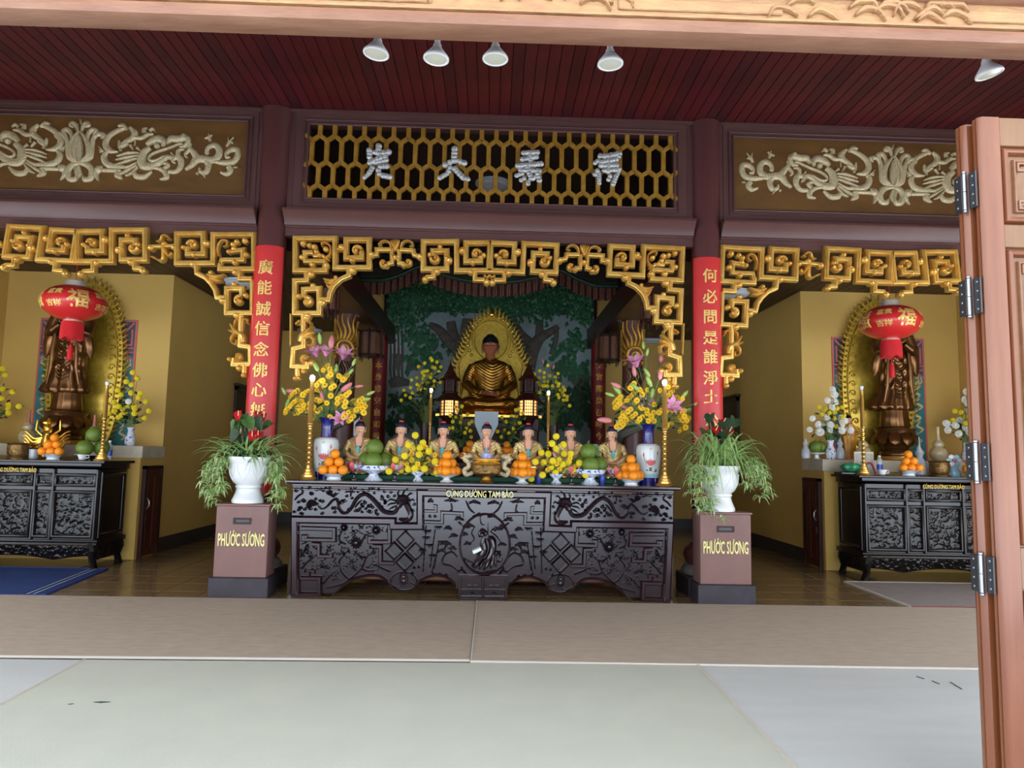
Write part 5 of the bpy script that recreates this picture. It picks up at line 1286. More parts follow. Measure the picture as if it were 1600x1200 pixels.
# ------------------------------------------------------------------ red lanterns
def lantern(label, px, py, rot):
    Y = 8.62; X, Z = at(px, py, Y)
    t = thing('red_lantern', label, 'lantern', (X, Y, Z), 0, 'red lanterns')
    a, b = .358, .215
    prof = [(max(.09, a*math.sin(PI*i/24)) if 1 < i < 23 else .09, -b*math.cos(PI*i/24)) for i in range(1, 24)]
    MB().lathe(prof, 64, rib=(28, .008)).build('globe', 'lantern_red', t, 1.2)
    MB().lathe([(.11, b*.95), (.115, b*.97), (.115, b+.05), (.105, b+.055), (.02, b+.055)], 28).build('cap', 'silver_cap', t)
    MB().lathe([(.1, -b*.93), (.105, -b-.01), (.1, -b-.02)], 28).build('lower_ring', 'silver_cap', t)
    MB().tube([(0, 0, b+.05), (0, 0, SOF-Z)], .004, 5).build('cord', 'tassel_red', t)
    fr = MB()
    for k in range(56):
        an = 2*PI*k/56; r = .115; x, y = r*math.cos(an), r*math.sin(an); L = .22+.012*math.sin(k*7)
        fr.tube([(x*.9, y*.9, -b-.015), (x, y, -b-.06), (x*1.02, y*1.02, -b-L)], .0085, 5)
    tag(fr.build('fringe', 'tassel_red', t), kind='stuff')
    MB().tube([(0, -.0, -b-.2), (0, 0, -b-.3)], .004, 5).sphere((0, 0, -b-.3), .018, 10, 6).lathe([(.012, -b-.3), (.03, -b-.33), (.036, -b-.47), (.0, -b-.47)], 14).build('tassel', 'tassel_red', t)
    def wrap(body, size, lon, lat, sx=1.):
        me = text_mesh(body, size, 'gold_letter', .002, .02)
        for v in me.vertices:
            lo = lon+v.co.x*sx/a; la = lat+v.co.y/b*.8; la = max(-1.2, min(1.2, la)); k = 1.012+v.co.z*2
            v.co = Vector((a*k*math.cos(la)*math.sin(lo), -a*k*math.cos(la)*math.cos(lo), b*k*math.sin(la)))
        link('character', me, t)
    for q in range(4):
        wrap('福', .3, rot+q*PI/2, 0, .85)
        for (dx_, dz_, ch) in ((-.09, .38, '富'), (.13, .38, '貴'), (-.09, -.3, '吉'), (.13, -.3, '祥')): wrap(ch, .1, rot+PI/4+q*PI/2+dx_*1.2, dz_)
    return t
lantern('red silk lantern with gold characters over the left side altar', 116, 474, .65)
lantern('red silk lantern with gold characters over the right side altar', 1391, 504, .06)

# ================================================================== OFFERINGS: shared shapes
def candlestick(label, px0, py0, px1, py1, Y, z0, on, k=1.):
    X = at(px0, py0, Y)[0]; top = at(px1, py1, Y)[1]-z0
    t = thing('candlestick', label, 'candlestick', (X, Y, z0), 0, 'tall brass candlesticks')
    H = top; s = k
    MB().lathe([(.088*s, 0), (.09*s, .008), (.084*s, .02), (.072*s, .024), (.07*s, .045), (.06*s, .05), (.057*s, .07), (.046*s, .076), (.043*s, .1), (.028*s, .108), (.024*s, .14)], 28).build('foot', 'brass', t)
    pr = []; zt = H*.55
    for i in range(9):
        z = .13+(zt-.13)*i/9; dz = (zt-.13)/9
        pr += [(.018*s, z), (.021*s, z+dz*.15), (.031*s*(1-.02*i), z+dz*.45), (.029*s*(1-.02*i), z+dz*.6), (.019*s, z+dz*.75)]
    MB().lathe(pr, 20).build('turned_stem', 'brass', t)
    MB().lathe([(.03*s, zt-.01), (.032*s, zt), (.026*s, zt+.01), (.025*s, H*.86), (.021*s, H*.87), (.02*s, H-.035), (.024*s, H-.03)], 20).build('candle_tube', 'brass', t)
    MB().lathe([(.013*s, H-.035), (.02*s, H-.02), (.026*s, H), (.024*s, H+.018), (.012*s, H+.03), (.0005, H+.033)], 18).build('bulb', 'bulb_on' if on else 'bulb_off', t)
    return t
candlestick('tall brass candlestick with lit bulb at the left end of the main altar', 481, 745, 488, 591, 7.33, AT, True)
candlestick('tall brass candlestick with lit bulb at the right end of the main altar', 1039, 752, 1036, 598, 7.33, AT, True)
candlestick('slim brass candlestick with unlit bulb on the left side altar', 159, 717, 160, 599, 8.62, SH, False, .95)
candlestick('slim brass candlestick with unlit bulb on the right side altar', 1350, 741, 1348, 606, 8.75, SH, False, .95)

def plate(label, px, Y, z0, kind, r, h, group='fruit plates'):
    X = at(px, 740, Y)[0]; t = thing('fruit_plate', label, 'plate', (X, Y, z0), 0, group)
    if kind == 'footed':
        MB().lathe([(r*.5, 0), (r*.52, .005), (r*.3, h*.25), (r*.22, h*.45), (r*.4, h*.6), (r*.92, h*.92), (r, h), (r*.96, h), (r*.4, h*.75), (r*.001, h*.7)], 36).build('dish', 'white_ceramic', t)
    elif kind == 'blue':
        MB().lathe([(r*.55, 0), (r*.56, h*.1), (r*.5, h*.18), (r*.5, h*.4), (r*.75, h*.75), (r, h), (r*.97, h*1.02), (r*.5, h*.6), (r*.001, h*.58)], 36).build('dish', 'porcelain', t)
        MB().lathe([(r*.80, h*.79), (r*.985, h*.965)], 36).build('rim_band', 'porcelain_blue', t)
    else:
        MB().lathe([(r*.55, 0), (r*.56, h*.06), (r*.36, h*.2), (r*.26, h*.42), (r*.4, h*.5), (r*.9, h*.72), (r, h), (r*.97, h), (r*.5, h*.7), (r*.001, h*.68)], 36).build('dish', 'porcelain_blue', t)
    return X
orange_me = MB().sphere((0, 0, 0), 1, 20, 14, (1, 1, .95)).mesh('orange', 'orange', 1.2)
eye_me = MB().lathe([(.001, .955), (.06, .95), (.1, .93)], 8).mesh('navel', 'orange_eye', 1.2)
def oranges(X, Y, z, r, rot, where, grp):
    d = r*1.98; pts = []
    for lv, n in ((0, 3), (1, 2), (2, 1)):
        for i in range(n):
            for j in range(n-i):
                x = (i+j*.5)*d; y = j*d*.866; cx, cy = (n-1)*d*.5, (n-1)*d*.2887
                pts.append((x-cx, y-cy, lv*d*.8165, lv))
    for (x, y, zz_, lv) in pts:
        ca, sa = math.cos(rot), math.sin(rot)
        o = link('orange', orange_me, None, (X+x*ca-y*sa, Y+x*sa+y*ca, z+r*.93+zz_), (random.uniform(-1.4, 1.4), random.uniform(-1, 1), random.uniform(0, 6)), r)
        link('navel', eye_me, o)
        rx, ry = x*ca-y*sa, x*sa+y*ca; n = 3-lv
        row = ('front row' if ry < -.3*r else 'back row' if ry > .9*r else 'second row') if lv == 0 else ('front' if ry < -.1*r else 'back')
        side = 'left' if rx < -.3*r else 'right' if rx > .3*r else 'middle'
        tag(o, ('topmost orange of the pyramid '+where) if lv == 2 else ('%s orange, %s %s, of the pyramid %s' % ('middle-layer' if lv == 1 else 'bottom-layer', row, side, where)), 'orange', 'oranges '+where)
YF = 7.33
X = plate('blue-rimmed white dish of oranges beside the left candlestick', 522, YF, AT, 'blue', .135, .062); oranges(X, YF, AT+.052, .05, 0, 'beside the left candlestick', None)
X = plate('white footed dish of oranges left of the incense burner', 698, YF, AT, 'footed', .135, .075); oranges(X, YF, AT+.06, .05, PI, 'left of the incense burner', None)
X = plate('white footed dish of oranges right of the incense burner', 816, YF, AT, 'footed', .135, .075); oranges(X, YF, AT+.06, .05, PI, 'right of the incense burner', None)
X = plate('plain white dish of oranges beside the right candlestick', 986, YF, AT, 'blue', .13, .062); oranges(X, YF, AT+.052, .05, PI, 'beside the right candlestick', None)
X = plate('blue-rimmed dish of oranges on the left side altar', 81, 8.68, SH, 'blue', .135, .07); oranges(X, 8.68, SH+.055, .05, 0, 'on the left side altar', None)
X = plate('blue-rimmed dish of oranges on the right side altar', 1420, 8.68, SH, 'blue', .135, .07); oranges(X, 8.68, SH+.055, .05, 0, 'on the right side altar', None)
X = plate('blue-rimmed dish of oranges partly hidden by the folded door', 1520, 8.68, SH, 'blue', .135, .07); oranges(X, 8.68, SH+.055, .05, 0, 'partly hidden by the folded door', None)
pom_me = MB().lathe([(.001, -.93), (.3, -.9), (.65, -.72), (.92, -.35), (1, 0), (.93, .35), (.72, .66), (.42, .88), (.2, .97), (.001, .99)], 28).mesh('pomelo', 'pomelo', 1.2)
pst = MB().tube([(0, 0, .95), (.04, 0, 1.15), (.12, -.05, 1.3)], [.07, .05, .04], 6).mesh('stalk', 'stem_green', 1.2)
def leaf_me(mat, L=1., w=.32):
    m = MB(); vs = []; fs = []
    for i in range(6):
        f = i/5; ww = w*math.sin(f*PI)**.8 if 0 < f < 1 else .01; z = -.25*f*f
        vs += [(-ww, f*L, z+ww*.25), (0, f*L, z), (ww, f*L, z+ww*.25)]
    for i in range(5):
        for u in range(2): fs.append((i*3+u, i*3+u+1, i*3+4+u, i*3+3+u))
    m.add(vs, fs); return m.mesh('leaf', mat, 1.5)
PL = leaf_me('pomelo_leaf')
def pomelos(X, Y, z, r, where, spots, leaves=()):
    for k, (x, y, zz_) in enumerate(spots):
        top = zz_ > r*.6
        o = link('pomelo', pom_me, None, (X+x, Y+y, z+zz_+r*.93), (random.uniform(-.3, .3), random.uniform(-.3, .3), random.uniform(0, 6)), r)
        link('stalk', pst, o)
        tag(o, 'green pomelo %s, %s' % (where, 'topmost of the pile' if top else ('front of the pile' if y < -.02 else 'at the back, %s side' % ('left' if x < 0 else 'right'))), 'pomelo', 'pomelos '+where)
        if top:
            for (lx, lz, a, b, sc_2) in leaves: link('leaf', PL, o, (lx, -.5, lz), (a, b, 0), sc_2)
X = plate('blue-and-white footed bowl under the left pomelos of the main altar', 584, 7.42, AT, 'bowl', .165, .15)
pomelos(X, 7.42, AT+.115, .09, 'left of the yellow ball flowers', [(-.09, .06, 0), (.1, .06, 0), (.005, -.075, 0), (0, .0, .135)], ((.55, -.9, 1.2, .4, .7), (.75, -.75, .9, -1.4, .6)))
X = plate('blue-and-white footed bowl under the right pomelos of the main altar', 922, 7.42, AT, 'bowl', .165, .15)
pomelos(X, 7.42, AT+.115, .088, 'right of the yellow ball flowers', [(-.095, .06, 0), (.1, .05, 0), (-.005, -.075, 0), (-.02, .0, .135)], ((1.0, -.3, 1.3, -1.2, 1.1), (1.3, .2, 1.5, -.9, 1.), (1.7, -.2, 1.3, -1.5, 1.1), (-.9, -.5, 1.2, 1.2, .9), (1.5, -.7, .9, -2, 1), (-.4, -.6, 1, .5, .8)))
X = at(132, 715, 8.72)[0]
t = thing('stone_tray', 'low dark dish under the pomelos on the left side altar', 'dish', (X, 8.82, SH)); MB().lathe([(.1, 0), (.1, .01), (.06, .02), (.07, .04), (.16, .055), (.165, .062), (.001, .055)], 28).build('dish', 'black_lacquer', t); MB().lathe([(.155, .058), (.168, .063), (.168, .066), (.15, .062)], 28).build('rim', 'porcelain', t)
pomelos(X, 8.82, SH+.055, .098, 'on the left side altar', [(-.02, -.07, 0), (.12, .06, 0), (.035, .02, .165)], ())

# ------------------------------------------------------------------ flowers
def daisy_mesh(mat, n, layers, name='bloom'):
    m = MB()
    for q in range(layers):
        for k in range(n):
            a = 2*PI*(k+.5*q)/n; ca, sa = math.cos(a), math.sin(a); r1 = 1-.28*q; w = PI/n*.9; lift = .18+.3*q
            vs = [(ca*.15, -.05, sa*.15)]
            for (rr, ww, y) in ((.55, 1., -.08-lift*.6), (.9, .75, -.04-lift*.8)):
                rr *= r1
                for u in (-1, 1): vs.append((ca*rr-sa*u*w*ww*rr, y, sa*rr+ca*u*w*ww*rr))
            vs.append((ca*r1, .02-lift*.7, sa*r1))
            m.add(vs, [(0, 1, 2), (1, 3, 4, 2), (3, 5, 4)])
    return m.mesh(name, mat, 1.2)
DAISY = daisy_mesh('petal_yellow', 11, 2); DEYE = MB().dome(0, 0, .3, .35, -.05, 8).mesh('flower_eye', 'flower_eye', 1.2)
MUM = daisy_mesh('pompon_white', 14, 3); MEYE = MB().dome(0, 0, .34, .5, -.05, 8).mesh('flower_eye', 'pompon_white', 1.2)
_pm = MB(); 
for k in range(90):                                               # pompon: a ball of short petals
    z = 1-2*(k+.5)/90; r = math.sqrt(1-z*z); a = k*2.39996; _pm.sphere((.86*r*math.cos(a), .86*r*math.sin(a), .86*z), .2, 5, 4)
_pm.sphere((0, 0, 0), .9, 12, 8)
POM = _pm.mesh('bloom', 'pompon_yellow', 1.2); POMW = _pm.mesh('bloom', 'pompon_white', 1.2)
def bud_mesh(mat): return MB().lathe([(.05, 0), (.16, .15), (.2, .45), (.15, .8), (.04, 1.0), (.001, 1.02)], 10, rib=(3, .1)).mesh('bud', mat, 1.2)
BUDS = {'g': bud_mesh('bud_green'), 'p': bud_mesh('bud_pink')}
def lily_mesh():
    m = MB()
    for k in range(6):
        a = 2*PI*k/6; ca, sa = math.cos(a), math.sin(a); vs = []; fs = []
        for i in range(7):
            f = i/6; r = .08+.75*f**1.7+(.12*max(0, f-.7)); z = f*1.0-(.9*max(0, f-.72)); w = (.2 if k % 2 else .26)*math.sin(.35+f*2.75)
            for u in (-1, 0, 1): vs.append((ca*(r-.04*abs(u))-sa*u*w, sa*(r-.04*abs(u))+ca*u*w, z))
        for i in range(6):
            for u in range(2): fs.append((i*3+u, i*3+u+1, i*3+4+u, i*3+3+u))
        m.add(vs, fs)
    return m.mesh('lily', 'lily_pink', 1.5)
LILY = lily_mesh(); STAM = MB().tube([(0, 0, .1), (0, 0, .8)], .04, 5).sphere((0, 0, .85), .08, 6, 5).mesh('stamen', 'bud_green', 1.2)
LD, LM = leaf_me('leaf_dark', 1, .16), leaf_me('leaf_mid', 1, .12)
def bouquet(name, label, mouth, items, K, dep=.08, leaves=26, Lr=.14, group='bouquets', seed=1, low=0.):
    """items: (kind, x, y, r) in crop pixels at the mouth's depth"""
    rn = random.Random(seed); X, Y, Z = mouth
    t = thing(name, label, 'bouquet', mouth, 0, group); st = MB(); fo = MB()
    for (kd, x, y, r, *ex) in items:
        yy = rn.uniform(-dep, dep); px, py = K[1]+K[0]*x, K[2]+K[0]*y
        a = at(px, py, Y+yy); p = Vector((a[0]-X, yy, a[1]-Z)); R = r*K[0]/FOC*Y
        az = math.atan2(p.x, .35)
        if kd in 'dm': o = link('bloom', DAISY if kd == 'd' else MUM, t, p, (rn.uniform(-.5, .35), rn.uniform(-.3, .3), az*.5+rn.uniform(-.3, .3)), R)
        elif kd in 'yw': o = link('bloom', POM if kd == 'y' else POMW, t, p, (rn.uniform(0, 6), rn.uniform(0, 6), 0), R)
        elif kd in 'gp': o = link('bud', BUDS[kd], t, p-Vector((0, 0, R)), (rn.uniform(-.3, .3), ex[0] if ex else math.atan2(p.x, .3+abs(p.z))*1.0, 0), R*2.2); p = p-Vector((0, 0, R*.8))
        elif kd == 'l': o = link('lily', LILY, t, p-Vector((0, 0, R)), (ex[1] if len(ex) > 1 else .5, ex[0] if ex else 0, 0), R*2.2); link('stamen', STAM, o)
        if kd in 'dm': link('flower_eye', DEYE if kd == 'd' else MEYE, o)
        mid = Vector((p.x*.35, p.y*.3, max(.02, p.z*.55)))
        st.tube(smooth_path([(p.x*.06, p.y*.06, -.08), mid, p], 4), .0035, 4)
    tag(st.build('stems', 'stem_green', t), kind='stuff')
    xs = [c.location for c in t.children if c.name.startswith(('bloom', 'bud', 'lily'))]
    for k in range(leaves):
        q = rn.choice(xs); f = rn.uniform(.25, .85); p = Vector((q.x*f, q.y*f+.03, max(low, q.z*f)))
        link('leaf', LD if rn.random() < .7 else LM, t, p, (rn.uniform(-.6, 1.4), rn.uniform(-1.2, 1.2), rn.uniform(0, 6.3)), rn.uniform(.5, 1.1)*Lr)
    return t
def lathe_thing(name, label, cat, px, py, Y, z0, parts, group=None, X=None, seg=36):
    X = at(px, py, Y)[0] if X is None else X
    t = thing(name, label, cat, (X, Y, z0), 0, group)
    for (pn, prof, mat) in parts: MB().lathe(prof, seg).build(pn, mat, t)
    return t, X
# big porcelain vases
def big_vase(label, px):
    Y = 7.56
    t, X = lathe_thing('porcelain_vase', label, 'vase', px, 740, Y, AT, [
        ('foot_band', [(.096, 0), (.098, .02), (.106, .075)], 'blue_glaze'),
        ('body', [(.106, .075), (.118, .16), (.128, .28), (.13, .36), (.12, .405), (.098, .425), (.062, .43)], 'vase_white'),
        ('neck', [(.062, .43), (.06, .45), (.056, .5), (.058, .56), (.072, .615), (.082, .63), (.078, .63), (.06, .6)], 'blue_glaze'),
        ('foot_wave', [(.107, .078), (.1135, .115)], 'pale_blue'), ('shoulder_ring', [(.1, .4245), (.064, .432)], 'lotus_pink')], 'large porcelain vases')
    def wrapm(m, name, mat):
        pr = [(.106, .075), (.118, .16), (.128, .28), (.13, .36), (.12, .405)]
        q = MB(); q.f = m.f
        for (x, y, z) in m.v:
            r = np.interp(z, [p[1] for p in pr], [p[0] for p in pr])+.0015-y*.3; a = x/.125; q.v.append((r*math.sin(a), -r*math.cos(a), z))
        q.build(name, mat, t, 1.2)
    for k, a in enumerate((-.6, -.3, 0, .3, .6)): m = MB(); m.ribbon([(a*.02, .2), (a*.06, .235), (a*.08, .27-.02*abs(a))], lerp_list([.004, .014, .002], 3), .002, 0, 'flat'); wrapm(m, 'lotus_petal', 'lotus_pink')
    for (x, z) in ((-.075, .31), (.075, .33)):
        m = MB(); m.ribbon([(x, z-.02), (x, z), (x*.97, z+.03)], [.005, .011, .001], .002, 0, 'flat'); wrapm(m, 'lotus_bud', 'lotus_pink')
        m = MB(); m.ribbon([(x, z-.02), (x*.6, .2), (0, .17)], .0015, .002, 0, 'flat'); wrapm(m, 'lotus_stem', 'lotus_leaf')
    m = MB(); m.ribbon([(-.05, .15), (0, .165), (.06, .15), (.075, .14)], [.004, .02, .018, .002], .002, 0, 'flat'); wrapm(m, 'lotus_leaf', 'lotus_leaf')
    m = MB(); m.ribbon([(0, .365), (0, .385)], .012, .003, 0, 'round'); wrapm(m, 'ring_mark', 'cream_paint')
    return X, Y
KL = (.16667, 440, 500); KR = (.18328, 930, 480)
X, Y = big_vase('blue-necked lotus vase at the left end of the main altar', 508)
dl = [(200,700),(190,760),(180,850),(130,870),(60,830),(40,870),(120,770),(330,890),(340,850),(430,860),(360,780),(330,750),(400,800),(450,770),(500,760),(500,820),(540,760),(600,770),(590,810),(640,830),(650,780),(560,720),(610,700),(460,710),(440,660),(400,620),(450,620),(490,620),(430,590),(390,570),(350,590),(335,660),(660,870),(700,780),(730,760),(720,820),(760,830),(770,870),(650,925),(480,935),(430,930),(525,900),(600,890),(285,930),(410,450),(450,460),(460,510),(540,525),(590,545),(580,560),(100,700),(150,665),(230,690),(210,800),(240,850),(700,840),(745,790),(300,820),(380,740),(270,780),(170,800)]
bl_ = [('g',365,180,48,-.1),('p',460,210,60,.05),('g',345,430,52,-.5),('g',505,465,45,.1),('g',665,395,36,.3),('p',560,610,60,.9),('g',615,635,44,.4),('g',515,690,36,.6),('p',395,705,45,-.4),('g',730,705,48,1.4),('g',800,665,36,1.1),('p',130,615,55,-1.5),('g',40,665,36,-.5),('g',40,780,45,.3),('p',690,590,36,1.4),('g',625,480,36,.7)]
ll_ = [('l',335,290,55,-.3,.6),('l',415,290,50,.2,.5),('l',575,310,58,.35,.6),('l',560,895,46,0,1.3)]
bouquet('lily_bouquet', 'bouquet of pink lilies and yellow daisies beside the left couplet column', (X, Y, AT+.61), [('d', x, y, 31) for x, y in dl]+[('d', x+dx_, y+dy_, 27) for x, y in dl[::2] for dx_, dy_ in ((24, -22), (-20, 20))]+bl_+ll_, KL, .09, 60, .14, 'lily bouquets', 3)
X, Y = big_vase('blue-necked lotus vase at the right end of the main altar', 1013)
dr_ = [(310,670),(300,690),(340,720),(380,705),(420,725),(400,745),(290,775),(240,805),(200,780),(170,820),(190,840),(215,770),(355,795),(500,830),(440,880),(400,860),(365,870),(380,920),(380,955),(430,935),(450,970),(500,970),(480,930),(500,900),(540,900),(445,910),(320,930),(280,945),(235,930),(240,900),(280,890),(210,980),(240,1000),(265,960),(200,1000),(225,1010),(640,660),(645,700),(640,730),(550,710),(610,730),(700,770),(720,800),(640,880),(680,860),(610,900),(640,960),(650,990),(610,1010),(600,960),(740,900),(760,930),(720,940),(740,960),(780,965),(770,1025),(735,1035),(690,880),(620,870),(680,830)]
br_ = [('g',415,330,34,-.1),('g',435,385,34,.2),('p',340,550,44,-.2),('g',465,555,40,-.6),('p',550,570,50,.1),('g',480,635,48,-.5),('g',375,670,44,-.9),('p',220,640,46,-1.2),('g',215,695,50,-.6),('g',160,720,38,-1.3),('p',285,830,44,-1.1),('g',480,730,55,.1),('g',735,735,40,.7),('g',765,830,55,1.3),('g',840,800,34,1.1),('p',140,910,60,-1.5),('p',460,590,30,-.4)]
lr_ = [('l',355,455,56,-.3,.5),('p',555,410,62,.25),('l',415,795,45,0,.9),('l',630,815,55,.6,1.0)]
bouquet('lily_bouquet', 'bouquet of pink lilies and yellow daisies beside the right couplet column', (X, Y, AT+.61), [('d', x, y, 28) for x, y in dr_]+[('d', x+dx_, y+dy_, 25) for x, y in dr_[::2] for dx_, dy_ in ((22, -20), (-18, 20))]+br_+lr_, KR, .09, 60, .14, 'lily bouquets', 4)
# yellow ball flowers in small blue-and-white bowls
def small_bowl(label, px):
    return lathe_thing('flower_bowl', label, 'vase', px, 745, 7.36, AT, [('bowl', [(.05, 0), (.055, .008), (.028, .035), (.026, .05), (.06, .075), (.072, .1), (.068, .1), (.03, .07)], 'porcelain_blue')], 'small flower bowls')[1]
KP, KQ = (.10417, 600, 630), (.10417, 820, 630)
X = small_bowl('small blue-and-white bowl under the left yellow ball flowers', 653)
py_ = [(470,482),(583,597),(367,625),(430,685),(540,668),(675,722),(525,768),(312,792),(170,850),(430,850),(265,905),(600,895),(765,875),(262,1000),(367,990),(465,980),(610,985),(75,1022),(800,1048)]
pd_ = [(505,905),(660,860),(345,920),(590,770),(410,770),(620,660),(520,830),(530,970),(760,775)]
bouquet('ball_flower_bouquet', 'yellow ball chrysanthemums between the left pomelos and orange dish', (X, 7.36, AT+.1), [('y', x, y, 52) for x, y in py_]+[('d', x, y, 44) for x, y in pd_]+[('p', 450, 750, 36, -.2)], KP, .07, 30, .1, 'ball flower bouquets', 5, -.06)
X = small_bowl('small blue-and-white bowl under the right yellow ball flowers', 869)
py_ = [(470,500),(408,605),(465,680),(580,620),(250,742),(355,760),(588,760),(690,755),(158,880),(283,888),(505,855),(655,880),(568,918),(395,955),(580,1000),(460,1050),(720,1010),(820,898),(910,1075),(265,1078),(95,1132),(420,865)]
pd_ = [(345,1000),(480,910),(640,950),(350,900),(680,820),(520,990),(760,940)]
bouquet('ball_flower_bouquet', 'yellow ball chrysanthemums between the right orange dish and pomelos', (X, 7.36, AT+.1), [('y', x, y, 50) for x, y in py_]+[('d', x, y, 42) for x, y in pd_]+[('p', 460, 770, 46, -.4)], KQ, .07, 30, .1, 'ball flower bouquets', 6, -.06)
# green cloth riser carrying the statuettes
xa, xb = at(536, 740, 7.5)[0], at(985, 745, 7.5)[0]
t = thing('cloth_riser', 'low dark green cloth-covered riser under the seven statuettes', 'riser', ((xa+xb)/2, 7.78, AT))
MB().box(-(xb-xa)/2, (xb-xa)/2, -.22, .24, 0, .05, .006).build('cloth_cover', 'green_silk', t, 0)
# gilt incense burner with dragon handles
Xb = at(760, 745, 7.34)[0]
t = thing('incense_burner', 'gilt footed incense burner with dragon handles at the altar centre', 'incense burner', (Xb, 7.34, AT))
MB().lathe([(.07, 0), (.075, .012), (.05, .025), (.045, .045)], 32).build('foot', 'gold_shiny', t)
MB().lathe([(.045, .045), (.09, .06), (.135, .09), (.155, .135), (.15, .17), (.135, .185)], 36, rib=(16, .012)).build('bowl', 'brass_dark', t)
MB().lathe([(.135, .185), (.14, .19), (.132, .2), (.13, .215), (.15, .228), (.152, .24), (.145, .242), (.12, .225), (.001, .22)], 36).build('rim', 'gold_shiny', t)
m = relief_panel(.3, .08, 91, .012, .008); q = MB(); q.f = m.f; q.v = [((.158-y)*math.sin(x/.155), -(.158-y)*math.cos(x/.155), z+.135) for x, y, z in m.v]; q.build('bowl_relief', 'brass_dark', t, 1.2)
for s in (-1, 1):
    MB().tube(smooth_path([(s*.14, 0, .1), (s*.2, -.01, .075), (s*.225, -.01, .12), (s*.18, -.015, .155), (s*.19, -.015, .2), (s*.225, -.02, .235), (s*.185, -.02, .27), (s*.15, -.02, .255)], 4), lerp_list([.018, .024, .026, .024, .022, .026, .024, .01], 29), 8).build('dragon_handle', 'gilt_pale', t)
    m = MB().sphere((s*.2, -.025, .26), .034, 10, 8, (1.2, .9, .8)); m.tube([(s*.215, -.03, .28), (s*.25, -.03, .3)], [.012, .003], 6).tube([(s*.225, -.03, .25), (s*.265, -.03, .24)], [.016, .006], 6); m.build('dragon_head', 'gilt_pale', t)
t, _ = lathe_thing('incense_cup', 'purple patterned cup of incense sticks on the gilt burner', 'cup', 0, 0, 7.34, AT+.224, [('cup', [(.045, 0), (.058, .01), (.06, .07), (.056, .07), (.05, .03), (.001, .03)], 'purple_print')], None, Xb)
for k in range(9):
    a = 2*PI*k/9; MB().tube([(.02*math.cos(a), .02*math.sin(a), .03), (.055*math.cos(a), .03*math.sin(a), .17+.03*math.sin(k*2.3))], .0028, 5).build('incense_stick', 'incense', t)
# lotus lamps on black stems
def lotus_lamp(label, px):
    X = at(px, 742, 7.42)[0]; t = thing('lotus_lamp', label, 'lamp', (X, 7.42, AT), 0, 'lotus lamps')
    MB().lathe([(.04, 0), (.04, .008), (.014, .02), (.012, .05), (.022, .06), (.012, .07), (.012, .09), (.03, .1)], 20).build('stem', 'black_lacquer', t)
    MB().lathe([(.02, .1), (.045, .115), (.05, .14), (.042, .16), (.001, .165)], 20).build('bowl', 'vase_white', t)
    for k in range(6):
        a = 2*PI*k/6+.4; m = MB(); ca, sa = math.cos(a), math.sin(a); vs = []; fs = []
        for i in range(5):
            f = i/4; r = .04+.05*math.sin(f*2.2); z = .09+.1*f; w_ = .026*math.sin(.4+f*2.6)
            for u in (-1, 0, 1): vs.append((ca*(r+(.006 if u == 0 else 0))-sa*u*w_, sa*(r+(.006 if u == 0 else 0))+ca*u*w_, z))
        for i in range(4):
            for u in range(2): fs.append((i*3+u, i*3+u+1, i*3+4+u, i*3+3+u))
        m.add(vs, fs); m.build('petal', 'lily_pink' if k % 2 else 'lotus_pink', t, 1.5)
lotus_lamp('pink lotus lamp between the left oranges and pomelos', 553); lotus_lamp('pink lotus lamp right of the left pomelos', 617); lotus_lamp('pink lotus lamp under the right ball flowers', 893); lotus_lamp('pink lotus lamp between the right pomelos and oranges', 962)
for px, lab in ((941, 'small blue and white drink can below the right pomelos'), (842, 'small blue drink can beside the right orange dish')):
    lathe_thing('drink_can', lab, 'can', px, 742, 7.5, AT, [('body', [(.026, 0), (.03, .008), (.03, .095), (.026, .11)], 'bottle_blue'), ('lid', [(.026, .11), (.027, .113), (.001, .108)], 'steel')], 'drink cans', seg=18)

# ================================================================== SIDE ALTAR OBJECTS
ZS = 1.425; YS = 9.42
vz = [(.05, 0), (.062, .02), (.068, .06), (.062, .11), (.04, .16), (.034, .19), (.046, .23), (.05, .238), (.045, .238), (.03, .2)]
lathe_thing('flower_vase', 'blue-and-white vase of yellow flowers on the left shelf, nearest the corridor', 'vase', 203, 696, YS, ZS, [('body', vz, 'porcelain_blue')], 'niche flower vases')
X = at(203, 696, YS)[0]; KS = (.16875, 0, 560)
yl = [(1230,130),(1270,185),(1170,215),(1218,243),(1090,295),(1215,320),(1120,338),(1300,322),(1285,362),(1350,400),(1055,410),(1100,445),(1140,470),(1060,485),(1010,510),(1130,523),(1162,517),(1245,510),(1248,465),(1185,440),(1212,450),(1097,545),(1338,550),(1380,487),(990,575),(1245,438)]
bouquet('ball_flower_bouquet', 'tall bunch of yellow ball flowers in the left niche, nearest the corridor', (X, YS, ZS+.23), [('y', x, y, 25) for x, y in yl]+[('w', 1190, 400, 27)], KS, .07, 46, .14, 'niche bouquets', 7)
Xl = at(-22, 690, YS)[0]
lathe_thing('flower_vase', 'blue-and-white vase of yellow flowers at the far end of the left shelf', 'vase', 0, 0, YS, ZS, [('body', vz, 'porcelain_blue')], 'niche flower vases', Xl)
bouquet('ball_flower_bouquet', 'bunch of yellow ball flowers cut by the left edge of the view', (Xl, YS, ZS+.23), [('y', x, y, 25) for x, y in [(25,95),(45,155),(25,285),(115,310),(15,370),(80,430),(80,465),(175,445),(80,505),(-60,200),(-90,330),(-50,420),(-140,480),(-200,400),(-110,120),(-40,520)]], KS, .07, 36, .14, 'niche bouquets', 8)
KW = (.125, 1240, 600)
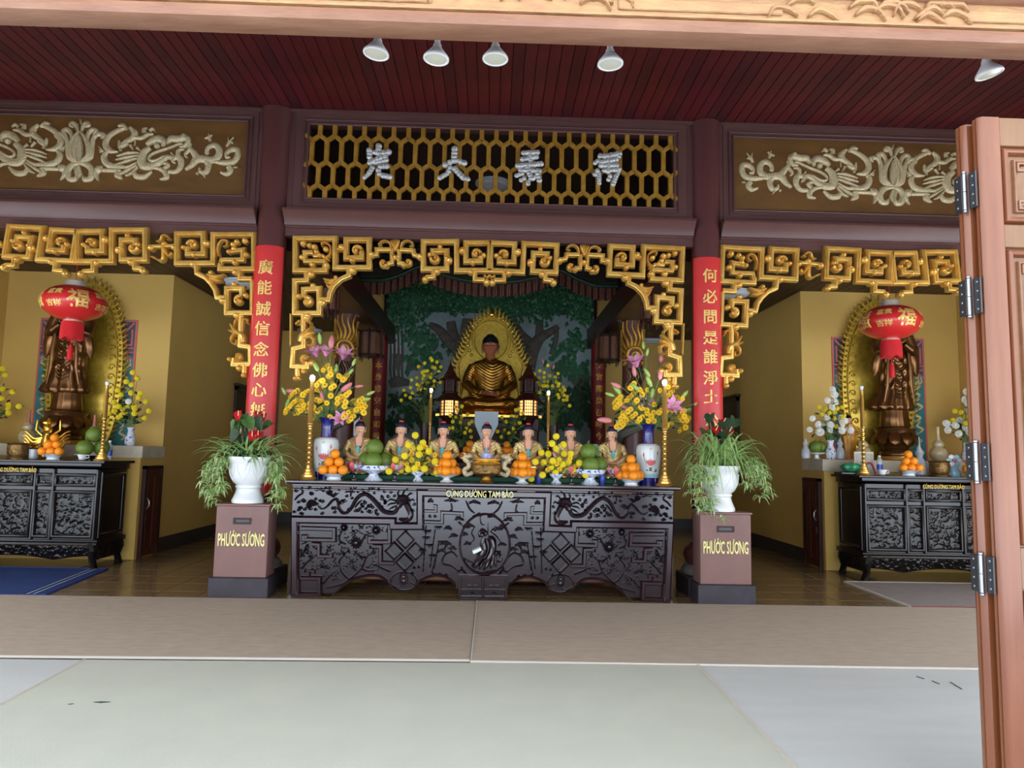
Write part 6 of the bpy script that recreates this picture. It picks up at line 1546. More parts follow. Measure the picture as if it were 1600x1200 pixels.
lathe_thing('flower_vase', 'blue-and-white vase of white chrysanthemums on the right shelf, nearest the corridor', 'vase', 1298, 714, YS, ZS, [('body', [(p[0], p[1]*1.06) for p in vz], 'porcelain_blue')], 'niche flower vases')
X = at(1298, 714, YS)[0]
wm = [(485,75,52),(510,135,50),(425,205,44),(515,225,48),(480,295,50),(235,430,42),(200,572,40),(410,420,48),(305,505,46),(370,530,50),(330,600,56),(450,570,54),(460,510,52),(600,500,52),(600,580,52),(670,580,46),(640,460,46),(715,580,46),(580,420,46)]
yw = [(315,290),(405,312),(345,380),(447,365),(512,352),(545,305),(605,293),(510,430),(613,410),(533,530)]
bouquet('chrysanthemum_bouquet', 'white chrysanthemums with yellow ball flowers in the right niche, nearest the corridor', (X, YS, ZS+.24), [('m', *q) for q in wm]+[('y', x, y, 30) for x, y in yw], KW, .07, 40, .14, 'niche bouquets', 9)
KX = (.125, 1380, 600); X = at(1511, 714, YS)[0]
lathe_thing('flower_vase', 'blue-and-white vase of white chrysanthemums beside the folded door edge', 'vase', 0, 0, YS, ZS, [('body', [(p[0], p[1]*1.06) for p in vz], 'porcelain_blue')], 'niche flower vases', X)
bouquet('chrysanthemum_bouquet', 'white chrysanthemums and yellow balls partly hidden by the folded door', (X, YS, ZS+.24), [('m', x, y, 50) for x, y in [(1040,100),(1020,195),(1040,245),(1045,340),(790,495),(805,575),(955,455),(900,520),(940,620),(1020,560),(1080,610),(1150,500),(1180,300),(1160,620),(1250,540)]]+[('y', x, y, 32) for x, y in [(895,338),(970,352),(870,452),(1030,408),(1075,410),(1060,470),(1030,490),(1085,510),(1200,420)]], KX, .07, 36, .14, 'niche bouquets', 10)
# bowls, cups, bottles, gourd vases
def burner(label, px): 
    t, X = lathe_thing('incense_bowl', label, 'incense bowl', px, 715, 8.8, SH, [('foot', [(.12, 0), (.122, .015), (.1, .03), (.105, .04)], 'brass_dark'), ('bowl', [(.105, .04), (.115, .06), (.113, .17), (.125, .185), (.12, .195), (.1, .17), (.001, .16)], 'brass_dark')], 'bronze incense bowls')
    m = relief_panel(.22, .1, 77, .012, .008); q = MB(); q.f = m.f; q.v = [((.1165-y)*math.sin(x/.115), -(.1165-y)*math.cos(x/.115), z+.115) for x, y, z in m.v]; q.build('relief', 'brass_dark', t, 1.2)
burner('round bronze incense bowl on the left side altar', 28); burner('round bronze incense bowl on the right side altar', 1467)
def cup(label, px):
    t, X = lathe_thing('tea_cup', label, 'cup', px, 716, 8.64, SH, [('saucer', [(.03, 0), (.035, .004), (.075, .014), (.07, .014), (.001, .006)], 'white_ceramic'), ('bowl', [(.028, .01), (.03, .016), (.05, .06), (.053, .072), (.05, .072), (.03, .03), (.001, .025)], 'white_ceramic')], 'tea cups', seg=28)
    MB().tube([(.045, 0, .06), (.08, 0, .062), (.082, 0, .035), (.04, 0, .028)], .006, 6).build('handle', 'white_ceramic', t)
cup('white tea cup and saucer on the left side altar', 128); cup('white tea cup and saucer on the right side altar', 1378)
def bottle(label, px, py):
    lathe_thing('water_bottle', label, 'bottle', px, py, 8.9, SH, [('body', [(.03, 0), (.034, .01), (.033, .05), (.034, .17), (.03, .195), (.014, .215), (.014, .225)], 'water_glass'), ('wrapper', [(.035, .06), (.035, .135)], 'bottle_blue'), ('cap', [(.016, .222), (.016, .245), (.001, .246)], 'lamp_white')], 'water bottles', seg=20)
bottle('clear water bottle with blue label on the left side altar', 170, 717); bottle('clear water bottle with blue label on the right side altar', 1375, 740)
def gourd(label, px, py, Y, z0, k, mat, neck):
    lathe_thing('gourd_vase', label, 'vase', px, py, Y, z0, [('base_bulb', [(.06*k, 0), (.07*k, .015*k), (.105*k, .07*k), (.108*k, .12*k), (.085*k, .17*k), (.055*k, .19*k)], mat), ('upper_bulb', [(.055*k, .19*k), (.068*k, .205*k), (.07*k, .235*k), (.05*k, .265*k), (.03*k, .28*k)], mat), ('neck', [(.03*k, .28*k), (.02*k, .33*k), (.018*k, .44*k), (.024*k, .455*k)], neck)], 'gourd vases', seg=28)
gourd('tan long-necked gourd vase at the back of the left shelf, beside the bronze bowl', 41, 700, 9.4, ZS, .95, 'beige_vase', 'incense')
gourd('tan long-necked gourd vase behind the left niche pomelos', 145, 700, 9.36, ZS, .85, 'beige_vase', 'incense')
gourd('cream gourd vase right of the bronze statue in the right niche', 1467, 720, 9.36, ZS, 1.0, 'beige_vase', 'beige_vase')
gourd('cream gourd vase behind the brass candlestick in the right niche', 1349, 716, 9.36, ZS, .9, 'beige_vase', 'beige_vase')
def deco(label, px, Y, z0, k, tip=True, X=None):
    lathe_thing('crystal_bottle', label, 'bottle', px, 716, Y, z0, [('body', [(.035*k, 0), (.055*k, .01*k), (.06*k, .07*k), (.05*k, .13*k), (.026*k, .17*k), (.03*k, .19*k)], 'water_glass'), ('stopper', [(.03*k, .19*k), (.04*k, .21*k), (.025*k, .24*k), (.008*k, .28*k), (.004*k, .36*k if tip else .29*k)], 'water_glass')], 'crystal bottles', X, 18)
deco('faceted crystal bottle at the corridor end of the right shelf', 1259, 9.4, ZS, .95, False)
deco('dark glass bottle right of the white chrysanthemum vase', 1313, 9.45, ZS, 1., False)
deco('crystal decanter with long stopper behind the right altar oranges', 1437, 8.95, SH+.0, 1.35)
X = at(1276, 712, 9.45)[0]
t, _ = lathe_thing('fruit_stand', 'white footed stand under a pomelo on the right shelf', 'stand', 0, 0, 9.45, ZS, [('dish', [(.06, 0), (.03, .02), (.028, .05), (.1, .07), (.11, .085), (.001, .075)], 'white_ceramic')], None, X)
for k, (dx_, dy_) in enumerate(((-.03, -.04), (.07, .05))):
    o = link('pomelo', pom_me, None, (X+dx_, 9.45+dy_, ZS+.076+.083), None, .085); link('stalk', pst, o)
    tag(o, ('green pomelo on the white stand of the right shelf' if k == 0 else 'second green pomelo hidden behind the right shelf vase'), 'pomelo', 'pomelos on the right shelf')
# many-armed gilt figurine of the left niche
X = at(73, 700, 9.0)[0]; t = thing('gilt_figurine', 'small gilt many-armed figurine behind the left side altar oranges', 'figurine', (X, 9.0, SH), 0); t.scale = (1.2,)*3
k = .32
m = MB(); m.loft([[(rx*math.cos(a), ry*math.sin(a), z) for a in np.linspace(0, 2*PI, 20, endpoint=False)] for (z, rx, ry) in ((.0, .1, .08), (.05, .08, .06), (.12, .06, .05), (.2, .062, .045), (.25, .03, .03))]); m.build('body', 'gold_shiny', t, 1.2)
head_parts(t, .42, 'gold_shiny', 'gold_shiny', 'gold_shiny', None, True, (0, -.01, -.04))
MB().lathe([(.045, .36), (.05, .38), (.03, .4), (.012, .42)], 12, rib=(6, .15)).build('crown', 'gold_shiny', t)
for s in (-1, 1):
    for j in range(4):
        z = .24-.035*j; MB().tube(smooth_path([(s*.05, 0, .22-.01*j), (s*(.12+.01*j), -.02, z-.03), (s*.19, -.03, z+.03), (s*.24, -.03, z+.05)], 3), lerp_list([.016, .013, .01, .006], 10), 7).build('arm', 'gold_shiny', t)
    MB().tube([(s*.05, -.02, .1), (s*.14, -.05, .04), (s*.03, -.1, .03)], [.045, .045, .03], 10).build('leg', 'gold_shiny', t)
    MB().tube([(s*.05, 0, .24), (s*.12, 0, .3), (s*.115, 0, .4)], [.014, .012, .006], 7).build('arm', 'gold_shiny', t)
MB().lathe([(.13, 0), (.14, .01), (.12, .03), (.001, .03)], 24).build('base', 'brass_dark', t)
# standing painted figurine of the right shelf
X = at(1334, 712, 9.46)[0]; t = thing('robed_figurine', 'standing figurine in orange-gold robe on the right shelf', 'figurine', (X, 9.58, ZS), 0)
m = MB(); m.loft([[(rx*(1+.06*math.sin(9*a))*math.cos(a), ry*(1+.06*math.sin(9*a))*math.sin(a), z) for a in np.linspace(0, 2*PI, 40, endpoint=False)] for (z, rx, ry) in ((0, .09, .075), (.03, .1, .08), (.15, .085, .07), (.3, .1, .075), (.4, .105, .07), (.46, .08, .06), (.49, .035, .035))]); m.build('robe', 'orange_robe', t, 1.2)
MB().sphere((0, -.055, .42), .04, 10, 8, (1, .5, 1.6)).build('chest', 'skin', t)
head_parts(t, .42, 'skin', 'hair_black', 'lips', None, True, (0, 0, .2))
for s in (-1, 1):
    MB().tube([(s*.09, 0, .44), (s*.12, -.02, .36), (s*.06, -.08, .34)], [.035, .035, .025], 10).build('sleeve', 'orange_robe', t); MB().sphere((s*.02, -.09, .345), .02, 8, 6).build('hand', 'skin', t)
MB().lathe([(.11, 0), (.11, .02), (.001, .02)], 20).build('base', 'lotus_pink', t)
# framed print, tray with green glass, bead string
X = at(1354, 735, 8.92)[0]; t = thing('framed_print', 'small framed print standing behind the right candlestick', 'picture frame', (X, 8.98, SH), 0)
MB().box(-.125, .125, -.01, .01, 0, .29, .004).build('frame', 'wood_frame', t, 0); MB().box(-.108, .108, -.013, -.009, .018, .272).build('print', 'photo_print', t, 0); MB().box(-.01, .01, .0, .1, 0, .02).build('prop', 'wood_frame', t, 0)
X = at(1330, 738, 8.85)[0]; t = thing('black_tray', 'black tray at the corridor end of the right side altar', 'tray', (X, 8.88, SH), 0); MB().box(-.16, .16, -.1, .1, 0, .035, .01).build('body', 'black_lacquer', t, 0)
tt = thing('green_glass_bowl', 'crumpled green glass bowl on the black tray', 'bowl', (X+.02, 8.88, SH+.035), 0); MB().lathe([(.05, 0), (.09, .02), (.12, .06), (.1, .09), (.06, .11), (.03, .1), (.001, .12)], 28, rib=(7, .14)).build('body', 'green_glass', tt, 1.2)
X = at(1362, 735, 8.8)[0]; t = thing('prayer_beads', 'string of dark red beads in front of the framed print', 'beads', (X, 8.86, SH), 0)
for k in range(26):
    a = PI*k/25; MB().sphere((.075*math.cos(a), .012*math.sin(a*3), .02+.13*math.sin(a)), .0125, 8, 6).build('bead', 'bead_red', t)
X = at(1494, 738, 8.85)[0]; t = thing('cloth_ornament', 'pale blue and pink cloth ornament beside the far orange dish', 'ornament', (X, 8.9, SH), 0)
MB().lathe([(.07, 0), (.08, .03), (.05, .12), (.03, .15)], 20, rib=(6, .1)).build('body', 'pale_blue', t, 1.2)
for k in range(6):
    a = 2*PI*k/6; MB().sphere((.07*math.cos(a), -.02, .2+.05*math.sin(a)), .04, 10, 8, (1, .5, .8)).build('petal', 'pale_blue' if k % 2 else 'porcelain', t)
MB().sphere((0, -.035, .2), .025, 10, 8).build('centre', 'pinkish', t)
for s in (0,):
    X = at(0, 712, 9.3)[0]; t = thing('clear_box', 'clear plastic box of fruit at the far left of the left shelf', 'box', (X, 8.85, SH), 0); MB().box(-.1, .1, -.08, .08, 0, .15, .006).build('shell', 'water_glass', t, 0)
X = at(47, 717, 8.78)[0]; t, _ = lathe_thing('glass_tumbler', 'dark glass tumbler right of the left bronze bowl', 'glass', 0, 0, 8.84, SH, [('body', [(.04, 0), (.05, .01), (.055, .12), (.05, .12), (.045, .03), (.001, .02)], 'water_glass')], None, X)

for (a, b, lab) in (((1432, 1057), (1444, 1061), 'short burnt incense stub on the right pale mat, leftmost of three'), ((1456, 1064), (1468, 1069), 'short burnt incense stub on the right pale mat, between two others'), ((1485, 1066), (1503, 1077), 'longer burnt incense stub on the right pale mat, nearest the door')):
    p, q = fl(*a, .009), fl(*b, .009)
    tag(MB().tube([(p[0], p[1], .0105), (q[0], q[1], .0105)], .0025, 5).build('incense_stub', 'black_base'), lab, 'incense stick', 'incense stubs on the mat')

# ================================================================== SHRINE BEHIND THE MAIN ALTAR
# tree mural on the back wall, painted in low relief
ML = thing('tree_mural', 'painted relief mural of a leafy tree by a river on the back wall', 'mural', (0, BY-.02, 0))
mx0, mx1, mz0, mz1 = at(606, 460, BY)[0], at(928, 470, BY)[0], .9, 4.75
MB().box(mx0, mx1, 0, .02, mz0, mz1).build('painted_ground', 'mural_sky', ML, 0)
MB().box(mx0-.06, mx0, -.02, .02, mz0, mz1).box(mx1, mx1+.06, -.02, .02, mz0, mz1).build('frame', 'dark_wood', ML, 0)
U = lambda K, pts: [at(K[1]+K[0]*x, K[2]+K[0]*y, BY-.02) for x, y in pts]
K7, K8 = (.20833, 550, 390), (.20833, 770, 400)
def limb(K, pts, ws, mat='mural_trunk', n='trunk', d=.03):
    m = MB(); p = smooth_path(U(K, pts), 5); m.ribbon(p, [v*K[0]/FOC*BY for v in lerp_list(ws, len(p))], d, 0, 'round'); m.build(n, mat, ML)
limb(K7, [(830,900),(810,760),(720,680),(650,600),(580,560)], [70,60,45,34,20], d=.07); limb(K7, [(800,740),(760,640),(740,540)], [50,40,34], d=.06); limb(K7, [(900,800),(860,640),(870,520)], [60,50,40], d=.06)
limb(K8, [(250,850),(290,720),(350,620),(430,570),(490,530)], [70,56,42,30,20], d=.07); limb(K8, [(310,680),(220,600),(170,520),(150,450)], [44,36,30,22], d=.06); limb(K8, [(350,620),(350,500)], [36,28], d=.05); limb(K8, [(440,740),(470,640),(480,560)], [22,20,16], d=.04); limb(K8, [(215,720),(200,600)], [30,26], d=.04)
for x in (285,312,345,372): limb(K7, [(x,540),(x+8,760),(x+2,900),(x+14,1000)], [8,10,9,5], 'mural_trunk', 'hanging_root', .02)
for x in (300,330,358): limb(K7, [(x,560),(x+4,780)], [6,5], 'mural_water', 'waterfall', .015)
for K, pts, ws in ((K7, [(280,1010),(340,990),(430,1000)], [30,44,20]), (K7, [(330,900),(345,820),(350,780)], [26,30,14]), (K7, [(420,900),(460,860),(500,900)], [20,44,20]), (K8, [(600,960),(660,920),(715,960)], [24,60,20]), (K8, [(620,1000),(680,960),(720,1010)], [20,40,20])): limb(K, pts, ws, 'mural_rock', 'rock', .03)
for K, pts, ws in ((K7, [(290,1200),(360,1110),(480,1130),(600,1200)], [30,60,70,50]), (K8, [(470,1120),(560,1090),(640,1060),(715,1030)], [20,40,60,50]), (K8, [(500,1240),(600,1200),(720,1150)], [40,70,60]), (K7, [(280,1300),(400,1260),(560,1290)], [60,60,60])): pass
rn = random.Random(21)
def mural_leaves(n, fn, mat, nm, L):
    m = MB()
    for k in range(n):
        px, py = fn(); x, z = at(px, py, BY-.03); l = L*rn.uniform(.7, 1.3); a = rn.gauss(-PI/2, .5); w = l*.3; y = -rn.uniform(.015, .06)
        dx, dz = math.cos(a), math.sin(a)
        m.add([(x, y, z), (x+dx*l*.45-dz*w, y-.01, z+dz*l*.45+dx*w), (x+dx*l, y-.004, z+dz*l), (x+dx*l*.45+dz*w, y-.01, z+dz*l*.45-dx*w), (x+dx*l*.45, y-.025, z+dz*l*.45)], [(0, 1, 4), (1, 2, 4), (2, 3, 4), (3, 0, 4)])
    tag(m.build(nm, mat, ML, 0), kind='stuff')
def crown():
    px = rn.uniform(608, 926); edge = 505+10*math.sin(px*.09)+14*math.sin(px*.033)+(20 if abs(px-766) > 120 else -5)
    return px, rn.triangular(415, edge, 470)
m = MB().box(mx0, mx1, -.012, 0, at(766, 490, BY)[1], mz1); m.build('crown_ground', 'mural_grass', ML, 0)
mural_leaves(2600, crown, 'mural_leaf', 'crown_foliage', .1); mural_leaves(700, crown, 'mural_leaf_pale', 'crown_highlights', .07)
def low_bush():
    c = rn.choice(((630, 625), (655, 640), (690, 650), (615, 660), (885, 625), (905, 615), (890, 650), (915, 640), (860, 650))); return max(609, min(924, rn.gauss(c[0], 12))), rn.gauss(c[1], 8)
mural_leaves(520, low_bush, 'mural_grass', 'low_bushes', .15); mural_leaves(160, low_bush, 'mural_leaf', 'low_bush_highlights', .12)
def bo(cx, cy, sx, sy): return lambda: (rn.gauss(cx, sx), rn.gauss(cy, sy))
for (cx, cy, sx, sy, n) in ((657, 515, 10, 8, 30), (665, 540, 14, 8, 40), (660, 560, 16, 8, 40), (895, 530, 8, 12, 40), (885, 545, 14, 8, 40), (880, 570, 12, 8, 40), (905, 575, 10, 6, 30)): mural_leaves(n, bo(cx, cy, sx, sy), 'mural_leaf', 'lower_foliage', .16)
# dragon columns
for s in (-1, 1):
    X = 2.3*s; Y = 11.4
    t = thing('dragon_column', 'dark column with gold flaming spiral relief, left of the valance' if s < 0 else 'dark column with gold flaming spiral relief, right of the valance', 'column', (X, Y, 0), 0, 'dragon columns')
    MB().lathe([(.2, 0), (.2, .1), (.165, .14), (.165, 3.6)], 32).build('shaft', 'maroon_col', t)
    zc = at(541, 545, Y-.17)[1] if s < 0 else at(986, 556, Y-.17)[1]
    def wrapc(m, nm, mat, r=.168):
        q = MB(); q.f = m.f; q.v = [((r-y)*math.sin(x/r), -(r-y)*math.cos(x/r), z) for x, y, z in m.v]; q.build(nm, mat, t, 1.2)
    m = MB(); m.ribbon([(.15*(1-.85*i/22)*math.cos(i*.5), zc+.16*(1-.85*i/22)*math.sin(i*.5)) for i in range(23)], lerp_list([.03, .026, .016], 23), .035, 0, 'round'); wrapc(m, 'spiral', 'gilt_dull')
    for k in range(15):
        a = -.5+k*.3; c, sn = math.cos(a), math.sin(a); L = .34 if 0 < a < PI else .2
        pts = [(c*.15, zc+sn*.16), (c*(.15+L*.25)+.03*sn, zc+sn*(.16+L*.4)), (c*(.15+L*.4)-.03*sn, zc+sn*(.16+L*.8)+.04), (c*(.15+L*.5), zc+sn*(.16+L*1.2)+.1)]
        m = MB(); m.ribbon(smooth_path(pts, 4), lerp_list([.028, .024, .014, .002], 13), .03, 0, 'round'); wrapc(m, 'flame', 'gilt_dull')
    for k in range(7):
        m = MB(); x0 = -.12+.04*k; m.ribbon(smooth_path([(x0, zc-.2), (x0+.06, zc-.34), (x0-.02, zc-.5), (x0+.05, zc-.66)], 4), lerp_list([.02, .02, .014, .003], 13), .03, 0, 'round'); wrapc(m, 'scale_ray', 'brass_dark' if k % 3 == 0 else 'dark_wood')
    pts = [((.2+.02*math.sin(i*.9))*math.cos(i*.45), (.2+.02*math.sin(i*.9))*math.sin(i*.45), .5+i*.035) for i in range(44)]
    MB().tube(pts, lerp_list([.03, .07, .08, .06], 44), 10).build('dragon_coil', 'mural_rock', t)
    # rear couplet columns
    X2 = at(591, 600, 13.85)[0] if s < 0 else at(936, 600, 13.85)[0]
    t = thing('red_column', 'dark red column with faint gold characters left of the mural' if s < 0 else 'dark red column with faint gold characters right of the mural', 'column', (X2, 13.95, 0), 0, 'rear red columns')
    MB().lathe([(.17, 0), (.17, .1), (.145, .14), (.145, 3.58)], 28).build('shaft', 'red_column', t)
    for k, ch in enumerate('本身修空自如相' if s < 0 else '生實際皇召時今'):
        z = at(591 if s < 0 else 934, 571+k*18.5, 13.8)[1]; me = text_mesh(ch, .15, 'gilt_dull', .004, .008)
        for v in me.vertices:
            a = v.co.x/.147; v.co = Vector(((.147+v.co.z)*math.sin(a), -(.147+v.co.z)*math.cos(a), v.co.y+z))
        link('character', me, t)
# carved valance with its fringe
VY = 11.32; VL = thing('carved_valance', 'dark green carved valance with brown fringe across the shrine front', 'valance', (0, VY, 0))
hp_ = [(60,228),(200,232),(280,220),(400,176),(480,138),(555,126),(640,176),(780,218),(900,240),(1032,250)]
hv = [at(K7[1]+K7[0]*x, K7[2]+K7[0]*y, VY) for x, y in hp_]; cxv = hv[-1][0]
prof = smooth_path(hv, 5); prof = prof+[(2*cxv-x, z) for x, z in reversed(prof[:-1])]
x0v, x1v = prof[0][0], prof[-1][0]
MB().prism([(x0v, 4.75)]+prof+[(x1v, 4.75)], 0, .05).build('board', 'valance_carving', VL, 0)
m = MB(); m.ribbon(prof, .03, .05, 0, 'round'); m.build('green_moulding', 'valance_green', VL)
m = MB(); m.ribbon([(x, z+.06) for x, z in prof], .012, .04, 0, 'round'); m.build('inner_moulding', 'valance_green', VL)
MB().box(x0v-.05, x0v+.01, -.04, .06, 3.55, 4.75).build('post', 'black_lacquer', VL, 0); MB().box(x1v-.01, x1v+.05, -.04, .06, 3.55, 4.75).build('post', 'black_lacquer', VL, 0)
m = MB(); rv = random.Random(8)
for k in range(240):
    x = rv.uniform(x0v+.05, x1v-.05); zb = np.interp(x, [p[0] for p in prof], [p[1] for p in prof]); z = zb+rv.uniform(.09, .8); a = rv.uniform(0, 6.28); L = rv.uniform(.05, .12)
    m.ribbon(smooth_path([(x, z), (x+L*.5*math.cos(a), z+L*.5*math.sin(a)), (x+L*math.cos(a+.7), z+L*math.sin(a+.7))], 3), lerp_list([.004, .016, .004], 7), .04, 0, 'round')
tag(m.build('carving', 'valance_carving', VL), kind='stuff')
fm = MB().box(-.0165, .0165, -.014, .012, -1, 0, .005).mesh('fringe_strip', 'fringe_wood', 0)
fm2 = MB().box(-.0165, .0165, -.014, .012, -1, 0, .005).mesh('fringe_strip', 'dark_wood', 0)
nst = int((x1v-x0v-.08)/.036)
for k in range(nst):
    x = x0v+.06+k*.036; zb = np.interp(x, [p[0] for p in prof], [p[1] for p in prof]); o = link('fringe_strip', fm2 if k % 3 == 0 else fm, VL, (x, .02+.006*(k % 2), zb)); o.scale = (1, 1, .225+.01*math.sin(k*2.1))
# dais, table and lamps
DT = bz-.1
t = thing('buddha_dais', 'stepped dark wooden dais carrying the golden buddha', 'dais', (0, 12.6, 0))
MB().box(-1.15, 1.15, -.62, .75, 0, DT-.55, .01).build('lower_tier', 'dark_wood', t, 0); MB().box(-.85, .85, -.5, .7, DT-.55, DT-.06, .01).build('upper_tier', 'dark_wood', t, 0); MB().box(-.9, .9, -.56, .72, DT-.06, DT, .01).build('gilt_edge', 'gold_shiny', t, 0)
tl = thing('lotus_throne', 'gold lotus throne directly under the golden buddha', 'throne', (GB[0], GB[1]-.0, DT)); lotus_seat(MB(), .5, 0, .1, 18).build('petal_ring', 'gold_shiny', tl, 1.0)
OT = 1.28
t = thing('offering_table', 'dark wooden offering table hidden behind the seven statuettes', 'table', (0, 10.5, 0))
MB().box(-1.6, 1.6, -.45, .45, OT-.06, OT, .008).build('table_top', 'dark_wood', t, 0); MB().box(-1.5, 1.5, -.4, .4, OT-.3, OT-.06).build('apron', 'dark_wood', t, 0)
for sx in (-1, 1):
    for sy in (-1, 1): MB().box(sx*1.45-.06, sx*1.45+.06, sy*.36-.06, sy*.36+.06, 0, OT-.3).build('leg', 'dark_wood', t, 0)
candlestick('slim candlestick with lit bulb left of the golden buddha', 671, 700, 674, 610, 10.4, OT, True, .8)
candlestick('slim candlestick with lit bulb right of the golden buddha', 856, 700, 855, 614, 10.4, OT, True, .8)
def pagoda(label, px):
    Y = 11.7; X, Z = at(px, 655, Y); t = thing('pagoda_lamp', label, 'lamp', (X, Y, 0), 0, 'pagoda lamps'); zz2 = lambda py: at(px, py, Y)[1]
    MB().box(-.16, .16, -.16, .16, 0, zz2(672), .02).build('pillar', 'dark_wood', t, 0); MB().lathe([(.1, zz2(672)), (.07, zz2(665)), (.12, zz2(655)), (.19, zz2(650))], 6).build('neck', 'dark_wood', t, 0)
    for (pa, pb, r, lit) in ((650, 626, .15, True), (612, 594, .115, False)):
        za, zb = zz2(pa), zz2(pb)
        MB().lathe([(r*.9, za), (r*.9, zb)], 6).build('pane', 'pagoda_glow' if lit else 'dark_wood', t, 0)
        f = MB()
        for k in range(6):
            a = 2*PI*k/6; a2 = 2*PI*(k+1)/6; p1 = Vector((r*math.cos(a), r*math.sin(a), 0)); p2 = Vector((r*math.cos(a2), r*math.sin(a2), 0))
            f.tube([p1+Vector((0, 0, za)), p1+Vector((0, 0, zb))], .014, 6)
            for j in range(1, 4): q = p1.lerp(p2, j/4)*.98; f.tube([q+Vector((0, 0, za)), q+Vector((0, 0, zb))], .005, 4)
            for j in range(6): f.tube([p1*.99+Vector((0, 0, za+(zb-za)*j/5)), p2*.99+Vector((0, 0, za+(zb-za)*j/5))], .006, 4)
        f.build('lattice', 'dark_wood', t)
        h = zb-za; MB().lathe([(r*1.1, zb), (r*1.5, zb-.01), (r*1.45, zb+.015), (r*.95, zb+h*.35), (r*.7, zb+h*.5)], 6).build('roof', 'dark_wood', t, 0); MB().lathe([(r*1.15, za-.03), (r*1.2, za-.01), (r, za)], 6).build('sill', 'dark_wood', t, 0)
    MB().lathe([(.08, zz2(588)), (.1, zz2(586)), (.05, zz2(578)), (.015, zz2(568)), (.001, zz2(562))], 6).build('finial', 'dark_wood', t, 0)
pagoda('dark two-tier pagoda lamp glowing orange, left of the golden buddha', 702); pagoda('dark two-tier pagoda lamp glowing orange, right of the golden buddha', 825)
K9 = (.19173, 670, 470)
def stand_vase(name, label, px, Y, z0, z1, r=.1):
    X = at(px, 650, Y)[0]; h = z1-z0; t = thing(name, label, 'vase', (X, Y, z0), 0, 'shrine flower vases'); MB().lathe([(r*.7, 0), (r*.8, .02), (r, h*.3), (r*.95, h*.55), (r*.5, h*.8), (r*.65, h)], 24).build('body', 'dark_wood', t); return X
X = stand_vase('floor_vase', 'tall dark floor vase left of the pagoda lamps', 666, 11.9, 0, 1.9, .16)
bouquet('ball_flower_bouquet', 'large bunch of yellow ball flowers before the mural, left of the golden buddha', (X, 11.9, 1.9), [('y', x, y, 13.5) for x, y in [(590,815),(600,830),(545,852),(637,843),(500,878),(605,882),(622,888),(667,880),(565,910),(543,912),(527,922),(653,918),(595,933),(632,940),(572,945),(540,945),(487,962),(533,968),(590,960),(447,978),(617,985),(582,988),(568,998),(530,1000),(488,1012),(505,1022),(610,1018),(590,1022),(685,962),(665,995),(440,1035),(455,1075),(437,1110),(402,1093),(370,1130),(390,1055),(520,1050),(497,1048),(550,1040)]], K7, .12, 110, .2, 'shrine bouquets', 12)
X = stand_vase('floor_vase', 'tall dark floor vase right of the pagoda lamps', 864, 11.9, 0, 1.9, .16)
bouquet('ball_flower_bouquet', 'large bunch of yellow ball flowers before the mural, right of the golden buddha', (X, 11.9, 1.9), [('y', x, y, 13.5) for x, y in [(413,820),(352,862),(385,875),(312,887),(490,882),(425,897),(383,910),(345,915),(467,908),(333,942),(388,942),(412,943),(475,945),(353,965),(375,975),(392,975),(410,977),(447,975),(495,958),(492,980),(465,1003),(443,1012),(367,1012),(350,1025),(505,1005),(527,985),(540,1005),(523,1025),(535,1045),(465,1040),(487,1040),(495,1060),(557,1055),(530,1080),(555,1078),(577,1123),(410,1040),(437,1040),(310,940)]]+[('p', 450, 830, 18, .3), ('p', 380, 790, 18, -.2)], K8, .12, 110, .2, 'shrine bouquets', 13)
X = stand_vase('table_vase', 'small dark vase on the offering table, left of the glass plaque', 722, 10.6, OT, OT+.22, .07)
bouquet('ball_flower_bouquet', 'low bunch of yellow ball flowers left of the glass plaque', (X, 10.6, OT+.22), [('y', x, y, 15.5) for x, y in [(175,935),(222,950),(270,955),(247,895),(270,860),(258,990),(330,1000),(352,985),(197,985),(195,1035),(255,1040),(240,1065),(305,1040),(295,1075),(340,1060),(270,1100),(345,1110),(165,1040),(315,925),(220,865)]], K9, .1, 80, .18, 'shrine bouquets', 14)
X = stand_vase('table_vase', 'small dark vase on the offering table, right of the glass plaque', 797, 10.6, OT, OT+.22, .07)
bouquet('ball_flower_bouquet', 'low bunch of yellow ball flowers right of the glass plaque', (X, 10.6, OT+.22), [('y', x, y, 15.5) for x, y in [(675,940),(632,985),(715,945),(775,955),(765,915),(740,995),(700,1005),(665,975),(690,1040),(650,1080),(620,1055),(665,1095),(590,1110),(700,1070),(735,885),(710,890),(595,950),(560,1065)]], K9, .1, 80, .18, 'shrine bouquets', 15)
for px, w_ in ((733, 'behind the burner, left side'), (791, 'behind the burner, right side')):
    X = plate('small white dish of oranges '+w_, px, 10.3, OT, 'blue', .14, .06); oranges(X, 10.3, OT+.05, .052, PI, w_, None)
t = thing('glass_plaque', 'pale frosted glass plaque behind the middle statuette', 'plaque', (at(760, 660, 10.35)[0], 10.35, OT))
zt_, zb_ = at(760, 643, 10.35)[1]-OT, at(760, 690, 10.35)[1]-OT
MB().prism([(-.17, zt_), (.17, zt_), (.17, zt_-.18), (.08, zb_+.05), (.08, 0), (-.08, 0), (-.08, zb_+.05), (-.17, zt_-.18)], -.01, .01).build('plate', 'pale_print', t, 0); MB().box(-.12, .12, -.05, .05, 0, .02).build('foot', 'dark_wood', t, 0)
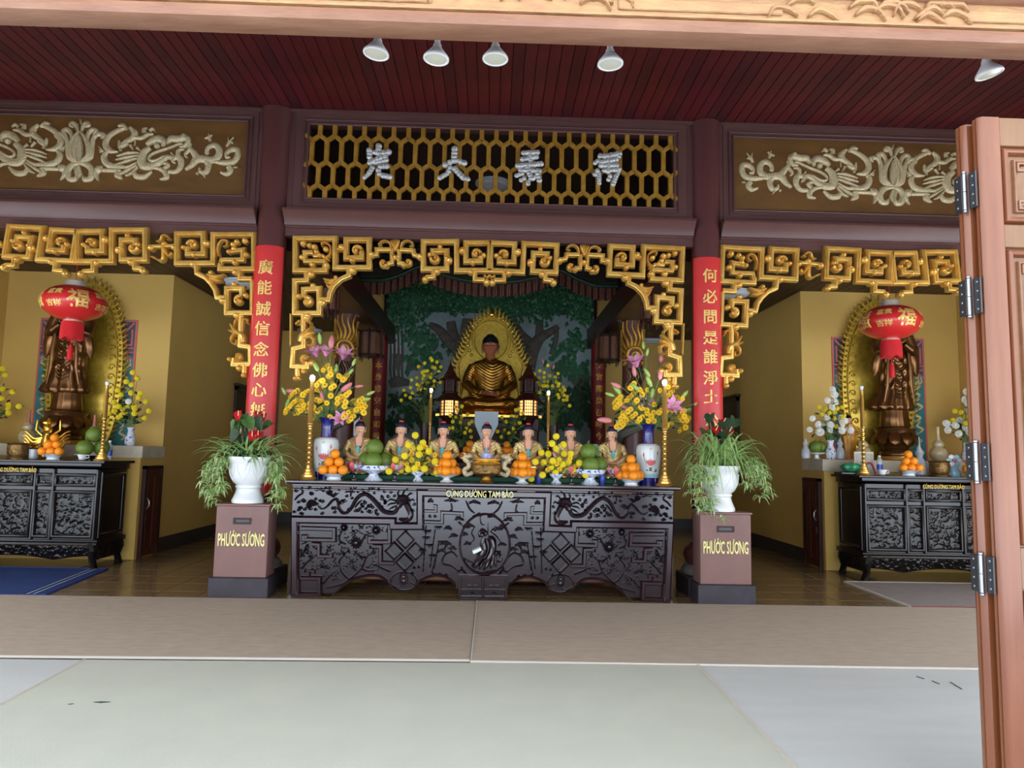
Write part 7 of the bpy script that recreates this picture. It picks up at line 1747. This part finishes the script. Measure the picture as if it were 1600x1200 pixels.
# hanging wooden lanterns
def wood_lantern(label, px0, px1, py0, py1, Y, ztop):
    X, z1 = at((px0+px1)/2, py0, Y); z0 = at((px0+px1)/2, py1, Y)[1]; r = (px1-px0)/2/FOC*Y*1.05; h = z1-z0
    t = thing('hanging_lantern', label, 'lantern', (X, Y, z0), 0, 'hanging wooden lanterns')
    for k in range(6):
        a = 2*PI*(k+.5)/6-PI/2; m = MB(); m.M = Matrix.Rotation(a, 4, 'Z'); m.box(-r*.48, r*.48, -r*.87-.008, -r*.87+.008, .02, h-.02, .004); m.build('panel', 'lantern_wood', t, 0)
        a = 2*PI*k/6; MB().tube([(r*math.sin(a), -r*math.cos(a), -.03), (r*math.sin(a), -r*math.cos(a), h+.03)], .018, 6).build('post', 'dark_wood', t)
        MB().tube([(r*math.sin(a), -r*math.cos(a), h), (r*1.2*math.sin(a), -r*1.2*math.cos(a), h+.05)], [.016, .01], 6).build('horn', 'dark_wood', t)
        MB().tube([(r*.9*math.sin(a), -r*.9*math.cos(a), -.02), (r*.9*math.sin(a), -r*.9*math.cos(a), -.1)], [.014, .008], 6).build('pendant', 'dark_wood', t)
    MB().lathe([(r*1.02, -.02), (r*1.02, .02), (r*.2, .02)], 6).lathe([(r*1.02, h-.02), (r*1.02, h+.02), (r*.2, h+.06)], 6).build('rim', 'dark_wood', t, 0)
    MB().tube([(0, 0, h+.04), (0, 0, ztop-z0)], .008, 5).build('chain', 'dark_steel', t)
wood_lantern('wooden panelled lantern hanging behind the left fretwork bracket', 505, 529, 446, 487, 9.6, 3.58); wood_lantern('wooden panelled lantern hanging behind the right fretwork bracket', 1002, 1030, 455, 502, 9.6, 3.58)
wood_lantern('wooden panelled lantern above the left rear red column', 562, 600, 520, 556, 12.4, 3.58); wood_lantern('wooden panelled lantern above the right rear red column', 932, 968, 526, 564, 12.4, 3.58)
# ceiling lights
def ceil_lamp(label, px, py, z):
    x, y = fl(px, py, z-.06); t = thing('ceiling_lamp', label, 'lamp', (x, y, z), 0, 'round ceiling lamps')
    MB().lathe([(.24, 0), (.24, -.03), (.22, -.035)], 36).build('rim', 'tube_white', t); MB().lathe([(.225, -.03), (.2, -.07), (.12, -.1), (.001, -.11)], 36).build('diffuser', 'speaker_white', t)
ceil_lamp('round white ceiling lamp over the left corridor', 376, 446, SOF); ceil_lamp('round white ceiling lamp over the right corridor', 1146, 462, SOF)
ceil_lamp('round white ceiling lamp seen through the lattice', 770, 292, 5.14); ceil_lamp('round white ceiling lamp deeper in the left aisle', 484, 520, SOF)
x, y = fl(1022, 533, SOF-.05); t = thing('tube_light', 'white fluorescent tube deep in the right aisle', 'lamp', (x, y, SOF), 0); MB().box(-.35, .35, -.04, .04, -.05, 0).build('housing', 'tube_white', t, 0); MB().tube([(-.33, 0, -.075), (.33, 0, -.075)], .02, 8).build('tube', 'speaker_white', t)

# ================================================================== FOLDED DOOR AT THE RIGHT
DX, DZ = 1.918, 2.735
def leaf(label, y0, th, x0, wdt):
    t = thing('folding_door_leaf', label, 'door', (x0, y0, 0), 0, 'folded door leaves')
    e = MB()                                                       # rounded closing edge with a quirk
    P_ = [(.012, 0), (.002, th*.12), (-.004, th*.3), (-.002, th*.42), (.006, th*.46), (-.002, th*.5), (-.004, th*.65), (.002, th*.88), (.012, th), (.075, th), (.075, 0)]
    MB().prism([(x, y) for x, y in P_], .02, DZ, 'xy').build('edge_stile', 'door_edge', t)
    MB().box(wdt-.08, wdt, 0, th, .02, DZ, .003).build('stile', 'door_wood', t, 0)
    rails = [(.02, .2), (.95, 1.1), (2.22, 2.31), (2.62, DZ)]
    for (za, zb) in rails: MB().box(.075, wdt-.08, .002, th-.002, za, zb, .003).build('rail', 'door_wood', t, 0)
    for k, ((_, za), (zb, _)) in enumerate(zip(rails, rails[1:])):
        MB().box(.075, wdt-.08, th*.35, th*.6, za, zb).build('panel', 'door_wood', t, 0)
        m = MB(); m.ribbon([(.095, za+.02), (wdt-.1, za+.02), (wdt-.1, zb-.02), (.095, zb-.02)], .014, .026, th*.35, 'round', True); m.build('panel_moulding', 'door_edge', t)
        m = MB(); m.ribbon([(.135, za+.055), (wdt-.14, za+.055), (wdt-.14, zb-.055), (.135, zb-.055)], .006, .014, th*.35, 'round', True); m.build('inner_bead', 'lintel_wood', t)
        w_, h_ = wdt-.3, zb-za-.14
        relief_panel(w_, h_, 300+k, .02, .014).build('carving', 'door_wood', t, 1.2, (wdt/2, th*.35, (za+zb)/2))
        for cx_ in (.16, wdt-.165):
            for cz_ in (za+.08, zb-.08):
                m = MB(); m.ribbon([(cx_-.014, cz_-.014), (cx_+.014, cz_-.014), (cx_+.014, cz_+.014), (cx_-.014, cz_+.014)], .004, .016, th*.35, 'flat', True); m.build('corner_key', 'lintel_wood', t, 0)
    return t
leaf('nearer folded door leaf of carved orange-brown wood', 2.6, .056, DX, .78)
leaf('farther folded door leaf showing only its rounded edge', 2.668, .062, DX-.018, .78)
for k, (pa, pb, nm) in enumerate(((268, 333, 'uppermost of four on the folded door'), (431, 497, 'second from the top on the folded door'), (687, 756, 'third from the top on the folded door'), (862, 931, 'lowest of four on the folded door'))):
    z1 = at(1515, pa, 2.66)[1]; z0 = at(1515, pb, 2.66)[1]; h = z1-z0
    t = thing('door_hinge', 'steel hinge with screws, '+nm, 'hinge', (DX-.012, 2.663, z0), 0, 'steel hinges')
    MB().box(-.006, .0, -.05, -.006, .012, h-.012, .002).build('plate', 'dark_steel', t, 0); MB().box(-.024, -.0165, .006, .052, .012, h-.012, .002).build('plate', 'dark_steel', t, 0)
    MB().lathe([(.0085, .012), (.0085, h*.5-.001)], 14, (-.018, 0, 0)).build('knuckle', 'steel', t); MB().lathe([(.0085, h*.5+.001), (.0085, h-.012)], 14, (-.018, 0, 0)).build('knuckle', 'steel', t)
    for z in (.0, h-.012): MB().lathe([(.006, z), (.0095, z+.003), (.0095, z+.009), (.004, z+.012)], 12, (-.018, 0, 0)).build('finial', 'steel', t)
    for yy, xx in ((-.03, -.006), (.034, -.024)):
        for j in range(4): MB().sphere((xx, yy, .03+(h-.06)*j/3), .0052, 8, 6, (.5, 1, 1)).build('screw', 'steel', t)
